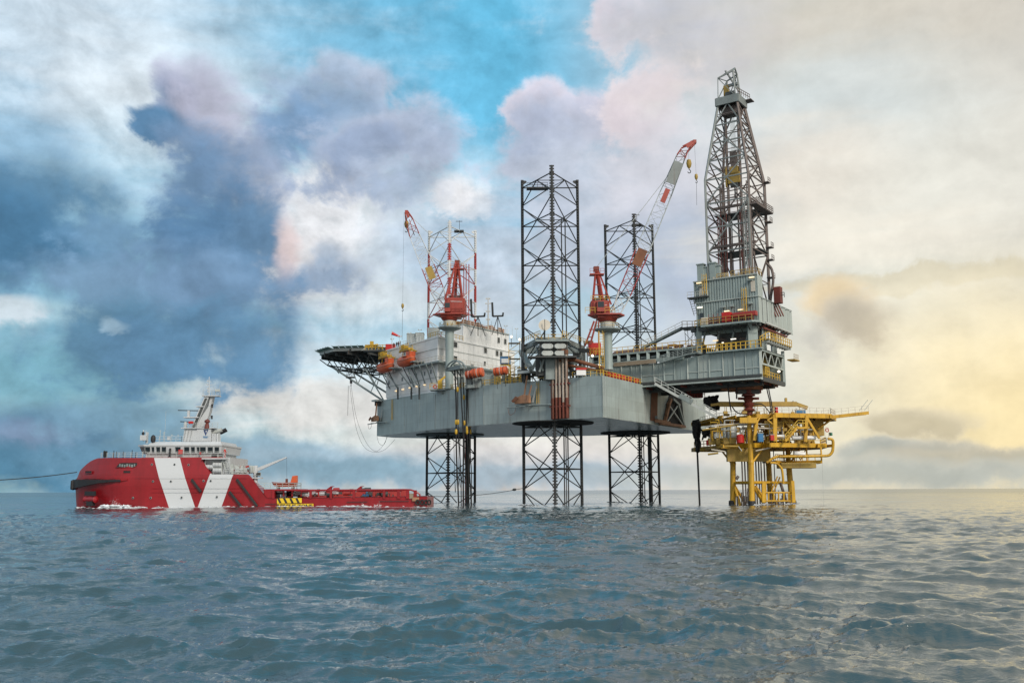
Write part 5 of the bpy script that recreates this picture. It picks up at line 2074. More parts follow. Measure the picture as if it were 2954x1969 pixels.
zc0, zc1 = side(2201, 1092).z, side(2201, 1006).z
ct = thing('cantilever', 'long grey cantilever beam box carrying the drill floor out over the stern', 'cantilever', cp(-18, 7, zc0))
LEN = 62
MB().prism([tuple(cp(a, d, 0)[:2]) for a, d in ((-.3, .2), (-40, .2), (-40, 13.8), (-.3, 13.8))], zc0, zc0 + .4).build('bottom_plating', 'rust_iron' if False else 'dark_steel', ct)
xt = side(2042, 1020)
a_t = (xt - FP).dot(AFT)                     # where the wall top starts to slope down
zt2 = side(1905, 1046).z
a_2 = (side(1905, 1046) - FP).dot(AFT)
for d0, d1, nm in ((.12, .5, 'side_wall'), (13.5, 13.9, 'side_wall')):
    pts = [(0, zc1), (a_t, zc1), (a_2, zt2), (-42, zt2)]
    mb = MB()
    vs = [cp(a, d, z) for d in (d0, d1) for a, z in [(0, zc0)] + pts + [(-42, zc0)]]
    n = 6
    mb.add(vs, [tuple(range(n)), tuple(range(2 * n - 1, n - 1, -1))] + [(i, i + n, (i + 1) % n + n, (i + 1) % n) for i in range(n)])
    mb.build(nm, 'clad_grey', ct)
# plating panels proud between the stiffeners
k = 0
a = -.15
while a > -41:
    w = 2.35 if k % 3 else 2.9
    am = a - w / 2
    zt = zc1 if am > a_t else (zt2 + (zc1 - zt2) * max(0, (am - a_2) / (a_t - a_2)))
    member('stiffener', cp(a, .02, zc0 + .9), cp(a, .02, (zc1 if a > a_t else zt) - .05), .09 if k % 2 else .13, 'clad_light' if k % 3 == 0 else 'clad_grey', ct, 'bar', .12)
    if k % 2 == 0:
        member('stiffener', cp(am, .06, zc0 + .9), cp(am, .06, zt - .1), .04, 'clad_grey', ct, 'bar', .08)
    zlo, zhi = zc0 + 1.0, zt - .12
    for z0_, z1_ in (((zlo, zlo + 1.3), (zlo + 1.4, zhi)) if k % 4 != 2 else ((zlo, zhi),)):
        piece('plating_panel', cp(am, .10 + random.uniform(-.01, .01), (z0_ + z1_) / 2), (w - .25, .06, z1_ - z0_), 'clad_grey' if k not in (4,) else 'clad_light', ct, (AFT.x, AFT.y))
    if k % 4 != 2:
        member('stiffener', cp(a - .1, .0, zlo + 1.35), cp(a - w + .1, .0, zlo + 1.35), .05, 'clad_light', ct, 'bar', .1)
    a -= w
    k += 1
MB().bar(cp(.2, -.1, zc0 + .72), cp(-42, -.1, zc0 + .72), .5, .5).build('skid_rail', 'dark_steel', ct)
MB().bar(cp(.1, -.25, zc0 + .12), cp(-42, -.25, zc0 + .12), .7, .3).build('bottom_flange', 'clad_light', ct)
for d in (3.6, 10.2):
    MB().bar(cp(-1.0, d, zc0 - .45), cp(-36, d, zc0 - .45), 1.0, .9).build('hold_down_beam', 'dark_steel', ct)
for k in range(12):
    member('floor_beam', cp(-1.5 - k * 2.6, .4, zc0 - .2), cp(-1.5 - k * 2.6, 13.6, zc0 - .2), .12, 'red_iron' if k % 3 == 0 else 'dark_steel', ct, 'bar', .2)
MB().box(cp(-6.5, 6.5, zc0 - .9), (7, 5, .7), (AFT.x, AFT.y)).build('drip_tray', 'rust_iron', ct)
# open stern end
for d, w in ((.3, .5), (13.6, .55)):
    MB().bar(cp(-.1, d, zc0 - .1), cp(-.1, d, zc1 + (1.2 if d > 1 else .2)), w, w).build('end_column', 'clad_light' if d < 1 else 'clad_grey', ct)
MB().bar(cp(0, .5, zc0 + .1), cp(0, 13.4, zc0 + .1), .4, .9).build('end_sill', 'dark_steel', ct)
MB().bar(cp(0, .5, zc1), cp(0, 13.4, zc1), .4, .5).build('end_header', 'clad_grey', ct)
MB().bar(cp(-.1, .5, zc0 + 3.1), cp(-.1, 13.2, zc0 + 3.1), .35).build('end_beam', 'clad_light', ct)
for a0, a1 in ((1.2, 2.6), (4.4, 2.8), (4.6, 6.4), (8.2, 6.6), (8.4, 10.2), (12.2, 10.4), (12.4, 13.2)):
    member('end_brace', cp(-.1, a0, zc0 + 3.2), cp(-.1, a1, zc1 - .2), .13, 'clad_light', ct)
MB().box(cp(-3.4, 7, (zc0 + zc1) / 2), (.3, 12.6, zc1 - zc0 - .4), (AFT.x, AFT.y)).build('inner_bulkhead', 'brass_yellow', ct)
MB().box(cp(.3, 1.6, zc0 + .9), (.8, 2.2, .15), (AFT.x, AFT.y)).build('step', 'rail_yellow', ct)
mb = MB().rail([cp(.7, .6, zc0 + .9), cp(.7, 2.7, zc0 + .9)], 1.5, .06, .7)
mb.rail([cp(-.6, 5, zc0 + .8), cp(-.6, 12.5, zc0 + .8)], 1.2, .06, 1.4)
mb.build('handrail', 'rail_yellow', ct, kind='stuff')
q = cp(.2, 9.8, zc0 + 2.4)
fl = thing('flood_lamp', 'white lamp inside the open stern end of the cantilever', 'lamp', q, lpg)
MB().lathe(q, [(.05, -.25), (.3, -.1), (.3, .12), (.05, .28)], 10).build('lamp', 'lamp_white', fl, True)
# outer skid walkway of the pipe deck: row of framed openings, rails, sloping ladder walk
u0, u1 = side(1770, 1020, .6), side(2020, 996, .6)
zb0 = (u0.z + u1.z) / 2
L0 = (u0 - FP).dot(AFT)
L1 = (u1 - FP).dot(AFT)
pd = thing('pipe_deck', 'grey pipe deck with a row of framed openings behind the right crane pedestal', 'pipe deck', cp((L0 + L1) / 2, 2, zb0 - 2))
MB().bar(cp(L0 - 6, 0, zb0 - .2), cp(L1, 0, zb0 - .2), .7, .35).build('top_beam', 'clad_grey', pd)
MB().bar(cp(L0 - 6, 0, zb0 - 2.1), cp(L1 - 4, 0, zb0 - 2.1), .8, .7).build('bottom_beam', 'clad_grey', pd)
MB().bar(cp(L0 - 6, 1.2, zb0 - 1.1), cp(L1 - 3, 1.2, zb0 - 1.1), .3, 1.9).build('back_web', 'dark_steel', pd)
n = int((L1 - 4 - L0 + 6) / 2.3)
for k in range(n):
    member('web_post', cp(L0 - 6 + k * 2.3, 0, zb0 - 2.0), cp(L0 - 6 + k * 2.3, 0, zb0 - .3), .33, 'clad_grey', pd, 'bar', .3)
for t in range(n - 1):
    piece('pipe_end', cp(L0 - 4.9 + t * 2.3, .55, zb0 - 1.25), (1.3, .5, .42), 'steel_grey', pd, (AFT.x, AFT.y))
p0, p1 = side(1771, 1052, 1.4), side(1891, 1041, 1.4)
MB().bar(p0, p1, .5, .8).build('pipe_ramp', 'timber', pd)
MB().prism([tuple(cp(a_, d, 0)[:2]) for a_, d in ((L1, .3), (L0 - 6, .3), (L0 - 6, 13), (L1, 13))], zb0 - .1, zb0).build('deck', 'steel_grey', pd)
MB().rail([cp(L0 - 6, -.2, zb0), cp(L0 + 20.5, -.2, zb0)], 1.3, .05, 1.3).build('handrail', 'rail_yellow', pd, kind='stuff')
for i in range(13):
    member('drill_pipe', cp(L0 - 2, 2.5 + i * .5, zb0 + .5 + .25 * (i % 3)), cp(L0 + 11, 2.5 + i * .5, zb0 + .5 + .25 * (i % 3)), .16, 'rust_iron' if i % 2 else 'derrick_brown', pd)
mb = MB()
for k in range(26):
    mb.box(cp(random.uniform(L0 + 12, L1 - 1), random.uniform(1, 7), zb0 + random.uniform(.2, 1.0)), (random.uniform(.4, 2), .6, random.uniform(.2, .6)), (AFT.x, AFT.y))
mb.build('deck_clutter', 'anchor_tan', pd, kind='stuff')
# sloping catwalk up to the drill floor side
sw = thing('catwalk', 'grey railed catwalk sloping down the side of the cantilever', 'catwalk', side(1905, 1046, 1.2))
pts = [side(1905, 1045, 1.3), side(1985, 1020, 1.3), side(2015, 1015, 1.3)]
for a_, b_ in zip(pts[:-1], pts[1:]):
    member('walkway', a_ - UZ * .1, b_ - UZ * .1, .5, 'steel_grey', sw, 'bar', .12)
MB().rail([p + STB * .45 for p in pts], 1.25, .05, 1.0, 4).build('handrail', 'steel_grey', sw, kind='stuff')
# tall stair left of the drill floor
st_ = thing('stair', 'steep grey stair climbing from the pipe deck to the drill floor', 'stair', side(1848, 1005, -2))
a_, b_ = side(1852, 1002, -3), side(1968, 944, -3)
for o_ in (0, -1.0):
    member('stringer', a_ + STB * o_, b_ + STB * o_, .08, 'steel_grey', st_, 'bar', .22)
for k in range(26):
    p = a_.lerp(b_, k / 26)
    piece('tread', p - STB * .5, (.34, .95, .1), 'steel_grey', st_, (AFT.x, AFT.y))
MB().rail([a_ + STB * .1, b_ + STB * .1], 1.2, .035, 1.8).build('handrail', 'cream', st_, kind='stuff')
c_ = side(2012, 944, -3)
MB().prism([tuple((b_ + STB * .4 - AFT * .3)[:2]), tuple((c_ + STB * .4 + AFT)[:2]), tuple((c_ - STB * 2.4 + AFT)[:2]), tuple((b_ - STB * 2.4 - AFT * .3)[:2])], b_.z - .4, b_.z - .05).build('landing', 'dark_steel', st_)
MB().rail([b_, c_], 1.3, .05, 1.0).build('handrail', 'brass_yellow', st_, kind='stuff')
for px in (1975, 1983, 1998, 2003):
    member('prop', side(px, 948, -4), side(px + (4 if px % 2 else -4), 1000, -4), .06, 'steel_grey', st_)
member('prop_brace', side(1975, 960, -4), side(2003, 990, -4), .05, 'steel_grey', st_)
member('prop_brace', side(2003, 962, -4), side(1975, 992, -4), .05, 'steel_grey', st_)

# ---------------------------------------------------------------- drill floor house
GP = side(2007, 860)
LG = -(GP - FP).dot(AFT)                     # length of the near wall
zf0 = side(2203, 921).z
zf1 = side(2203, 851).z
zf2 = side(2203, 788).z
dfh = thing('drill_floor_house', 'grey green ribbed drill floor house standing below the derrick', 'drill floor house', cp(-LG / 2, 6, zf0))
G0, F0 = cp(-LG, 0, 0), cp(0.1, 0, 0)
clad(G0, F0, zf0, zf1 - .06, 8, 'clad_grey', dfh, ribs=3, depth=.18)
G1 = cp(-LG - .35, 0, 0)
clad(G1, F0, zf1 + .06, zf2, 8, 'clad_grey', dfh, ribs=3, depth=.18, out=.06)
MB().bar(cp(-LG - .4, -.08, zf1), cp(.15, -.08, zf1), .22, .2).bar(cp(-LG - .4, -.1, zf2 + .1), cp(.15, -.1, zf2 + .1), .4, .2).build('wall_trim', 'clad_light', dfh)
MB().prism([tuple(cp(a_, d, 0)[:2]) for a_, d in ((-.1, .25), (-LG + .1, .25), (-LG + .1, 15.6), (-.1, 15.6))], zf0 + .1, zf0 + 3).build('floor_block', 'dark_steel', dfh)
MB().prism([tuple(cp(a_, d, 0)[:2]) for a_, d in ((-.1, .25), (-LG + .1, .25), (-LG + .1, 2.8), (-.1, 2.8))], zf0 + 3.0, zf2 - .05).build('inner_core', 'clad_grey', dfh)
# stern side return walls, a paler grey painted in for the light
S0, S1 = cp(.12, 0, 0), cp(.12, 2.7, 0)
clad(S0, S1, zf1 + .06, zf2, 3, 'clad_light', dfh, ribs=1, depth=.14)
sr = stern(2283, 940)
Wd = (sr - FP).dot(STE)
S2 = cp(.14, Wd, 0)
clad(cp(.14, .05, 0), S2, zf0 - .25, zf1 - .1, 7, 'clad_light', dfh, ribs=1, depth=.2)
clad(cp(-2.5, Wd - .05, 0), cp(.14, Wd - .05, 0), zf0 - .2, zf1 - .1, 2, 'clad_light', dfh, ribs=1, depth=.2)
MB().bar(cp(.2, 0, zf1 - .02), cp(.2, Wd, zf1 - .02), .16, .14).bar(cp(.2, 0, zf0 - .3), cp(.2, Wd, zf0 - .3), .16, .16).build('wall_trim', 'clad_light', dfh)
for k in range(6):
    member('wall_post', cp(-.1, 2.5 + k * 2.6, zf0 - .2), cp(-.1, 2.5 + k * 2.6, zf1 - .2), .1, 'dark_steel', dfh, 'bar')
# lamps, doors, hoods and ladders on the near wall
for px, py, mt in ((2016, 816, 'lamp_warm'), (2168, 799.5, 'lamp_warm'), (2019, 886.5, 'lamp_white'), (2096.5, 897, 'lamp_warm'), (2136, 893, 'lamp_warm')):
    MB().box(side(px, py, .3), (1.05, .25, .2), (AFT.x, AFT.y)).build('strip_lamp', mt, dfh)
for px, py, w, h, mt in ((2024, 840, .85, 1.9, 'cream'), (2172, 825, .85, 2.1, 'cream'), (2024, 912, .75, 1.3, 'glass_dark')):
    MB().box(side(px, py, .14), (w, .1, h), (AFT.x, AFT.y)).build('door', mt, dfh)
for px, py, w in ((2164, 873, .8), (2087, 884, .8), (2111, 881, .8), (2163, 808, 1.0), (2022, 825, 1.0)):
    MB().box(side(px, py, .35), (w, .6, .16 if w > .9 else .5), (AFT.x, AFT.y)).build('hood', 'clad_grey', dfh)
for px, y0, y1, w in ((2036, 850, 790, .5), (2151, 902, 830, .55)):
    a_, b_ = side(px, y0, .5), side(px, y1, .5)
    b_ = Vector((a_.x, a_.y, b_.z))
    mb = MB().ladder(a_, b_, w, AFT, .045, .45)
    for s in (-.45, .45):
        mb.bar(a_ + AFT * s + STB * .6, b_ + AFT * s + STB * .6, .06)
    for k in range(5):
        p = a_.lerp(b_, (k + .5) / 5)
        mb.bar(p - AFT * .45 + STB * .6, p + AFT * .45 + STB * .6, .06)
    mb.build('caged_ladder', 'rail_yellow', dfh)
# platform left at mid height with stair below
a_, b_ = side(1984, 859, .6), side(2042, 853, .6)
MB().prism([tuple(p[:2]) for p in (a_ + STB * .3, b_ + STB * .3, b_ - STB * 1.0, a_ - STB * 1.6)], a_.z - .25, a_.z).build('side_platform', 'dark_steel', dfh)
MB().rail([a_ + STB * .2, b_ + STB * .2], 1.1, .04, .9).build('handrail', 'light_grey', dfh, kind='stuff')
MB().ladder(side(1994, 863, .4), side(2008, 910, .4), .8, AFT, .05, .5).build('side_stair', 'dark_steel', dfh)
# red pump skid on its balcony
b0_, b1_ = side(2032, 941, .1), side(2192, 926, .1)
zb_ = (b0_.z + b1_.z) / 2
aL, aR = (b0_ - FP).dot(AFT), (b1_ - FP).dot(AFT)
MB().prism([tuple(cp(a_, d, 0)[:2]) for a_, d in ((aL, -2.0), (aR - .9, -2.0), (aR + .2, -.9), (aR + .2, -.02), (aL, -.02))], zb_ - .35, zb_).build('balcony', 'clad_grey', dfh)
MB().rail([cp(aL, -1.95, zb_), cp(aR - .9, -1.95, zb_)], 1.25, .045, 1.4).rail([cp(-LG, -.9, zb_), cp(aL, -.9, zb_)], 1.3, .06, .7).build('handrail', 'brass_yellow', dfh, kind='stuff')
for k in range(7):
    member('balcony_strut', cp(aL + 1 + k * 1.7, -1.8, zb_ - .35), cp(aL + 1 + k * 1.7, .4, zb_ - 1.7), .07, 'dark_steel', dfh, 'bar')
sk = thing('pump_skid', 'bright red pump skid with pipes on the balcony of the drill floor house', 'pump skid', cp(-5, -1, zb_))
MB().box(cp(aL + 8.9, -1.0, zb_ + 1.45), (4.9, 1.2, .9), (AFT.x, AFT.y)).build('header_tank', 'leg_red', sk, bevel=.08)
MB().box(cp(aL + 5.3, -1.1, zb_ + 1.2), (1.8, 1.3, 1.9), (AFT.x, AFT.y)).build('control_cabinet', 'bright_red', sk, bevel=.05)
MB().box(cp(aL + .6, -1.0, zb_ + .85), (1.6, 1.2, 1.6), (AFT.x, AFT.y)).build('white_drum', 'cream', sk, bevel=.2)
for k in range(9):
    member('vertical_pipe', cp(aL + 6.8 + k * .5, -1.4, zb_ + .1), cp(aL + 6.8 + k * .5, -1.4, zb_ + 1.1), .11, 'red_iron', sk)
for k in range(3):
    member('manifold_pipe', cp(aL + 1.6, -1.3, zb_ + .4 + k * .5), cp(aL + 4.6, -1.3, zb_ + .4 + k * .5), .14, 'red_iron', sk)
for k in range(4):
    member('frame_post', cp(aL + 1.6 + k * .95, -1.5, zb_), cp(aL + 1.6 + k * .95, -1.5, zb_ + 2.1), .06, 'red_iron', sk, 'bar')
# roof of the house: exhaust stacks, white cabinet, yellow rails
for px, yt, w, lb in ((2024, 765, 1.35, 'wide grey exhaust stack at the left corner of the drill floor house roof'), (2038, 772, .8, 'narrow grey exhaust stack beside the leftmost wide one'),
                      (2059, 761, 1.3, 'wide grey exhaust stack close to the derrick foot'), (2073, 768, .9, 'narrow grey exhaust stack touching the derrick foot')):
    p = side(px, 800, -1.2)
    t = side(px, yt, -1.2)
    o = thing('exhaust_stack', lb, 'exhaust stack', Vector((p.x, p.y, zf2)), 'square exhaust stacks on the drill floor house')
    MB().box((p.x, p.y, (zf2 + t.z) / 2), (w, w, t.z - zf2), (AFT.x, AFT.y)).build('duct', 'clad_grey', o)
    MB().box((p.x, p.y, t.z + .1), (w + .3, w + .3, .22), (AFT.x, AFT.y)).build('cap', 'clad_grey', o)
mb = MB()
for px, w, h in ((2093, 1.1, 1.1), (2160, 1.2, 1.1), (2122, 2.0, .5), (2070, 1.8, .5)):
    p = side(px, 795, -.8)
    mb.box((p.x, p.y, zf2 + .2 + h / 2), (w, .8, h), (AFT.x, AFT.y))
mb.build('roof_cabinets', 'cream', dfh, kind='stuff')
MB().rail([cp(-5.4, .2, zf2 + .2), cp(0, .2, zf2 + .2), cp(0, 2.6, zf2 + .2)], 1.2, .05, .8).rail([cp(-8.4, .2, zf2 + .2), cp(-6.0, .2, zf2 + .2)], 1.0, .05, .8).build('handrail', 'brass_yellow', dfh, kind='stuff')

# ---------------------------------------------------------------- substructure between cantilever and drill floor
sb = thing('substructure', 'dark open steel frame with yellow rails between cantilever and drill floor', 'substructure', cp(-6, 6, zc1))
MB().prism([tuple(cp(a_, d, 0)[:2]) for a_, d in ((.6, -.9), (a_t, -.9), (a_t, .3), (.6, .3))], zc1 + .01, zc1 + .28).build('side_walkway', 'clad_grey', sb)
MB().prism([tuple(cp(a_, d, 0)[:2]) for a_, d in ((.2, .3), (a_t - 3, .3), (a_t - 3, 13.5), (.2, 13.5))], zc1 + .01, zc1 + .2).build('deck', 'dark_steel', sb)
for a_, d in ((-1.7, .8), (-13, .8), (-1.7, 13), (-13, 13), (-1.7, 7)):
    MB().bar(cp(a_, d, zc1 + .2), cp(a_, d, zf0 + .1), 1.9 if a_ > -5 and d < 1 else 1.0, 1.0).build('column', 'clad_grey', sb)
MB().bar(cp(-14.5, .7, zf0 - .4), cp(.1, .7, zf0 - .4), .8, 1.2).build('upper_beam', 'dark_steel', sb)
MB().bar(cp(-14.5, 2.6, zf0 - 1.1), cp(-1, 2.6, zf0 - 1.1), .6, .9).build('upper_beam', 'clad_grey', sb)
MB().bar(cp(-10, 5.5, zc1 + 3), cp(-2, 5.5, zc1 + 3), 5, 4).build('mud_tank', 'dark_steel', sb)
for k in range(4):
    member('slanted_brace', cp(-13 + k * 3.1, 1.5, zc1 + .3), cp(-11.8 + k * 3.1, 1.5, zf0 - .9), .16, 'steel_grey', sb, 'bar')
for k in range(7):
    member('joist', cp(-1.5 - k * 2, -.2, zf0 - .25), cp(-1.5 - k * 2, 14, zf0 - .25), .12, 'dark_steel', sb, 'bar', .3)
MB().rail([cp(-13.8, -.85, zc1 + .28), cp(.5, -.85, zc1 + .28)], 1.4, .07, 1.0).build('handrail', 'rail_yellow', sb, kind='stuff')
MB().rail([cp(a_t + 6.4, -.85, zc1 + .28), cp(a_t + .6, -.85, zc1 + .28)], 1.3, .06, 1.0).build('handrail', 'rail_yellow', sb, kind='stuff')
for px, py, mt in ((2064, 982, 'lamp_warm'), (2115.5, 977.5, 'lamp_white'), (2164, 974, 'lamp_warm'), (2085, 988, 'lamp_white')):
    MB().box(side(px, py, -1.2), (1.1 if px != 2085 else .4, .2, .18), (AFT.x, AFT.y)).build('strip_lamp', mt, sb)
for px, py in ((2085, 986), (2141, 984)):
    a_ = side(px - 8, py - 8, -2.5)
    MB().tube(a_, a_ + AFT * 3 - UZ * 1.3 - STB * 2, .45, 10).build('trip_tank_pipe', 'derrick_brown', sb)
# outboard stern walkways
zw = stern(2262, 1002).z
MB().prism([tuple(cp(a_, d, 0)[:2]) for a_, d in ((.3, .4), (1.7, .4), (1.7, 14.2), (.3, 14.2))], zw - .2, zw).build('stern_walkway', 'brass_yellow', sb)
MB().rail([cp(1.65, .4, zw), cp(1.65, 14.2, zw)], 1.3, .06, 1.3).rail([cp(.4, -.8, zw - 1), cp(1.65, .4, zw)], 1.3, .06, .8).build('handrail', 'rail_yellow', sb, kind='stuff')
for k in range(10):
    member('walkway_joist', cp(.2, .9 + k * 1.4, zw - .5), cp(1.7, .9 + k * 1.4, zw - .5), .07, 'light_grey', sb, 'bar', .25)
for k in range(8):
    z = zf0 - .6
    member('outrigger', cp(-.2, 1.2 + k * 2.0, z - .9), cp(1.3, 1.2 + k * 2.0, z - .1), .08, 'red_iron', sb, 'bar')
MB().bar(cp(1.2, .5, zf0 - .55), cp(1.2, 15.6, zf0 - .55), .3, .35).build('stern_ledge', 'light_grey', sb)
MB().bar(cp(.6, 1.0, zf0 - 1.5), cp(.6, 14.6, zf0 - 1.5), .3, .3).build('stern_ledge', 'red_iron', sb)
for k in range(9):
    member('stern_post', cp(.2, 1.4 + k * 1.5, zw), cp(.2, 1.4 + k * 1.5, zf0 - 1.4), .09, 'brass_yellow' if k % 2 else 'steel_grey', sb, 'bar')
a_ = stern(2278, 1040)
MB().box(a_ + AFT * .8, (1.6, 3.2, .25), (AFT.x, AFT.y)).build('outer_landing', 'brass_yellow', sb)
MB().rail([a_ + AFT * 1.4 - STE * 1.4, a_ + AFT * 1.4 + STE * 1.5], 1.2, .05, .8).build('handrail', 'cream', sb, kind='stuff')

# ---------------------------------------------------------------- derrick
dk = thing('derrick', 'tall tapering lattice drilling derrick on top of the drill floor house', 'derrick', cp(-5.4, 5.6, zf2))
DFR = cp(-1.15, .9, 0)
DW = 9.3


def lvl(py):
    return at(2180, py, 186).z


kz = lvl(500)
topz = at(2135, 284, 188).z
zs = [zf0 + 3.2, lvl(713.6), lvl(641), lvl(570), lvl(500), lvl(442.5), lvl(389), lvl(336), topz]


def dcor(z):
    """four corners of the derrick at height z: near-right, near-left, far-left, far-right"""
    k = 1.0 if z <= kz else 1 - (z - kz) / (topz - kz) * .55
    cx_ = DFR - AFT * DW / 2 + STE * DW / 2
    sh = -AFT * (.1 * max(0, (z - kz) / (topz - kz)))
    h = DW / 2 * k
    return [cx_ + sh + AFT * a_ * h + STE * d * h + UZ * z for a_, d in ((1, -1), (-1, -1), (-1, 1), (1, 1))]


rings = [dcor(z) for z in zs]
lm = ['derrick_brown', 'derrick_grey', 'derrick_brown', 'derrick_brown']
for k in range(len(rings) - 1):
    for i in range(4):
        member('leg', rings[k][i], rings[k + 1][i], .21 if i != 3 else .25, lm[i], dk, 'bar')
        j = (i + 1) % 4
        A, B, Cc, D_ = rings[k][i], rings[k][j], rings[k + 1][j], rings[k + 1][i]
        mt = 'derrick_grey' if i == 0 else 'derrick_brown'
        member('girt', D_, Cc, .12 if i in (0, 3) else .1, mt, dk, 'bar')
        mid_t = (Cc + D_) / 2
        mid_b = (A + B) / 2
        if i in (0, 2):
            member('girt', A.lerp(D_, .5), B.lerp(Cc, .5), .06, 'derrick_brown', dk, 'bar')
            if k % 2:
                member('diagonal', A, mid_t, .11, mt, dk, 'bar')
                member('diagonal', B, mid_t, .11, mt, dk, 'bar')
            else:
                member('diagonal', D_, mid_b if k else (A + B) / 2, .11, mt, dk, 'bar')
                member('diagonal', Cc, mid_b if k else (A + B) / 2, .11, mt, dk, 'bar')
        else:
            member('diagonal', A, Cc, .11, 'derrick_brown', dk, 'bar')
            member('diagonal', B, D_, .11, 'derrick_brown', dk, 'bar')
            member('girt', A.lerp(D_, .5), B.lerp(Cc, .5), .08, 'derrick_brown', dk, 'bar')
# crown frame
tr = dcor(topz)
ex = [p + (p - sum((q for q in tr), Vector()) / 4).normalized() * .5 for p in tr]
cf = MB()
for i in range(4):
    cf.bar(ex[i] + UZ * .5, ex[(i + 1) % 4] + UZ * .5, .35, 1.7)
cf.build('crown_frame', 'derrick_grey', dk)
MB().prism([tuple(p[:2]) for p in ex], topz + 1.2, topz + 1.38).build('crown_floor', 'derrick_brown', dk)
ctr = sum((q for q in tr), Vector()) / 4
MB().box(ctr - UZ * 1.3, (3.6, 2.4, 1.8), (AFT.x, AFT.y)).build('water_table_beam', 'derrick_brown', dk)
MB().tube(ctr + UZ * 2.3 - AFT * .9, ctr + UZ * 2.3 + AFT * .9, .95, 14).build('crown_sheave', 'dark_steel', dk)
MB().box(ctr + UZ * 3.4 - AFT * .9, (1.0, .9, 2.6), (AFT.x, AFT.y)).build('crown_motor', 'brass_yellow', dk)
MB().box(ctr + UZ * 4.6 + AFT * .5, (2.2, .5, .5), (AFT.x, AFT.y)).build('jib_beam', 'derrick_grey', dk)
tg = at(2112, 188, 190).z - .3
g_ = [p + (ctr - p) * f for p, f in zip(tr, (.22, .02, .2, .22))]
gt = []
for i, p in enumerate(g_):
    z = tg - (0 if i in (0, 3) else (1.2 if i == 1 else .9)) - .8
    q = p + (ctr - p) * (.3 if i != 1 else .05)
    q.z = z
    gt.append(q)
    member('gin_pole_leg', Vector((p.x, p.y, topz + 1.3)), q, .13 if i != 1 else .07, 'derrick_grey', dk, 'bar')
for i in range(4):
    member('gin_pole_beam', gt[i], gt[(i + 1) % 4], .12 if i in (0, 2) else .07, 'derrick_grey', dk, 'bar')
    member('gin_pole_brace', Vector((g_[i].x, g_[i].y, topz + 1.3)), gt[(i + 1) % 4], .08, 'derrick_grey', dk, 'bar')
apx = (gt[0] + gt[3]) / 2 + UZ * 1.0
for i in (0, 3, 1):
    member('gin_pole_beam', gt[i], apx, .13, 'derrick_grey', dk, 'bar')
member('gin_pole_beam', (gt[1] + gt[0]) / 2 + UZ * .9, g_[0] * .3 + g_[3] * .7 + UZ * 3, .14, 'derrick_grey', dk, 'bar')
MB().rail([ex[0] + UZ * 1.4, ex[3] + UZ * 1.4 + AFT * .8], 1.2, .05, .8).build('handrail', 'derrick_brown', dk, kind='stuff')
MB().box(ex[3] + UZ * 1.2 + AFT * .6, (1.6, 2.0, .15), (AFT.x, AFT.y)).build('crown_balcony', 'derrick_brown', dk)
# racking board and platforms
for z, inner_ in ((lvl(576), True), (lvl(690), False)):
    r_ = dcor(z)
    cc = sum((q for q in r_), Vector()) / 4
    MB().prism([tuple(p[:2]) for p in (r_[3] + AFT * (1.6 if inner_ else .3), r_[2], r_[2].lerp(r_[1], .55), r_[3].lerp(r_[0], .55) + AFT * (1.6 if inner_ else .2))], z - 1.2, z - 1.0).build('racking_board', 'dark_steel', dk)
    MB().bar(r_[1].lerp(r_[2], .3), r_[0].lerp(r_[3], .3), .5, .5).build('board_beam', 'derrick_brown', dk)
    if inner_:
        MB().rail([r_[1] + UZ * .1, r_[0] + UZ * .1], 1.4, .05, 1.0, 3).rail([r_[0] + AFT * 1.5 - UZ, r_[3] + AFT * 1.6 - UZ], 1.2, .05, .9, 3).build('handrail', 'derrick_brown', dk, kind='stuff')
        MB().prism([tuple(p[:2]) for p in (r_[0] + STB * .3, r_[0] + AFT * 1.6 + STB * .3, r_[3] + AFT * 1.6, r_[3])], z - 1.25, z - .95).build('side_board', 'derrick_brown', dk)
for k, py in enumerate((497, 615, 690, 727, 780)):
    p = dcor(lvl(py))[3]
    MB().box(p + AFT * .5, (1.3, 1.6, .15), (AFT.x, AFT.y)).rail([p + AFT * 1.1 - STE * .7, p + AFT * 1.1 + STE * .8], 1.0, .04, .7).build('rest_platform', 'derrick_brown', dk)
# vertical furniture: guide rails, standpipes, racked drill pipe, hoist lines
dc = cp(-5.8, 5.5, 0)
for o_, r, z1 in ((-1.5, .24, topz - 1), (1.3, .24, topz - 1), (-2.4, .1, kz), (2.5, .1, kz), (-3.3, .16, kz), (.4, .12, kz)):
    member('guide_rail', dc + AFT * o_ + UZ * (zf2 - 2), dc + AFT * o_ + UZ * z1, r, 'derrick_brown', dk, 'bar')
for k in range(20):
    o_ = AFT * (-4.0 + .34 * (k % 7) + (5.0 if k > 13 else 0) + (.2 if k > 6 else 0)) + STE * (2.2 if k < 7 else -1.6)
    if 2 < k % 7 < 4:
        continue
    member('stand_of_pipe', dc + o_ + UZ * (zf2 - 2), dc + o_ * .9 + UZ * (lvl(580 + 12 * (k % 3))), .11, 'red_iron' if k % 2 else 'derrick_brown', dk)
for k in range(6):
    member('hoist_line', dc + AFT * (-.5 + .2 * k) + STE * .3 + UZ * (lvl(418)), ctr + AFT * (-.4 + .17 * k) + UZ * 0, .03, 'light_grey', dk)
member('standpipe', dc + AFT * 3.6 + UZ * zf2, dc + AFT * 3.4 + UZ * lvl(560), .2, 'derrick_brown', dk)
member('mud_hose', dc + AFT * 2.2 - STE * 2 + UZ * lvl(560), dc + AFT * .2 + UZ * lvl(532), .13, 'rubber', dk)
a_ = dcor(lvl(772))[0] + STB * .5 - AFT * .4
b_ = dcor(lvl(575))[0] + STB * .5 - AFT * .4
mb = MB().ladder(a_, b_, .9, AFT, .07, .5)
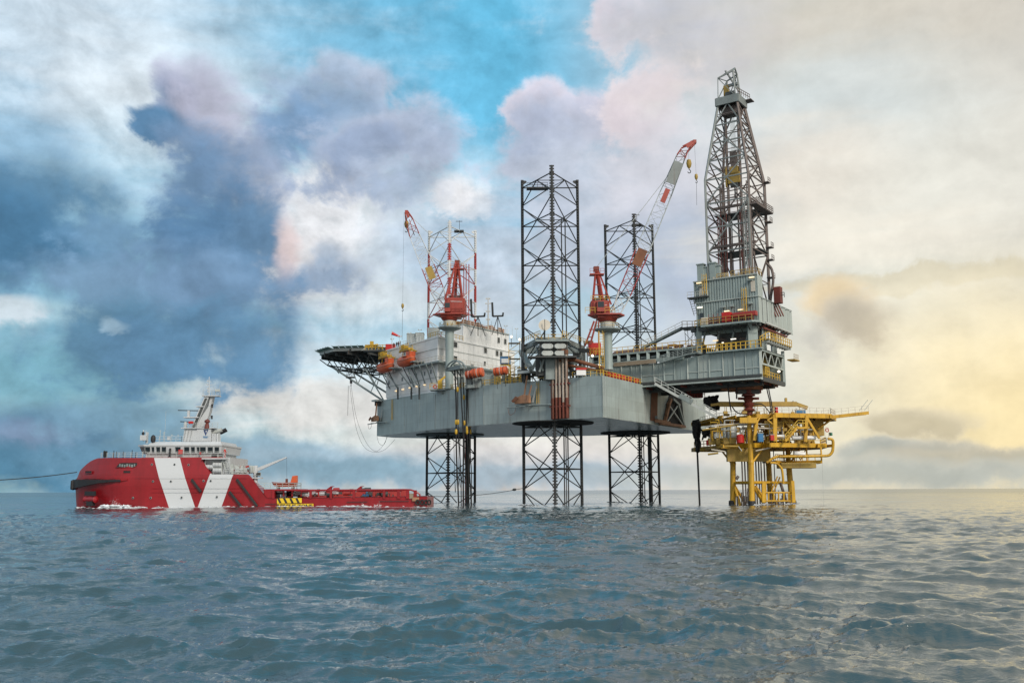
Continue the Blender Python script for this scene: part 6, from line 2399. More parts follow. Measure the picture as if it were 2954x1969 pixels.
for s in (-.55, .55):
    mb.bar(a_ + AFT * s + STB * .8, b_ + AFT * s + STB * .8, .08)
n = 30
for k in range(n):
    p = a_.lerp(b_, k / n)
    mb.bar(p - AFT * .55 + STB * .8, p + AFT * .55 + STB * .8 + UZ * .2, .07)
mb.build('caged_ladder', 'derrick_grey', dk)
# travelling block and top drive hang inside
tb = thing('travelling_block', 'brownish yellow travelling block and top drive hanging inside the derrick', 'travelling block', dc + UZ * lvl(505))
def blk(py, w, h, mt, nm, dx=0):
    c0 = dc + UZ * lvl(py) + AFT * dx
    MB().box(c0, (w, 1.0, h), (AFT.x, AFT.y)).build(nm, mt, tb, bevel=.12)
blk(428, 1.5, 2.6, 'derrick_brown', 'block')
blk(446, 1.1, 1.2, 'derrick_brown', 'bail')
blk(466, 2.0, 1.8, 'brass_yellow', 'swivel')
blk(487, 2.7, 2.4, 'brass_yellow', 'top_drive')
blk(480, .4, 4.6, 'brass_yellow', 'frame_rail', -1.7)
blk(507, 1.7, .9, 'dark_steel', 'pipe_handler')
member('drill_string', dc + UZ * lvl(510), dc + UZ * lvl(545), .16, 'dark_steel', tb)
member('elevator_link', dc + UZ * lvl(540) - AFT * 2.2, dc + UZ * lvl(544) + AFT * .2, .13, 'dark_steel', tb)
# red hose reel and bent brown pipe on the stern side
o = thing('choke_manifold', 'rust red equipment rack outside the right rear derrick leg', 'equipment rack', dcor(lvl(880))[3] + AFT * 2)
p = vplane(2242, 852, cp(.2, 9, 0), cp(.2, 9, 0) + AFT)
MB().box(p + AFT * .2, (1.4, 1.5, 3.4), (AFT.x, AFT.y)).build('cabinet', 'red_iron', o, bevel=.06)
for k in range(4):
    member('rack_pipe', p + AFT * (-1.6 + .5 * k) - UZ * 1.4, p + AFT * (-.4 + .5 * k) - UZ * 4.4, .14, 'red_iron', o)
MB().path(smooth_path([p + AFT * (-1.9) + UZ * 7, p + AFT * (-.9) + UZ * 5.6, p + AFT * (-.7) + UZ * 3, p + AFT * (-1.4) - UZ * .5, p + AFT * (-1.5) - UZ * 3]), .28, 8).build('bent_pipe', 'derrick_brown', o, True)
MB().rail([p + AFT * .8 + STB * .4 - UZ * .6, p + AFT * 1.6 + STB * .4 - UZ * .6], 1.0, .06, .6).build('handrail', 'dark_steel', o, kind='stuff')

# ---------------------------------------------------------------- blow-out preventer and gear under the cantilever
wx = at(2160, 1170, 192.5)
bop = thing('wellhead_stack', 'dark red flanged wellhead stack hanging between cantilever and yellow platform', 'wellhead', (wx.x, wx.y, HC + 15))
def wz(py):
    return at(2160, py, 192.5).z
prof = []
for py, r in ((1096, .9), (1104, .9), (1106, .7), (1117, .7), (1120, .9), (1128, .75), (1134, .8), (1138, 1.35), (1142, 1.4), (1144, .8), (1147, 1.0), (1150, 1.7), (1153, 1.0), (1160, .7), (1166, 1.2), (1172, .9), (1176, .75), (1180, 1.0), (1184, 1.4), (1186, .8), (1196, .75)):
    prof.append((r, wz(py) - wx.z))
MB().lathe(wx, prof, 16).build('stack', 'red_iron', bop, True)
MB().box((wx.x, wx.y, wz(1130)), (4.4, 1.2, .8)).build('cross_arm', 'dark_steel', bop)
for s in (-1, 1):
    MB().box((wx.x + s * 2.1, wx.y, wz(1126)), (.9, .9, 1.1)).build('actuator', 'red_iron', bop)
    MB().box((wx.x + s * 1.5, wx.y, wz(1149)), (1.2, .5, .5)).build('valve', 'red_iron', bop)
for lb, pts, r in (('black cable hanging left of the wellhead stack', ((2100, 1110), (2103, 1145), (2108, 1180), (2110, 1185)), .13), ('short thick black pipe left of the wellhead stack', ((2125, 1105), (2125, 1150)), .16),
                   ('black hose looping from the cantilever to the wellhead foot', ((2112, 1172), (2122, 1186), (2138, 1193), (2150, 1186)), .13), ('black hose sagging right of the wellhead stack', ((2176, 1166), (2195, 1165), (2208, 1174), (2221, 1191)), .12),
                   ('twin black hose from the cantilever corner to the platform deck, left one', ((2208, 1095), (2214, 1130), (2221, 1160), (2223, 1190)), .12), ('twin black hose from the cantilever corner to the platform deck, right one', ((2213, 1095), (2220, 1135), (2226, 1165), (2228, 1190)), .12)):
    rope(lb, smooth_path([at(x, y, 191) for x, y in pts]) if len(pts) > 2 else [at(x, y, 191) for x, y in pts], r, 'rubber', 'hose', 'hose', 'black hoses between the cantilever and the platform')
# stern slot gear of the hull: dark recess, X frame, red cabin, black sheeting, gangway
q0, q1 = on_plane(1890, 1232, HB), on_plane(2003, 1240, HB)
sg = thing('stern_frame', 'rusty grey braced frame on the stern wall under the gangway', 'frame', Vector((34, 203, HB)))
def sp_(px, py, off=.5):
    a3, b3 = outline[3], outline[4]
    o3 = Vector(((b3 - a3).normalized().y, -(b3 - a3).normalized().x, 0))
    return vplane(px, py, a3 + o3 * off, b3 + o3 * off)
for (x0, y0, x1, y1, r, mt) in ((1930, 1165, 1917, 1222, .3, 'anchor_tan'), (1955, 1165, 1973, 1228, .3, 'steel_grey'), (1928, 1166, 1972, 1228, .13, 'light_grey'), (1957, 1166, 1920, 1222, .13, 'light_grey'),
                                (1893, 1213, 1930, 1220, .35, 'anchor_tan'), (1905, 1220, 1975, 1230, .3, 'anchor_tan'), (1893, 1203, 1908, 1213, .3, 'steel_grey'), (1936, 1150, 1928, 1168, .3, 'anchor_tan'), (1940, 1150, 1960, 1168, .25, 'steel_grey')):
    member('frame_bar', sp_(x0, y0), sp_(x1, y1), r, mt, sg, 'bar')
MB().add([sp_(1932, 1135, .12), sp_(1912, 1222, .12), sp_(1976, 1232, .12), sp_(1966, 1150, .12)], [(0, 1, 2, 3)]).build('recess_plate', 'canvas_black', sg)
MB().add([sp_(1880, 1110, .1), sp_(1876, 1212, .1), sp_(1896, 1216, .1), sp_(1898, 1118, .1)], [(0, 1, 2, 3)]).build('stained_plate', 'rust_iron', sg)
gw = thing('gangway', 'long grey gangway sloping from the stern handrail down to the yellow platform', 'gangway', at(1890, 1105, 196))
ga, gb_ = at(1889, 1106, 195.5), at(2066, 1203, 191.5)
off_ = Vector((.35, .95, 0))
for s in (0, 1.1):
    member('side_girder', ga + off_ * s, gb_ + off_ * s, .16, 'light_grey', gw, 'bar', .26)
for k in range(26):
    p = ga.lerp(gb_, k / 26)
    member('tread', p + UZ * .05, p + off_ * 1.1 + UZ * .05, .05, 'steel_grey', gw, 'bar')
for s in (0, 1.1):
    MB().rail([ga + off_ * s + UZ * .2, gb_ + off_ * s + UZ * .2], 1.15, .05, 1.5, 2).build('handrail', 'light_grey', gw, kind='stuff')
a_ = ga.lerp(gb_, .42)
MB().bar(a_ + UZ * .4 - off_ * .15, ga.lerp(gb_, .62) + UZ * .4 - off_ * .15, .5, 1.0).build('gangway_cover', 'steel_grey', gw)
o = thing('red_cabin', 'small red railed cabin tucked under the cantilever beside the gangway', 'cabin', at(2010, 1145, 203))
a_, b_ = at(1985, 1142, 203), at(2028, 1130, 203)
MB().box(((a_.x + b_.x) / 2, 203.8, a_.z + .3), (b_.x - a_.x, 1.6, 1.2)).build('cabin', 'red_iron', o, bevel=.05)
MB().rail([(a_.x - .2, 202.8, a_.z - .3), (b_.x + .3, 202.8, a_.z - .3)], 1.4, .06, .7).build('handrail', 'crane_red', o, kind='stuff')


def sheet(label, pts, Y, name='black_sheeting', dep=1.4):
    """crumpled black canvas, thick and folded"""
    n = len(pts)
    w = [at(x, y, Y) for x, y in pts]
    c0 = sum(w, Vector()) / n
    vs, fs = [], []
    R_ = random.Random(hash(pts[0]) % 1000)
    for lay, (k, d) in enumerate(((1, 0), (.98, -dep * .4), (.8, -dep * .8), (.5, -dep), (.2, -dep * .8))):
        for i, p in enumerate(w):
            q = c0 + (p - c0) * k
            q.y += d + R_.uniform(-.4, .4) * (lay > 0)
            q.z += R_.uniform(-.3, .3) * (lay > 0)
            vs.append(q)
    for q in range(4):
        for i in range(n):
            fs.append((q * n + i, q * n + (i + 1) % n, (q + 1) * n + (i + 1) % n, (q + 1) * n + i))
    fs.append(tuple(range(4 * n, 5 * n)))
    fs.append(tuple(range(n - 1, -1, -1)))
    o = MB().add(vs, fs).build(name, 'canvas_black')
    return tag(o, label, 'sheeting', 'crumpled black sheeting round the gangway end')


def dens(pts, n=4):
    out = []
    for i in range(len(pts)):
        a, b = pts[i], pts[(i + 1) % len(pts)]
        for k in range(n):
            out.append((a[0] + (b[0] - a[0]) * k / n + random.uniform(-1, 1), a[1] + (b[1] - a[1]) * k / n + random.uniform(-1, 1)))
    return tuple(out)


sheet('bulky black sheeting between the gangway and the cantilever', dens(((2030, 1146), (2050, 1142), (2073, 1140), (2069, 1150), (2077, 1178), (2064, 1186), (2048, 1180), (2028, 1165))), 198)
sheet('tall black sheeting hanging at the left end of the yellow platform', dens(((1996, 1212), (2018, 1208), (2021, 1240), (2018, 1265), (2022, 1285), (2016, 1306), (2006, 1302), (2004, 1270), (1997, 1250))), 201)
sheet('ragged black sheeting under the left end of the upper yellow deck', dens(((2022, 1236), (2050, 1238), (2062, 1252), (2060, 1272), (2046, 1262), (2036, 1256), (2024, 1270), (2026, 1255))), 200)
o = thing('black_caisson', 'thin black vertical pipe standing in the sea left of the yellow platform', 'pipe', at(2016, 1462, 201))
a_, b_ = at(2011.5, 1302, 201), at(2019, 1462, 201)
b_.z = -2
member('pipe', b_, a_, .2, 'rubber', o)

# ---------------------------------------------------------------- yellow wellhead platform
ZU, ZL = HC + 14.9, HC + 9.05
PCN = Vector((50.3, 195.0, 0))
pf_ = thing('wellhead_platform', 'bright yellow wellhead platform on four legs below the drill floor', 'platform', (50.3, 195.0, 0))


def legp(px, Y):
    p = at(px, 1400, Y)
    return Vector((p.x, Y, 0))


PL = [legp(2117, 196), legp(2169, 189.3), legp(2220, 200.5), legp(2278, 196.5)]
for i, p in enumerate(PL):
    bt = p + (p - PCN) * .09
    MB().tube(Vector((bt.x, bt.y, -4)), Vector((p.x, p.y, HC + 5.2)), .62 if i != 1 else .6, 20, .56).build('leg', 'jacket_yellow', pf_, True)
    MB().tube((p.x, p.y, HC + 5.2), (p.x, p.y, ZU - .5), .5, 18, .46).build('column', 'jacket_yellow', pf_, True)
    MB().lathe((p.x, p.y, HC + 5.2), [(.575, -.3), (.61, -.1), (.61, .1), (.52, .5)], 20).build('leg_collar', 'jacket_yellow', pf_, True)
    MB().lathe((bt.x, bt.y, 0), [(.68, -1.0), (.70, .45), (.635, .9)], 20).build('waterline_growth', 'ship_dark', pf_, True)
    MB().lathe((p.x, p.y, HC + 3.0), [(.60, -.05), (.62, -.03), (.62, .03), (.60, .05)], 20).build('weld_band', 'brass_yellow', pf_)
zbr = HC + 1.35
prs = ((0, 1), (1, 3), (3, 2), (2, 0))
for i, j in prs:
    a, b_ = PL[i], PL[j]
    member('horizontal_brace', (a.x, a.y, zbr), (b_.x, b_.y, zbr), .3, 'jacket_yellow', pf_)
    m_ = (a + b_) / 2
    if (i, j) in ((0, 1), (1, 3)):
        member('diagonal_brace', Vector((a.x, a.y, zbr - .3)), Vector((m_.x, m_.y, -2.5)), .3, 'jacket_yellow', pf_)
    else:
        member('diagonal_brace', Vector((b_.x, b_.y, zbr - .3)), Vector((m_.x, m_.y, -2.5)), .26, 'jacket_yellow', pf_)
    for k, z in ((0, ZL - .4),):
        member('deck_girder', (a.x, a.y, z), (b_.x, b_.y, z), .22, 'jacket_yellow', pf_, 'bar', .45)
for p, q in ((PL[0], Vector((-2.6, -.5, 0))), (PL[1], Vector((3.0, 1.5, 0))), (PL[2], Vector((-3, -1, 0))), (PL[3], Vector((2.5, 0, 0))), (PL[0], Vector((-1, -3.0, 0)))):
    member('knee_brace', Vector((p.x, p.y, ZL - 4.2)), Vector((p.x, p.y, ZL - .8)) + q, .2, 'jacket_yellow', pf_)
    member('knee_brace', Vector((p.x, p.y, ZU - 3.8)), Vector((p.x, p.y, ZU - .5)) + q * .9, .2, 'jacket_yellow', pf_)


def onp(px, py, z):
    q = on_plane(px, py, z)
    return (q.x, q.y)


up = [onp(2021, 1218, ZU), onp(2075, 1207, ZU), onp(2160, 1196.5, ZU), onp(2182, 1193.5, ZU), onp(2225, 1193.5, ZU), onp(2236, 1190, ZU), onp(2396, 1193, ZU)]
up += [(67.5, 199), (62, 209), (47, 213), (40, 213)]
lo_ = [onp(2003, 1290, ZL), onp(2079, 1283, ZL), onp(2080, 1280, ZL), onp(2138, 1280, ZL), onp(2178, 1283, ZL), onp(2222, 1276, ZL), onp(2384, 1278.5, ZL)]
lo_ += [(64.5, 200), (60, 209), (47, 212), (39.5, 211)]
for pl_, z, th in ((up, ZU, .22), (lo_, ZL, .2)):
    MB().prism(pl_, z - th, z).build('deck_plate', 'jacket_yellow', pf_)
    n = len(pl_)
    for i in range(n):
        a, b_ = pl_[i], pl_[(i + 1) % n]
        hh = .85 if z == ZU else .8
        member('edge_beam', (a[0], a[1], z - hh / 2 - .05), (b_[0], b_[1], z - hh / 2 - .05), .12, 'jacket_yellow', pf_, 'bar', hh / 2)
    for k in range(9):
        x0 = 42 + k * 2.7
        member('deck_joist', (x0, 190.5, z - .5), (x0 - 1.5, 210, z - .5), .1, 'jacket_yellow', pf_, 'bar', .28)
    mb = MB()
    for i in range(n - 4):
        a, b_ = pl_[i], pl_[(i + 1)]
        if math.dist(a, b_) > 1.2:
            mb.rail([(a[0], a[1], z), (b_[0], b_[1], z)], 1.15, .035 if z == ZU else .06, 1.5)
    mb.build('handrail', 'cream' if z == ZU else 'rail_yellow', pf_, kind='stuff')
# lower right cellar deck with truss front
zce = HC + 5.7
ce = [onp(2238, 1327, zce), onp(2262, 1329, zce), onp(2370, 1326.5, zce), (62.5, 197), (52, 200)]
MB().prism(ce, zce - .3, zce).build('cellar_deck', 'jacket_yellow', pf_)
for i in range(3):
    a, b_ = ce[i], ce[i + 1]
    member('edge_beam', (a[0], a[1], zce - .3), (b_[0], b_[1], zce - .3), .14, 'jacket_yellow', pf_, 'bar', .3)
MB().box((57, 193, zce - 1.0), (7.0, 3.5, 1.1)).build('sump_tank', 'brass_yellow', pf_, bevel=.1)
MB().rail([(ce[0][0], ce[0][1], zce), (ce[1][0], ce[1][1], zce), (ce[2][0], ce[2][1], zce)], 1.2, .06, 1.4).build('handrail', 'rail_yellow', pf_, kind='stuff')
fx = [ce[1][0] + (ce[2][0] - ce[1][0]) * t for t in (0, .28, .62, 1.0)]
fy = [ce[1][1] + (ce[2][1] - ce[1][1]) * t for t in (0, .28, .62, 1.0)]
for i in range(4):
    member('hanger_post', (fx[i], fy[i], zce), (fx[i], fy[i], ZL - .8), .13, 'jacket_yellow', pf_, 'bar')
    if i < 3:
        mx_, my_ = (fx[i] + fx[i + 1]) / 2, (fy[i] + fy[i + 1]) / 2
        if i == 1:
            member('hanger_brace', (fx[i], fy[i], ZL - .8), (mx_, my_, zce + .1), .11, 'jacket_yellow', pf_)
            member('hanger_brace', (fx[i + 1], fy[i + 1], ZL - .8), (mx_, my_, zce + .1), .11, 'jacket_yellow', pf_)
        elif i == 0:
            member('hanger_brace', (fx[i + 1], fy[i + 1], ZL - .8), (fx[i] + .3, fy[i], zce + .1), .11, 'jacket_yellow', pf_)
member('header_pipe', at(2248, 1316, 189), at(2366, 1315, 189), .26, 'jacket_yellow', pf_)
MB().path(smooth_path([at(x, y, 189.5) for x, y in ((2212, 1334), (2228, 1322), (2240, 1317), (2252, 1315.5))]), .26, 8).build('header_pipe_elbow', 'jacket_yellow', pf_, True)
MB().path(smooth_path([at(x, y, 190) for x, y in ((2366, 1314), (2384, 1314), (2394, 1311), (2401, 1302), (2403, 1290), (2403, 1272), (2398, 1266), (2388, 1265))], 5), .28, 10).build('return_pipe', 'jacket_yellow', pf_, True)
MB().path(smooth_path([at(x, y, 190) for x, y in ((2222, 1334), (2240, 1336), (2254, 1350), (2258, 1370), (2260, 1395))], 5), .23, 10).build('riser_pipe', 'jacket_yellow', pf_, True)
# columns between the decks on the front right
for x0, y0, x1, y1, r in ((2235, 1272, 2235, 1196, .36), (2323, 1274, 2327, 1198, .3), (2329, 1207, 2364, 1264, .2), (2182, 1215, 2176, 1270, .3), (2214, 1210, 2230, 1203, .12), (2214, 1210, 2238, 1230, .12)):
    member('deck_post', at(x0, y0, 188.2), at(x1, y1, 188.2), r, 'jacket_yellow', pf_, 'bar')
for x0, y0, x1, y1 in ((2255, 1205, 2295, 1245), (2270, 1205, 2300, 1232), (2205, 1218, 2262, 1219), (2205, 1228, 2258, 1228), (2215, 1240, 2270, 1238)):
    member('cable_tray', at(x0, y0, 191), at(x1, y1, 191), .14, 'brass_yellow', pf_, 'bar', .3)
# front box on the upper deck edge
MB().box(at(2158, 1212, 187.6), (3.4, .8, 1.1)).build('junction_box', 'jacket_yellow', pf_, bevel=.04)
# vertical wall at right between decks
MB().box(at(2345, 1232, 197), (3.6, 3, 3.6)).build('switch_room', 'brass_yellow', pf_, bevel=.05)
# stairs
sa, sb2 = at(2266, 1272, 187), at(2303, 1229, 187)
for o_ in (0, .9):
    member('stair_stringer', sa + Vector((0, o_, 0)), sb2 + Vector((0, o_, 0)), .1, 'jacket_yellow', pf_, 'bar', .2)
for k in range(14):
    p = sa.lerp(sb2, (k + .5) / 14)
    piece('stair_tread', p + Vector((0, .45, 0)), (.28, .9, .06), 'brass_yellow', pf_)
sc2 = at(2330, 1238, 187)
MB().prism([(sb2.x - .2, 186.8), (sc2.x + .3, 186.8), (sc2.x + .3, 188.4), (sb2.x - .2, 188.4)], sb2.z - .5, sb2.z - .1).build('stair_landing', 'jacket_yellow', pf_)
MB().rail([sa + UZ * .1, sb2 + UZ * .1, (sc2.x, 186.9, sb2.z)], 1.15, .07, 1.1, 2).build('handrail', 'rail_yellow', pf_, kind='stuff')
# conductors
cg = [(2142, 194), (2150, 196), (2158, 193.5), (2182, 194), (2190, 196), (2197, 193.5), (2206, 195), (2235, 196)]
for i, (px, Y) in enumerate(cg):
    p = at(px, 1380, Y)
    member('conductor', (p.x, p.y, -3), (p.x, p.y, ZL + 1), .15 if i != 7 else .1, 'derrick_brown', pf_)
MB().box((PL[0].x + 2.5, 193.5, ZL - 2.2), (8.5, 1.2, 2.6)).build('conductor_guard', 'brass_yellow', pf_)
# boat landing with rub posts
la, lb_ = at(2206, 1420, 189), at(2290, 1420, 189)
for py in (1420, 1444):
    member('landing_rail', at(2206, py, 189), at(2290, py, 189), .16, 'jacket_yellow', pf_)
    member('landing_rail', at(2206, py, 190.4), at(2290, py, 190.4), .12, 'jacket_yellow', pf_)
for px in (2217, 2232, 2246, 2261, 2275):
    member('landing_post', at(px, 1420, 189), at(px, 1446, 189), .15, 'jacket_yellow', pf_)
for px, y0 in ((2203, 1388), (2286, 1386), (2206, 1388)):
    MB().bar(at(px, y0, 188.6 if px != 2206 else 191), at(px + (4 if px > 2250 else 0), 1448, 188.6 if px != 2206 else 191), .62, .4).build('rub_post', 'jacket_yellow', pf_)
for (x0, y0, x1, y1, r) in ((2179, 1400, 2206, 1440, .26), (2225, 1418, 2243, 1373, .14), (2232, 1418, 2250, 1375, .14), (2251, 1391, 2270, 1450, .3), (2130, 1372, 2124, 1382, .3)):
    member('landing_brace', at(x0, y0, 191), at(x1, y1, 191), r, 'jacket_yellow' if r != .3 else 'derrick_brown', pf_)
mb = MB()
R2 = random.Random(5)
for k in range(30):
    px, Y = R2.uniform(2125, 2285), R2.uniform(190, 200)
    p = at(px, 1440, Y)
    mb.tube((p.x, p.y, -1), (p.x, p.y, R2.uniform(1.2, 3.4)), R2.uniform(.05, .14), 6)
mb.build('riser_guards', 'derrick_brown', pf_, kind='stuff')

# process equipment standing on the lower deck: each a thing
def eq(name, label, cat, px, y0, y1, w, Y, mat, shape='tank', group=None):
    a, b_ = at(px, y1, Y), at(px, y0, Y)
    o = thing(name, label, cat, (a.x, a.y, a.z), group)
    h = b_.z - a.z
    if shape == 'tank':
        MB().lathe((a.x, a.y, a.z), [(w * .4, 0), (w * .5, h * .06), (w * .5, h * .85), (w * .35, h * .97), (.05, h)], 16).build('vessel', mat, o, True)
        MB().tube((a.x, a.y, a.z + h * .98), (a.x, a.y, a.z + h + .7), .1, 8).build('nozzle', 'light_grey', o)
    else:
        MB().box((a.x, a.y, a.z + h / 2), (w, .9, h)).build('casing', mat, o, bevel=.05)
        MB().box((a.x, a.y - .47, a.z + h * .55), (w * .8, .04, h * .6)).build('door', mat, o)
        MB().box((a.x, a.y, a.z + h + .05), (w * 1.08, 1.0, .1)).build('lid', 'light_grey', o)
    return o


eg = 'process vessels on the lower yellow deck'
eq('process_vessel', 'tall pale upright vessel on the left part of the lower yellow deck', 'vessel', 2112, 1224, 1270, 2.0, 193, 'light_grey', group=eg)
eq('process_vessel', 'slim grey upright vessel left of the tall pale one', 'vessel', 2091, 1226, 1272, .9, 193.5, 'steel_grey', group=eg)
eq('red_drum', 'rounded red vessel on the lower yellow deck right of the pale vessel', 'vessel', 2136, 1252, 1278, 1.5, 190, 'bright_red', group=eg)
eq('red_drum', 'small red drum standing far left on the lower yellow deck', 'vessel', 2045, 1268, 1284, 1.1, 196, 'bright_red', group=eg)
eq('grey_cabinet', 'pale slatted cabinet near the black sheeting on the lower yellow deck', 'cabinet', 2068, 1248, 1262, 1.2, 194, 'light_grey', 'box', 'cabinets on the yellow platform')
eq('blue_cabinet', 'blue cabinet at the middle of the lower yellow deck', 'cabinet', 2194, 1250, 1274, 1.0, 187.5, 'blue', 'box', 'cabinets on the yellow platform')
eq('red_cabinet', 'red cabinet beside the big yellow post on the lower deck', 'cabinet', 2227, 1254, 1270, .75, 187.5, 'bright_red', 'box', 'cabinets on the yellow platform')
eq('blue_cabinet', 'dark blue container on the top yellow deck under the resting boom', 'cabinet', 2309, 1182, 1193, 1.9, 193, 'blue', 'box', 'cabinets on the yellow platform')
eq('red_cabinet', 'upright red locker on the top yellow deck', 'cabinet', 2240, 1174, 1192, .5, 193, 'bright_red', 'box', 'cabinets on the yellow platform')
eq('green_lamp', 'small green navigation light at the right end of the lower deck', 'lamp', 2397, 1248, 1256, .4, 191, 'green', 'box')
q = at(2386, 1240, 191)
o = thing('life_ring', 'red life ring hanging at the right end of the yellow platform', 'life ring', q)
MB().path([q + Vector((math.cos(t) * .28, 0, math.sin(t) * .34)) for t in [x * math.pi / 6 for x in range(13)]], .09, 6).build('ring', 'bright_red', o)
MB().path(smooth_path([at(x, y, 191.2) for x, y in ((2380, 1262), (2380, 1236), (2384, 1232), (2390, 1236), (2391, 1262))]), .04, 5).build('stand', 'cream', o)
o = thing('white_pipe', 'long white insulated pipe lying along the lower yellow deck', 'pipe', at(2300, 1262, 188.5))
for x0, x1, y in ((2238, 2266, 1259), (2285, 2352, 1262)):
    member('pipe', at(x0, y, 189), at(x1, y, 189), .42, 'white', o)
member('pipe', at(2290, 1306, 191), at(2322, 1310, 191), .5, 'white', o)
# dense pipework
R3 = random.Random(3)
cells = [('rail_yellow', .08, 40), ('light_grey', .09, 34), ('derrick_brown', .1, 22), ('jacket_yellow', .13, 26)]
for mt, r, n in cells:
    for k in range(n):
        px, Y = R3.uniform(2035, 2350), R3.uniform(190, 203)
        x, y = at(px, 1250, Y).x, Y
        z0_ = ZL + R3.uniform(0, 1.5)
        z1_ = z0_ + R3.uniform(1.2, 4.2)
        dx = R3.choice((-1, 1)) * R3.uniform(.6, 3.0)
        zz = min(z1_, ZU - .8)
        member('process_pipe', (x, y, z0_), (x, y, zz), r * R3.uniform(.7, 1.3), mt, pf_)
        if k % 2:
            member('process_pipe', (x, y, zz), (x + dx, y, zz), r, mt, pf_)
for k, (x0, y0, x1, y1) in enumerate(((2022, 1233, 2060, 1226), (2060, 1226, 2186, 1219), (2026, 1240, 2130, 1224), (2103, 1226, 2198, 1222), (2140, 1232, 2232, 1236), (2180, 1230, 2190, 1242), (2210, 1256, 2232, 1252), (2052, 1296, 2092, 1302), (2092, 1286, 2130, 1287), (2130, 1287, 2140, 1300), (2180, 1300, 2224, 1290), (2042, 1310, 2072, 1306))):
    member('long_pipe', at(x0, y0, 189.5), at(x1, y1, 189), .1 + .04 * (k % 3), ('light_grey', 'cream', 'brass_yellow')[k % 3], pf_)
mb = MB()
for k in range(60):
    px, Y = R3.uniform(2050, 2350), R3.uniform(192, 204)
    p = at(px, 1250, Y)
    s_ = R3.uniform(.3, 1.3)
    mb.box((p.x, Y, ZL + s_ / 2 + (R3.uniform(0, 3) if k % 3 == 0 else 0)), (s_, s_, s_))
mb.build('valve_blocks', 'brass_yellow', pf_, kind='stuff')
mb = MB()
for k in range(18):
    px = R3.uniform(2075, 2330)
    p = at(px, 1200, R3.uniform(190, 205))
    mb.tube((p.x, p.y, ZU), (p.x, p.y, ZU + R3.uniform(.6, 2.4)), .06, 5)
    mb.box((p.x, p.y, ZU + .3), (R3.uniform(.3, 1.1), .5, .5))
mb.build('deck_fittings', 'brass_yellow', pf_, kind='stuff')
# crane boom resting over the top deck
cb = thing('resting_boom', 'yellow box girder crane boom resting above the top deck of the platform', 'crane boom', at(2200, 1192, 195))
for x0, x1, y0, y1, h in ((2074, 2180, 1165, 1166, 1.0), (2180, 2298, 1165, 1165, .95)):
    MB().bar(at(x0, y0, 195), at(x1, y1, 195), .8, h).build('boom', 'brass_yellow', cb, bevel=.04)
MB().bar(at(2298, 1165, 195), at(2329, 1176, 195), .7, .7).build('boom_tip', 'brass_yellow', cb, bevel=.04)
MB().bar(at(2074, 1165, 195), at(2050, 1168, 195), .6, .5).build('boom_end', 'brass_yellow', cb)
MB().tube(at(2229, 1170, 195), at(2230, 1193, 195), .3, 8).build('rest_post', 'brass_yellow', cb)
MB().box(at(2267, 1154, 195), (.5, .5, 1.0)).build('lamp_box', 'brass_yellow', cb, bevel=.1)
MB().bar(at(2286, 1157, 195), at(2298, 1165, 195), .25).build('ram', 'derrick_brown', cb)
# arm projecting to the right
ar = thing('outreach_arm', 'slender yellow railed walkway arm pointing right from the platform top deck', 'walkway arm', at(2370, 1200, 196))
a0, a1 = at(2352, 1207, 194), at(2506, 1190, 194)
for dy in (0, 1.6):
    MB().bar(a0 + Vector((0, dy, 0)), a1 + Vector((0, dy, 0)), .2, .62).build('arm_girder', 'jacket_yellow', ar)
for k in range(16):
    p = a0.lerp(a1, k / 15)
    member('arm_joist', p + UZ * .2, p + Vector((0, 1.6, .2)), .06, 'jacket_yellow', ar, 'bar')
member('arm_strut', at(2359, 1238, 194), at(2402, 1206, 194), .2, 'jacket_yellow', ar)
MB().rail([a0 + UZ * .3, a1 + UZ * .3], 1.2, .03, 1.4).build('handrail', 'cream', ar, kind='stuff')
for dx, px in ((0, 2483), (1.6, 2497)):
    member('antenna_arm', at(px - 4, 1184, 194), at(px + 20, 1153, 194), .05, 'light_grey', ar)
o = rope('very thin line hanging from the platform to the sea', [at(2372, 1327, 192), at(2375, 1430, 192), at(2376, 1466, 192)], .02, 'light_grey', 'line', 'rope')

# ---------------------------------------------------------------- supply ship
SY = 184.0                    # distance of the near side
SC = 192.0                    # centreline


def sx(px, py=1420, Y=SY):
    return at(px, py, Y).x


def sz(px, py, Y=SY):
    return at(px, py, Y).z


def sp(px, py, Y=SY):
    return at(px, py, Y)


ship = thing('supply_ship', 'red offshore supply ship with broad white slanted stripes at the left', 'ship', (sx(700), SC, 0))
# hull paint: red with two slanted white bands
m, nt, b = new_mat('ship_side')
src = MATS['ship_red'].node_tree
m.node_tree.nodes.clear()
bpy.data.materials.remove(m)
m = MATS['ship_red'].copy()
m.name = 'ship_side'
MATS['ship_side'] = m
nt = m.node_tree
b = nt.nodes['Principled BSDF']
L_, N_ = nt.links.new, nt.nodes.new
old = b.inputs['Base Color'].links[0].from_socket
geo = N_('ShaderNodeNewGeometry')
sep = N_('ShaderNodeSeparateXYZ')
L_(geo.outputs['Position'], sep.inputs[0])


def mth(op, a_, b2=None):
    n = N_('ShaderNodeMath')
    n.operation = op
    for i, v in enumerate((a_, b2)):
        if v is None:
            continue
        if isinstance(v, (int, float)):
            n.inputs[i].default_value = v
        else:
            L_(v, n.inputs[i])
    return n.outputs[0]


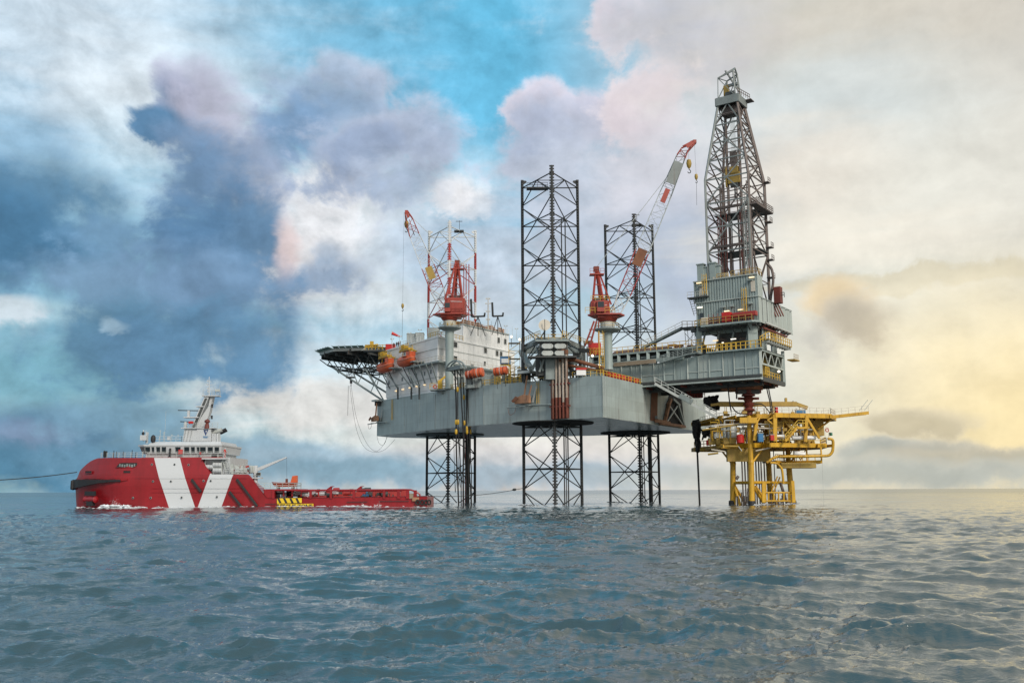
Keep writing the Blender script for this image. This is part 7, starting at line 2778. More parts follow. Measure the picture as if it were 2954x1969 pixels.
def band(pt, pb, w, zmax):
    """mask of a slanted band whose left edge runs from pt to pb, w metres wide"""
    k = (pb.x - pt.x) / (pb.z - pt.z)
    u = mth('SUBTRACT', sep.outputs[0], mth('MULTIPLY_ADD', sep.outputs[2], k))
    n = u.node.inputs[1].links[0].from_node
    n.inputs[2].default_value = pt.x - k * pt.z
    a_ = mth('MULTIPLY', mth('GREATER_THAN', u, 0.0), mth('LESS_THAN', u, w))
    return mth('MULTIPLY', a_, mth('LESS_THAN', sep.outputs[2], zmax))


w1 = sx(515, 1320) - sx(440, 1320)
w2 = sx(672.8, 1367) - sx(605, 1367)
mk = mth('MAXIMUM', band(sp(440, 1320), sp(483.5, 1456), w1, 99), band(sp(605, 1367), sp(570, 1460), w2, sz(640, 1360)))
mm = N_('ShaderNodeMix')
mm.data_type = 'RGBA'
L_(mk, mm.inputs[0])
L_(old, mm.inputs[6])
mm.inputs[7].default_value = (0.56, 0.585, 0.60, 1)
L_(mm.outputs[2], b.inputs['Base Color'])

# hull loft: rows from keel to sheer along stations
BX = sx(213)


def half(px):
    t = max(0.0, min(1.0, (px - 211) / 150.0))
    return .35 + 7.6 * math.sin(t * math.pi / 2) ** .55


def topz_(px):
    tab = [(211, 1384), (217, 1380), (219, 1378), (222, 1360), (228, 1351), (240, 1338), (252, 1328), (268, 1321), (300, 1319.5), (574, 1320), (575, 1327), (605, 1367.5), (714, 1367.5), (716, 1369), (770, 1436), (1222, 1430), (1233, 1432)]
    for (a_, y0), (b2, y1) in zip(tab[:-1], tab[1:]):
        if a_ <= px <= b2:
            return sz(px, y0 + (y1 - y0) * (px - a_) / (b2 - a_), SC - half(px) + (.7 if px < 600 else 0))
    return sz(px, tab[-1][1])


sts = [212, 214, 217, 220, 223, 228, 234, 240, 250, 260, 270, 285, 305, 330, 360, 400, 450, 500, 540, 573, 576, 584, 595, 605, 640, 680, 713, 716, 730, 745, 758, 770, 850, 950, 1050, 1150, 1222, 1232]
zk = sz(350, 1379)
rows = []
for px in sts:
    x = sx(px, 1440, SC - half(px))
    h = half(px)
    if px > 1150:
        h *= 1 - .02 * (px - 1150) / 80
    zt = topz_(px)
    col_ = []
    zl = [-1.6, -.2, 1.2, 2.6, 3.9, zk]
    for z in zl:
        zz = min(z, zt)
        flare = 1 - (.25 if px < 330 else .03) * max(0, (zk - zz) / zk) * (1 if px > 330 else (330 - px) / 110 + .3)
        col_.append((x + (0 if px > 300 else .1 * (zk - zz)), h * flare, zz))
    for t in (.25, .5, .75, 1.0):
        zz = zk + max(0, zt - zk) * t
        if zt < zk:
            zz = zt
        col_.append((x, max(.05, h - .16 * (zz - zk if zz > zk else 0) ** 1.15), zz))
    rows.append(col_)
nr_ = len(rows[0])
for sgn, nm in ((-1, 'hull'),):
    mb = MB()
    vs = []
    for s in (-1, 1):
        for ci_, c_ in enumerate(rows):
            if s == 1 and 600 < sts[ci_] < 790:      # the far sheer steps down a little farther forward
                zf = topz_(min(1200, sts[ci_] + 62))
                c_ = [(x, h, min(z, zf)) for x, h, z in c_]
            vs += [(x, SC + s * h, z) for x, h, z in c_]
    n = len(rows)
    fs = []
    for s in (0, 1):
        o_ = s * n * nr_
        for i in range(n - 1):
            for j in range(nr_ - 1):
                q = (o_ + i * nr_ + j, o_ + (i + 1) * nr_ + j, o_ + (i + 1) * nr_ + j + 1, o_ + i * nr_ + j + 1)
                fs.append(q if s == 0 else q[::-1])
    for i in range(n - 1):          # deck between the sheers
        a_, b2 = i * nr_ + nr_ - 1, (i + 1) * nr_ + nr_ - 1
        fs.append((a_, b2, n * nr_ + b2, n * nr_ + a_))
    for i in (0, n - 1):
        for j in range(nr_ - 1):
            fs.append((i * nr_ + j, i * nr_ + j + 1, n * nr_ + i * nr_ + j + 1, n * nr_ + i * nr_ + j))
    mb.add(vs, fs)
    hull = mb.build('hull', 'ship_side', ship, False)
    me = hull.data
    me.polygons.foreach_set('use_smooth', [True] * len(me.polygons))
    me.set_sharp_from_angle(angle=R(22))


def ybeam(px, z=5.0):
    """y of the near shell at a column"""
    h = half(px)
    return SC - h + (.16 * max(0, z - zk) ** 1.15 if z > zk else 0)


def on_hull(px, py, off=.03):
    Y = SC - half(px)
    for _ in range(4):
        z = at(px, py, Y).z
        Y = ybeam(px, z) - off
    return at(px, py, Y)


# black bow fender
fp = [(204, 1412, -1.2), (204, 1383, -1.2)]
mb = MB()
vs = []
cols = [(209, 1382.5, 1413, .2), (212, 1382.5, 1408, .5), (225, 1382.5, 1405, .5), (250, 1382.5, 1399, .5), (280, 1382.5, 1393, .45), (310, 1382.5, 1390, .4), (347, 1382.5, 1388, .35)]
for px, y0, y1, o_ in cols:
    Y = SC - half(max(px, 212)) - o_
    for yy, oo2 in ((y0, 0), (y0, .5), (y1, .5), (y1, 0)):
        p = at(px, yy, Y)
        vs.append((p.x, Y + oo2 + .0, p.z) if oo2 else (p.x, Y, p.z))
    vs[-4], vs[-3], vs[-2], vs[-1] = vs[-4], vs[-3], vs[-2], vs[-1]
fs = []
for i in range(len(cols) - 1):
    for j in range(4):
        fs.append((i * 4 + j, i * 4 + (j + 1) % 4, (i + 1) * 4 + (j + 1) % 4, (i + 1) * 4 + j))
fs += [(0, 1, 2, 3), tuple(len(vs) - 4 + q for q in (3, 2, 1, 0))]
mb.add(vs, fs)
mb.build('bow_fender', 'ship_dark', ship)
p0_ = at(206, 1398, SC - half(212) - .1)
MB().box((p0_.x + .25, SC, p0_.z), (.7, 3.0, 1.9)).build('stem_fender', 'ship_dark', ship, bevel=.25)
a_, b2 = on_hull(347, 1384.5), on_hull(368, 1381.5)
MB().bar(a_, b2, .3, .35).build('fender_tail', 'ship_red', ship)
# rubbing strakes and seam at the knuckle
MB().path([on_hull(px, 1379, .03) for px in (240, 280, 330, 400, 500, 570, 605, 660, 712)], .05, 5).build('knuckle_bar', 'ship_side', ship)
for py in (1408, 1419.5):
    MB().path([on_hull(px, py, .01) for px in (438, 480, 540, 600, 660, 700)], .035, 4).build('strake', 'ship_side', ship)
# anchor pocket and anchor
mb = MB()
q0_, q1_ = on_hull(244, 1416, .02), on_hull(278, 1428.5, .02)
mb.box(((q0_.x + q1_.x) / 2, (q0_.y + q1_.y) / 2 - .1, (q0_.z + q1_.z) / 2), (q1_.x - q0_.x, .25, q0_.z - q1_.z), (q1_.x - q0_.x, q1_.y - q0_.y))
mb.build('anchor_pocket', 'ship_dark', ship)
ac = on_hull(263, 1440, .5)
MB().lathe(ac - Vector((1.7, -.9, 0)), [(.1, 0), (.62, .3), (.5, 1.2), (.62, 1.8), (.5, 2.6), (.66, 3.3), (.1, 3.6)], 12, axis=(1, -.55, 0)).build('bow_anchor', 'ship_red', ship, True)
MB().box(ac + Vector((0, -.1, -.7)), (1.6, .8, 1.0), (1, -.5)).build('anchor_shank', 'ship_dark', ship, bevel=.1)
# long oval opening with machinery
a_, b2 = on_hull(333, 1349, .02), on_hull(398, 1334, .02)
ov = [(333, 1348), (338, 1341), (345, 1335), (352, 1333.5), (393, 1333.5), (397.5, 1336), (396, 1341), (390, 1346), (384, 1348.5), (340, 1348.5)]
pts = [on_hull(x, y, .02) for x, y in ov]
MB().add(pts, [tuple(range(len(pts)))]).build('winch_opening', 'ship_dark', ship)
MB().path(pts + [pts[0]], .07, 5).build('opening_rim', 'ship_red', ship)
for k in range(7):
    p = on_hull(346 + k * 7, 1341 + (k % 3), .05)
    MB().box(p, (.24 + .12 * (k % 2), .05, .5)).build('winch_part', 'steel_grey', ship)
for x0, x1, y in ((246, 265, 1361), (356, 376, 1360.5)):
    a_, b2 = on_hull(x0, y, .03), on_hull(x1, y, .03)
    MB().bar(a_, b2, .06, .38).build('fairlead_slot', 'ship_dark', ship)
    MB().path([a_ + UZ * .26, b2 + UZ * .26, b2 - UZ * .26, a_ - UZ * .26, a_ + UZ * .26], .06, 5).build('fairlead_rim', 'ship_red', ship)
for x, y in ((438.5, 1339), (503.7, 1339), (544, 1340), (441.5, 1387.5), (493, 1387.5), (587.5, 1386), (608, 1386), (384, 1435), (435, 1435), (524, 1434), (626, 1432)):
    p = on_hull(x, y, .03)
    pr_ = MB().lathe(p, [(.17, 0), (.21, .02), (.21, .07), (.16, .08)], 12, axis=(0, -1, 0)).build('porthole', 'frame_grey', ship)
    MB().lathe(p - Vector((0, .085, 0)), [(.155, 0), (.155, .01)], 12, axis=(0, -1, 0)).build('pane', 'glass_dark', pr_)
for x0, y0, x1, y1 in ((553, 1382, 580, 1418), (683, 1381, 742, 1459), (662, 1417, 698, 1462)):
    MB().bar(on_hull(x0, y0, .2), on_hull(x1, y1, .2), .4, .42).build('slanted_fender', 'ship_dark', ship, bevel=.05)
# foredeck handrail and posts
zf_ = sz(300, 1319.5) + .02
yr = SY + 2.1
mb = MB()
mb.rail([(sx(268, 1320), yr + 1.5, zf_), (sx(400, 1320), yr, zf_)], 1.05, .035, 1.2, 3)
mb.build('handrail', 'light_grey', ship, kind='stuff')
mb = MB()
for px, h in ((274, 1.5), (277, 1.4), (302, 1.5), (310, 1.3), (330, 1.3), (356, 1.55), (367, 1.2)):
    mb.bar((sx(px), yr + 1, zf_), (sx(px), yr + 1, zf_ + h), .1)
mb.box((sx(274.5), yr + 1.4, zf_ + .8), (.6, .5, 1.2))
mb.build('mooring_posts', 'leg_steel', ship, kind='stuff')

# wheelhouse
wh = []
def shp(px, py, Y):
    return at(px, py, Y)


y0w = SY + 1.6
zdk = sz(500, 1319, y0w)
zwb = sz(500, 1308, y0w)
zwt = sz(500, 1286, y0w)
zrf = sz(500, 1283, y0w)
x0w, x1w = sx(398, 1310, y0w), sx(637, 1310, y0w)
MB().box(((x0w + x1w) / 2 + .4, SC, (zdk + zwb) / 2), (x1w - x0w - 2.0, 2 * (SC - y0w) - .6, zwb - zdk + .02)).build('bridge_base', 'ship_white', ship)
wp_ = [(x0w + .4, y0w + 1.4), (x0w + 1.8, y0w), (x1w, y0w), (x1w, 2 * SC - y0w), (x0w + 1.8, 2 * SC - y0w), (x0w + .4, 2 * SC - y0w - 1.4)]
wo_ = [(x0w - .3, y0w + 1.3), (x0w + 1.4, y0w - .3), (x1w + .2, y0w - .3), (x1w + .2, 2 * SC - y0w + .3), (x0w + 1.4, 2 * SC - y0w + .3), (x0w - .3, 2 * SC - y0w - 1.3)]
mb = MB()
n = 6
mb.add([(x, y, zwb) for x, y in wp_] + [(x, y, zwt) for x, y in wo_], [tuple(range(5, -1, -1)), tuple(range(6, 12))] + [(i, (i + 1) % 6, 6 + (i + 1) % 6, 6 + i) for i in range(6)])
mb.build('wheelhouse', 'ship_white', ship)
MB().prism([(x + (-.25 if x < x1w - 3 else .1), y + (-.1 if y < SC else .1)) for x, y in wo_], zwt + .003, zrf + .1).build('wheelhouse_roof', 'ship_white', ship)
# windows lean outwards like the wall
def win(x0, x1, y0, y1, lean=0):
    f_ = lambda px, py: at(px, py, y0w - .3 * (sz(px, py, y0w) - zwb) / (zwt - zwb) - .025)
    a1_, b1_, c1_, d1_ = f_(x0 + lean, y1), f_(x1, y1), f_(x1 + 0, y0), f_(x0, y0)
    g_ = MB().path([a1_, b1_, c1_, d1_, a1_], .05, 4).build('window', 'frame_grey', ship)
    MB().add([a1_, b1_, c1_, d1_], [(0, 1, 2, 3)]).build('pane', 'glass_dark', g_)


for x0, x1, ln in ((416, 433, 3), (437, 445, 1), (450, 462, 2), (466.5, 479, 0), (505, 521, 2), (531, 546, 0), (550.5, 562, 1), (567, 575, 2), (577, 593.5, 0), (599, 614, 0), (619, 632, 0)):
    win(x0, x1, 1288.5, 1304.5, ln)
for k in range(4):
    p, q = Vector((*wp_[0], zwb)).lerp(Vector((*wp_[1], zwb)), .08 + k * .24), Vector((*wp_[0], zwb)).lerp(Vector((*wp_[1], zwb)), .26 + k * .24)
    p2, q2 = Vector((*wo_[0], zwt)).lerp(Vector((*wo_[1], zwt)), .08 + k * .24), Vector((*wo_[0], zwt)).lerp(Vector((*wo_[1], zwt)), .26 + k * .24)
    o3 = Vector((-.04, -.04, 0))
    quad_ = [p.lerp(p2, .12) + o3, q.lerp(q2, .12) + o3, q.lerp(q2, .85) + o3, p.lerp(p2, .85) + o3]
    g_ = MB().path(quad_ + [quad_[0]], .04, 4).build('window', 'frame_grey', ship)
    MB().add(quad_, [(0, 1, 2, 3)]).build('pane', 'glass_dark', g_)
# sloped top deckhouse
ztd = sz(500, 1273, y0w + 1)
mb = MB()
ba = [(sx(405), y0w + .8), (x1w - .3, y0w + .8), (x1w - .3, 2 * SC - y0w - .8), (sx(405), 2 * SC - y0w - .8)]
tb_ = [(sx(413), y0w + 1.6), (x1w - .5, y0w + 1.2), (x1w - .5, 2 * SC - y0w - 1.2), (sx(413), 2 * SC - y0w - 1.6)]
mb.add([(x, y, zrf + .1) for x, y in ba] + [(x, y, ztd) for x, y in tb_], [(3, 2, 1, 0), (4, 5, 6, 7)] + [(i, (i + 1) % 4, 4 + (i + 1) % 4, 4 + i) for i in range(4)])
mb.build('monkey_island', 'ship_white', ship)
mb = MB()
mb.rail([(sx(500), y0w + 1.5, ztd), (x1w - .6, y0w + 1.4, ztd)], 1.05, .03, 1.2, 3)
mb.rail([(sx(416), y0w + 1.7, ztd), (sx(500), y0w + 1.5, ztd)], 1.05, .03, 1.2, 2)
mb.build('handrail', 'ship_white', ship, kind='stuff')
mb = MB()
mb.rail([(sx(398), y0w - .5, zdk), (sx(640), y0w - .7, zdk)], 1.1, .03, 1.3, 3)
mb.build('handrail', 'light_grey', ship, kind='stuff')
MB().box(((sx(398) + sx(640)) / 2, y0w + 2, zdk - .06), (sx(640) - sx(398), 5.4, .12)).build('bridge_deck', 'leg_red', ship)
for x, y, w, h, mt, nm in ((521, 1303, .8, .9, 'bright_red', 'fire_box'), (490.5, 1305, .34, 1.7, 'ship_dark', 'signal_lamp'), (618, 1315, 1.05, .65, 'ship_dark', 'speaker_box'), (487, 1264, .6, .7, 'ship_white', 'roof_box'), (578, 1307, .3, .5, 'bright_red', 'life_ring_box')):
    MB().box(sp(x, y, y0w - .45 if nm != 'roof_box' else y0w + 2), (w, .3, h)).build(nm, mt, ship, bevel=.05)
# forward roof searchlight group and black dome
mb = MB().tube(sp(414, 1272, SY + 3), sp(414, 1240, SY + 3), .12, 8).box(sp(415, 1262, SY + 3), (1.2, .8, 1.0)).box(sp(424, 1262, SY + 4), (.4, .4, 2.2)).tube(sp(420, 1272, SY + 3), sp(421, 1240, SY + 3), .05, 6)
mb.build('searchlight_mast', 'ship_white', ship, kind='stuff')
MB().lathe(sp(413, 1250, SY + 2.9), [(.1, -.3), (.28, -.1), (.28, .2), (.1, .35)], 10).build('searchlight', 'ship_dark', ship, True)
p = sp(442, 1263, SY + 3)
MB().lathe(p - UZ * .75, [(.4, 0), (.46, .3), (.46, .9), (.3, 1.25), (.02, 1.4)], 14).build('compass_dome', 'ship_dark', ship, True)
for px, y0, lb in ((461, 1240, .05), (472, 1245, .06), (474.5, 1186, .025), (495, 1252, .04), (513, 1252, .04)):
    a_ = sp(px, 1272, SY + 4)
    MB().tube(a_, Vector((a_.x, a_.y, sz(px, y0, SY + 4))), lb, 5).box(Vector((a_.x, a_.y, sz(px, y0 + 2, SY + 4))), (.5 if lb > .03 else .05, .05, .05)).build('whip_aerial', 'light_grey', ship)

# mast house with emblem board
my = SY + 5.0
for nm, px in (('mast_house', [(527, 1272), (609, 1272), (609, 1236), (532, 1236)]),):
    fr_ = [sp(x, y, my) for x, y in px]
    bk = [p + Vector((0, 6, 0)) for p in fr_]
    MB().add(fr_ + bk, [(0, 1, 2, 3), (7, 6, 5, 4)] + [(i, i + 4, (i + 1) % 4 + 4, (i + 1) % 4) for i in range(4)]).build(nm, 'ship_white', ship)
for x0 in (536, 545, 554):
    MB().bar(sp(x0, 1240, my - .03), sp(x0 - 6, 1270, my - .03), .06, .3).build('house_recess', 'frame_grey', ship)
fr_ = [sp(x, y, my - .25) for x, y in ((555, 1272), (609, 1272), (608, 1235), (570, 1235))]
MB().add(fr_ + [p + Vector((0, .2, 0)) for p in fr_], [(0, 1, 2, 3), (7, 6, 5, 4)] + [(i, i + 4, (i + 1) % 4 + 4, (i + 1) % 4) for i in range(4)]).build('emblem_board', 'ship_white', ship)
em = MB()
def tri(pts, off=.28):
    w = [sp(x, y, my - off) for x, y in pts]
    em.add(w + [p + Vector((0, .02, 0)) for p in w], [tuple(range(len(w))), tuple(range(2 * len(w) - 1, len(w) - 1, -1))])
tri([(586.5, 1239), (592, 1239), (594.5, 1251), (593, 1256)])
tri([(593.5, 1256), (595, 1248), (597.5, 1239), (601, 1239)])
tri([(592, 1239), (597.5, 1239), (597, 1241), (592.5, 1241)])
em.build('emblem', 'blue_dark' if 'blue_dark' in MATS else 'blue', ship)
MB().bar(sp(585.5, 1257.5, my - .28), sp(601, 1257.5, my - .28), .02, .14).bar(sp(586, 1260.5, my - .28), sp(600.5, 1260.5, my - .28), .02, .14).bar(sp(587, 1263, my - .28), sp(600, 1263, my - .28), .02, .07).build('emblem_text', 'blue', ship)
mb = MB()
mb.rail([sp(530, 1235, my), sp(628, 1234, my)], 1.1, .03, 1.2, 3)
mb.build('handrail', 'light_grey', ship, kind='stuff')
MB().box(sp(578, 1235.5, my + 1.2), (6.6, 3.4, .15)).build('mast_platform', 'ship_white', ship)
# raked mast
def plate(nm, pts, Y, th, mt):
    w = [sp(x, y, Y) for x, y in pts]
    n_ = len(w)
    return MB().add(w + [p + Vector((0, th, 0)) for p in w], [tuple(range(n_)), tuple(range(2 * n_ - 1, n_ - 1, -1))] + [(i, i + n_, (i + 1) % n_ + n_, (i + 1) % n_) for i in range(n_)]).build(nm, mt, ship)


plate('mast_column', ((560, 1234), (601, 1172), (607, 1143), (614, 1143), (606, 1183), (597, 1212), (592, 1234)), my + 1.2, 1.4, 'ship_white')
plate('mast_strut', ((551, 1234), (590, 1143), (603, 1143), (564, 1234)), my + .8, 1.9, 'ship_white')
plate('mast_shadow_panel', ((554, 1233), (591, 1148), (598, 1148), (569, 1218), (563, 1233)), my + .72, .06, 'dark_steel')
for x0, x1, y in ((569, 592, 1173), (533, 578, 1204), (585, 635, 1142)):
    MB().box((sp(x0, y, my + 1.5) + sp(x1, y, my + 1.5)) / 2, (sx(x1) - sx(x0), 2.0, .2)).build('mast_arm', 'ship_white', ship)
for x0, x1, y, yb_, nm in ((513.5, 576, 1183.5, 1204, 'radar_scanner'), (520, 552, 1216, 1234, 'radar_scanner')):
    c0 = (sp(x0, y, my + 1) + sp(x1, y, my + 1)) / 2
    r_ = MB().bar(sp(x0, y - .6, my + .9), sp(x1, y + .6, my + 1.1), .25, .16).build(nm, 'ship_dark', ship)
    MB().box(Vector((c0.x, c0.y, (c0.z + sz(544, yb_, my)) / 2)), (.45, .5, c0.z - sz(544, yb_, my))).build('radar_pedestal', 'ship_white', ship, bevel=.05)
tm = MB().tube(sp(603, 1143, my + 1.5), sp(603.5, 1086, my + 1.5), .16, 8, .05)
for y, w in ((1100, .5), (1110, .7), (1122, .5), (1130, .4)):
    tm.bar(sp(603, y, my + 1.5) - Vector((w * .5, 0, 0)), sp(603, y, my + 1.5) + Vector((w, 0, 0)), .06)
    tm.box(sp(603, y, my + 1.5) - Vector((w * .5, 0, -.1)), (.2, .2, .3))
tm.build('top_mast', 'ship_white', ship)
mb = MB().rail([sp(585, 1142, my + .6), sp(635, 1142, my + .6)], 1.1, .025, .8)
for px, y0 in ((586, 1122), (617, 1114), (634, 1110), (629, 1118), (612, 1124), (622, 1120)):
    mb.tube(sp(px, 1142, my + 1), sp(px, y0, my + 1), .035, 5)
mb.box(sp(627, 1126, my + 1), (.9, .3, .5))
mb.build('aerial_cluster', 'light_grey', ship, kind='stuff')
for x, y in ((612, 1170), (611, 1203)):
    MB().lathe(sp(x, y, my + 1), [(.1, -.35), (.22, -.3), (.16, 0), (.22, .3), (.1, .35)], 8).build('horn', 'ship_dark', ship, True)
    MB().bar(sp(x - 8, y, my + 1.2), sp(x, y, my + 1.2), .08).build('horn_arm', 'ship_white', ship)
p = sp(597.5, 1222, my - .3)
MB().lathe(p - UZ * .9, [(.5, -.0), (.42, .5), (.3, 1.0), (.35, 1.1), (.55, 1.3), (.5, 1.6), (.15, 1.8), (.02, 1.9)], 14).build('fire_monitor', 'red_iron', ship, True)
p = sp(551, 1218, my)
MB().box(p, (.9, .6, .5)).build('red_beacon', 'bright_red', ship, bevel=.1)
# exhaust outlets
for k, (x0, y0, x1, y1, r) in enumerate(((612, 1248, 640, 1239, .42), (634, 1246, 652, 1237, .28), (636, 1250, 655, 1241, .24))):
    MB().tube(sp(x0, y0, my + 1 + .4 * k), sp(x1, y1, my + 1 + .4 * k), r, 14).build('exhaust_pipe', 'light_grey' if k == 0 else 'ship_dark', ship, True)
mb = MB()
for x in (614, 620, 627):
    mb.tube(sp(x, 1273, my), sp(x, 1250, my), .18, 8)
mb.build('vent_pipe', 'ship_white', ship)
# person in red at the aft bridge wing
prs_p = Vector((sx(648, 1318, SY + 3), SY + 3.0, sz(648, 1319, SY + 3)))
pr2 = person(prs_p, 'person in a red jacket standing on the aft end of the ship bridge deck', 1.2, .15, 'bright_red')
pr2['group'] = 'crew on the ship'
# aft side of the accommodation: white block, stairs, raft canisters
MB().box((sx(615), SC, (sz(615, 1367) + zdk) / 2), (sx(652) - sx(578), 12.5, zdk - sz(615, 1367))).build('aft_house', 'ship_white', ship)
MB().box((sx(612), SY + 1.5, sz(612, 1322)), (sx(645) - sx(576), 3, .25)).build('boat_deck', 'ship_white', ship)
ls = 'white raft canisters stacked behind the ship bridge'
for x, y, w, lb in ((603, 1346, 1.5, 'white raft canister, smaller, left of the stacked pair behind the ship bridge'), (627, 1340, 1.55, 'upper white raft canister of the stacked pair behind the ship bridge'), (627, 1356, 1.5, 'lower white raft canister of the stacked pair behind the ship bridge')):
    p = sp(x, y, SY + .9)
    o = thing('raft_canister', lb, 'raft canister', p, ls)
    r_ = .42 if x != 627 else .45
    MB().lathe(p - Vector((w / 2, 0, 0)), [(r_ * .7, -.1), (r_, 0), (r_, w), (r_ * .7, w + .1)], 16, axis=(1, 0, 0)).build('shell', 'ship_white', o, True)
    for t in (.3, .7):
        MB().lathe(p + Vector((w * (t - .5), 0, 0)), [(r_ + .001, -.03), (r_ + .02, -.03), (r_ + .02, .03), (r_ + .001, .03)], 16, axis=(1, 0, 0)).build('strap', 'frame_grey', o)
mb = MB()
for x in (592, 615, 640):
    mb.bar(sp(x, 1366, SY + .8), sp(x, 1328, SY + .8), .1)
mb.bar(sp(590, 1352, SY + .8), sp(615, 1352, SY + .8), .08).bar(sp(612, 1348, SY + .8), sp(642, 1348, SY + .8), .08)
mb.build('raft_rack', 'light_grey', ship)
MB().ladder(sp(660, 1362, SY + .8), sp(647, 1322, SY + .8), .9, (1, 0, 0), .06, .35).build('stair', 'light_grey', ship)
MB().rail([sp(644, 1322, SY + .6), sp(664, 1362, SY + .6)], 1.2, .03, .9).rail([sp(645, 1366, SY + .5), sp(712, 1366, SY + .5)], .9, .03, 1.1).build('handrail', 'ship_white', ship, kind='stuff')
mb = MB()
R4 = random.Random(9)
for k in range(46):
    px = R4.uniform(664, 726)
    hgt = R4.uniform(.3, 1.9)
    c0 = sp(px, 1366, SY + R4.uniform(.8, 5))
    mb.box(c0 + UZ * hgt / 2, (R4.uniform(.1, .7), .4, hgt * R4.uniform(.5, 1)))
    if k % 3 == 0:
        mb.bar(c0 + UZ * hgt, c0 + UZ * hgt + Vector((R4.uniform(-.8, .8), 0, .1)), .08)
mb.build('deck_fittings', 'light_grey', ship, kind='stuff')
mb = MB()
for k in range(12):
    c0 = sp(R4.uniform(670, 720), 1366, SY + R4.uniform(.8, 3))
    mb.box(c0 + UZ * R4.uniform(.3, 1.6), (.25, .3, .4))
mb.build('red_fittings', 'bright_red', ship, kind='stuff')
# white deck crane with rescue-boat fall
dc_ = thing('ship_crane', 'white ship deck crane with its thin boom pointing up to the right', 'crane', sp(738, 1386, SY + 2))
MB().tube(sp(737, 1400, SY + 2), sp(737, 1342, SY + 2), .42, 14).build('pedestal', 'ship_white', dc_, True)
mb = MB()
A0, A1 = sp(742, 1354, SY + 2), sp(827, 1318.5, SY + 2)
dvec = (A1 - A0).normalized()
uu = dvec.cross(Vector((0, 1, 0)))
vs = []
for p, h_ in ((A0, .34), (A1, .1)):
    for s, t in ((-1, -1), (1, -1), (1, 1), (-1, 1)):
        vs.append(p + uu * h_ * s + Vector((0, .25 * t, 0)))
MB().add(vs, [(0, 1, 2, 3), (7, 6, 5, 4), (0, 4, 5, 1), (1, 5, 6, 2), (2, 6, 7, 3), (3, 7, 4, 0)]).build('boom', 'ship_white', dc_)
MB().box(sp(728, 1353, SY + 2), (.9, 1.0, 1.4)).build('winch_housing', 'light_grey', dc_, bevel=.1)
MB().box(sp(746, 1367, SY + 1.5), (.7, .8, .7)).build('cab', 'ship_dark', dc_, bevel=.12)
MB().box(sp(738, 1378, SY + 2), (2.4, 1.6, .22)).build('crane_platform', 'ship_white', dc_)
member('hoist_line', A1, sp(827.5, 1384, SY + 2), .02, 'leg_steel', dc_)
MB().rail([sp(722, 1376, SY + .9), sp(752, 1376, SY + .9)], .9, .03, .9).build('handrail', 'light_grey', dc_, kind='stuff')
# raised rescue-boat deck with rails
MB().box((sx(812), SY + 3.5, sz(812, 1412.5)), (sx(868) - sx(757), 5.6, .35)).build('rescue_deck', 'ship_red', ship)
for px in (789, 815, 840, 866):
    member('deck_post', (sx(px), SY + 1, sz(px, 1412)), (sx(px), SY + 1, 2.2), .13, 'ship_red', ship, 'bar')
MB().box((sx(774), SY + 3, sz(774, 1424)), (sx(788) - sx(760), 5.5, 1.7)).build('winch_house', 'ship_red', ship)
MB().rail([sp(744, 1410, SY + .7), sp(868, 1410, SY + .7)], 1.15, .035, 1.25, 3).build('handrail', 'light_grey', ship, kind='stuff')
MB().rail([sp(856, 1408, SY + .9), sp(868, 1408, SY + .9)], 1.0, .07, .6, 2).build('corner_rail', 'frame_grey', ship, kind='stuff')
MB().ladder(sp(758, 1412, SY + .4), sp(779, 1436, SY + .4), .8, (.7, 0, .7), .05, .4).build('stair', 'light_grey', ship)
rb = thing('rescue_boat', 'small orange rescue boat with an upright orange canopy on the aft ship deck', 'rescue boat', sp(820, 1400, SY + 3))
prof = [(785, 1391, .15), (792, 1391.5, .8), (815, 1392.5, 1.0), (856, 1391.5, .95)]
vs = []
for (px, y, h_), yb2 in zip(prof, (1392.5, 1401, 1403, 1402)):
    c0, c1_ = sp(px, y, SY + 3), sp(px, yb2, SY + 3)
    vs += [c0 + Vector((0, -h_, 0)), c1_ + Vector((0, -h_ * .5, 0)), c1_ + Vector((0, h_ * .5, 0)), c0 + Vector((0, h_, 0))]
fs = [(i * 4 + j, i * 4 + (j + 1) % 4, (i + 1) * 4 + (j + 1) % 4, (i + 1) * 4 + j) for i in range(3) for j in range(4)] + [(3, 2, 1, 0), (12, 13, 14, 15)]
MB().add(vs, fs).build('hull', 'orange', rb, True)
MB().path([sp(x, y, SY + 3 - h_) for x, y, h_ in prof], .12, 6).build('fender', 'crane_red', rb)
vs = []
for x, y in ((837, 1392), (856, 1392), (856, 1370.5), (843, 1372)):
    vs.append(sp(x, y, SY + 2.4))
MB().add(vs + [p + Vector((0, 1.2, 0)) for p in vs], [(0, 1, 2, 3), (7, 6, 5, 4)] + [(i, i + 4, (i + 1) % 4 + 4, (i + 1) % 4) for i in range(4)]).build('canopy', 'orange', rb, bevel=.05)
MB().box(sp(827, 1387, SY + 3), (.4, .4, .9)).build('engine', 'red_iron', rb)
for px in (803, 845):
    MB().box(sp(px, 1405.5, SY + 3), (.3, 1.6, .6)).build('chock', 'frame_grey', rb)
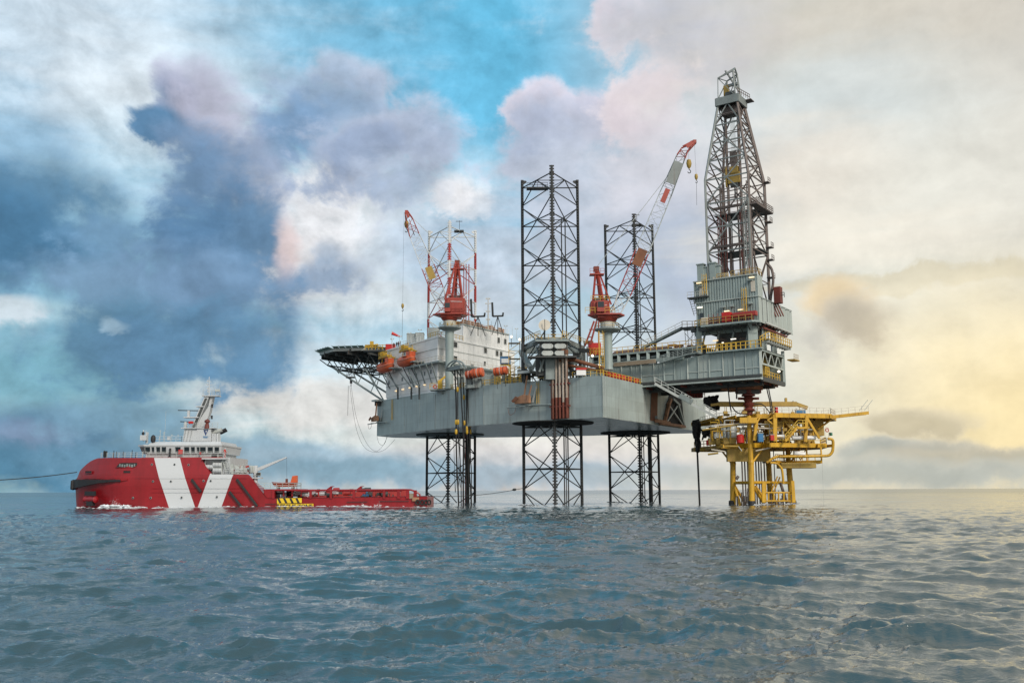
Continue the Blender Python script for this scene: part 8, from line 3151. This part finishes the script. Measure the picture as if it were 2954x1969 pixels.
# cargo rail along the aft deck
zr1 = sz(1000, 1412)
MB().path([sp(x, y, SY + .15) for x, y in ((788, 1418), (790, 1414), (800, 1412.5), (870, 1414), (950, 1413), (1100, 1412), (1170, 1411.5), (1185, 1412), (1200, 1417), (1210, 1424), (1212, 1430))], .16, 8).build('cargo_rail', 'ship_red', ship)
MB().path([sp(x, y, SY + .3) for x, y in ((870, 1418), (1100, 1416), (1160, 1416))], .09, 6).build('cargo_rail', 'ship_red', ship)
for px in (789, 896, 955, 1021, 1108, 1150, 1176, 1198):
    member('rail_post', sp(px, 1413, SY + .25), sp(px, 1437, SY + .25), .22 if px < 1150 else .3, 'ship_red', ship, 'bar')
for px in (951, 1037):
    w = [sp(x, y, SY + 1) for x, y in ((px - 10, 1411), (px + 3, 1401.5), (px + 13, 1401), (px + 6, 1404), (px + 4, 1411))]
    n_ = 5
    MB().add(w + [p + Vector((0, .8, 0)) for p in w], [tuple(range(n_)), tuple(range(2 * n_ - 1, n_ - 1, -1))] + [(i, i + n_, (i + 1) % n_ + n_, (i + 1) % n_) for i in range(n_)]).build('stanchion_head', 'ship_red', ship)
# gear on the aft deck seen through the openings
MB().box((sx(985), SC + 6, 2.5), (sx(1140) - sx(800), .5, 2.0)).build('far_bulwark', 'leg_red', ship)
for nm, mt, n_, hh in (('deck_cargo', 'ship_white', 26, 1.3), ('deck_cargo', 'dark_steel', 40, 1.5), ('deck_cargo', 'leg_red', 34, 1.6), ('deck_cargo', 'blue', 5, 1.0)):
    mb = MB()
    for k in range(n_):
        px = R4.uniform(795, 890) if (mt == 'ship_white' and k % 3) else R4.uniform(795, 1130)
        if mt == 'blue':
            px = R4.uniform(1045, 1070)
        c0 = Vector((sx(px), SY + R4.uniform(1.5, 10), 1.9 + R4.uniform(.1, hh)))
        if k % 4 == 0:
            mb.tube(c0 - Vector((.6, 0, 0)), c0 + Vector((.6, 0, 0)), R4.uniform(.2, .5), 8)
        else:
            mb.box(c0, (R4.uniform(.15, 1.1), .6, R4.uniform(.2, .8)))
    mb.build(nm, mt, ship, kind='stuff')
# stern: bollard block, low rail and tyres
MB().box(sp(1190, 1430, SY + .5), (1.2, .9, 1.0)).build('bollard', 'timber', ship, bevel=.1)
MB().box(sp(1199, 1439, SY - .02), (1.3, .3, .7)).build('roller_housing', 'anchor_tan', ship)
for i, (px, Y) in enumerate(((1205, SY - .15), (1218, SY - .1), (1229, SY + .1), (1238, SY + .8))):
    c0 = sp(px, 1448, Y)
    ring_ = [c0 + Vector((math.cos(t) * .36 * (1 if i < 2 else .7), (math.cos(t) * .3 if i > 1 else 0), math.sin(t) * .42)) for t in [x * math.pi / 8 for x in range(17)]]
    MB().path(ring_, .15, 8).build('tyre_fender', 'rubber', ship, True)
for x0, x1, y in ((765, 796, 1453), (1000, 1060, 1447), (1095, 1180, 1445)):
    MB().bar(sp(x0, y, SY - .02), sp(x1, y - .5, SY - .02), .05, .12).build('freeing_port', 'ship_dark', ship)
# rescue zone marking: hazard stripes and a lettered yellow board
hz = MB()
w = [sp(x, y, SY - .08) for x, y in ((799, 1451.2), (870.5, 1449.4), (870.5, 1435.5), (799, 1436.5))]
MB().add(w + [p + Vector((0, .05, 0)) for p in w], [(0, 1, 2, 3), (7, 6, 5, 4)] + [(i, i + 4, (i + 1) % 4 + 4, (i + 1) % 4) for i in range(4)]).build('hazard_panel', 'sign_yellow', ship)
for x in (801.5, 818.5, 836.5, 854):
    w = [sp(a2, y, SY - .1) for a2, y in ((x + 4, 1450), (x + 11, 1450), (x + 4.5, 1436.4), (x - 2.2, 1436.4))]
    MB().add(w + [p + Vector((0, .015, 0)) for p in w], [(0, 1, 2, 3), (7, 6, 5, 4)] + [(i, i + 4, (i + 1) % 4 + 4, (i + 1) % 4) for i in range(4)]).build('hazard_stripe', 'ship_dark', ship)
w = [sp(x, y, SY - .08) for x, y in ((799, 1472), (904, 1472), (904, 1451.8), (799, 1452.8))]
bd = MB().add(w + [p + Vector((0, .05, 0)) for p in w], [(0, 1, 2, 3), (7, 6, 5, 4)] + [(i, i + 4, (i + 1) % 4 + 4, (i + 1) % 4) for i in range(4)]).build('name_board', 'sign_yellow', ship)
fc = bpy.data.curves.new('lettering', 'FONT')
fc.body = 'RESCUE ZONE'
fc.size = 1.0
fc.extrude = .01
fc.offset = .035
tmp = bpy.data.objects.new('lettering_tmp', fc)
C.objects.link(tmp)
bpy.context.view_layer.update()
tme = bpy.data.meshes.new_from_object(tmp.evaluated_get(bpy.context.evaluated_depsgraph_get()))
bpy.data.objects.remove(tmp)
co = [v.co.copy() for v in tme.vertices]
xm, xM = min(c_.x for c_ in co), max(c_.x for c_ in co)
ym, yM = min(c_.y for c_ in co), max(c_.y for c_ in co)
lx0, lx1 = sx(800.5), sx(903)
lz1 = sz(850, 1453.6)
lz0 = lz1 - .78
oo3 = origin(bd)
for v in tme.vertices:
    c_ = v.co
    v.co = Vector((lx0 + (c_.x - xm) / (xM - xm) * (lx1 - lx0), SY - .095 - c_.z, lz0 + (c_.y - ym) / (yM - ym) * (lz1 - lz0))) - oo3
tme.materials.clear()
tme.materials.append(MATS['ship_dark'])
lt = bpy.data.objects.new('lettering', tme)
C.objects.link(lt)
lt.parent = bd

# towing line from the bow out of frame, and the line from the stern to the near leg
a_ = on_hull(222, 1361, .1)
rope('heavy towing line running left from the ship bow out of the picture', catenary(a_, at(-260, 1384, 184), .8), .09, 'leg_steel', 'tow_line', 'rope', None)
o = rope('mooring line stretched from the ship stern past the bow leg to the middle leg', catenary(sp(1236, 1430, SY + 1), at(1484, 1412, 195), .5) + [at(1508, 1407.5, 199)], .055, 'leg_steel', 'mooring_line', 'rope', None)
q = at(1484, 1412, 195)
tag(MB().lathe(q - Vector((.5, 0, 0)), [(.02, 0), (.25, .3), (.25, .7), (.02, 1.0)], 8, axis=(1, 0, .1)).build('shackle', 'leg_steel', None, True), 'dark shackle in the mooring line just left of the middle leg', 'shackle')

# foam and splashes round the ship and the legs
def splash(label, cx_, cy_, w, h, n, seed):
    r_ = random.Random(seed)
    mb = MB()
    for k in range(n):
        x = cx_ + r_.gauss(0, w * .35)
        t = abs(r_.gauss(0, .45))
        z = .25 + t * h * math.exp(-((x - cx_) / w) ** 2 * 3)
        s_ = r_.uniform(.02, .08) * (1.3 - min(t, 1))
        mb.lathe((x, cy_ + r_.uniform(-.5, .5), z), [(.01, -s_), (s_, 0), (.01, s_)], 5)
    o = mb.build('spray', 'foam', None, kind='stuff')
    o['label'] = label


splash('white spray thrown up beside the red bow', sx(337), ybeam(337) - 1.0, 2.2, 1.9, 90, 1)
splash('small splash against the aft side of the ship', sx(1092), SY - .6, 1.4, 1.0, 50, 2)
splash('small splash against the ship side near its stern', sx(1050), SY - .6, .8, .8, 40, 3)


def wash(label, path, n, seed, hmax=.32, spread=.5):
    """broken white water heaped along a waterline"""
    r_ = random.Random(seed)
    mb = MB()
    L = [0]
    for a_, b_ in zip(path[:-1], path[1:]):
        L.append(L[-1] + math.dist(a_, b_))
    gaps = [r_.uniform(0, L[-1]) for _ in range(max(2, int(L[-1] / 9)))]
    for k in range(n):
        t = r_.choice(gaps) + r_.gauss(0, 1.6) if r_.random() < .8 else r_.uniform(0, L[-1])
        t = min(max(t, 0), L[-1] - .01)
        i = max(j for j in range(len(L) - 1) if L[j] <= t)
        u = (t - L[i]) / (L[i + 1] - L[i])
        x = path[i][0] + (path[i + 1][0] - path[i][0]) * u
        y = path[i][1] + (path[i + 1][1] - path[i][1]) * u - abs(r_.gauss(0, spread))
        w, h = r_.uniform(.12, .75), r_.uniform(.06, hmax) * .5
        z = r_.uniform(.0, hmax)
        vs = [(x + w * math.cos(q) * r_.uniform(.7, 1.2), y + .25 * math.sin(q), z + (.3 * h) * r_.uniform(-1, 1)) for q in [j * math.pi / 3 for j in range(6)]]
        vs += [(x, y, z + h), (x, y, z - h)]
        mb.add(vs, [(j, (j + 1) % 6, 6) for j in range(6)] + [((j + 1) % 6, j, 7) for j in range(6)])
    o = mb.build('wash', 'foam', None, True, kind='stuff')
    o['label'] = label


wash('broken white wash along the ship waterline', [(sx(222, 1462, 190), 190), (sx(250, 1462, 186.5), 186.5), (sx(300, 1462, 184.6), 184.6), (sx(350), 183.8), (sx(1230), 183.8)], 420, 21)
wash('white wash heaped under the red bow', [(sx(305), 183.6), (sx(380), 183.4)], 150, 22, .6, .9)
for i, (cx_, cy_) in enumerate(((-15.4, 240.0), (8.35, 199.6), (29.8, 235.0))):
    wash('white wash round the foot of the ' + ('left', 'middle', 'right')[i] + ' lattice leg', [(cx_ - 6.8, cy_ - .6), (cx_ - .2, cy_ - 11.2), (cx_ + 6.8, cy_ - .6)], 46, 30 + i, .3, .4)
wash('white wash round the yellow platform legs', [(PL[0].x - 1, PL[0].y - .8), (PL[1].x, PL[1].y - 1), (PL[3].x + 1, PL[3].y - 1)], 70, 40, .35, .5)
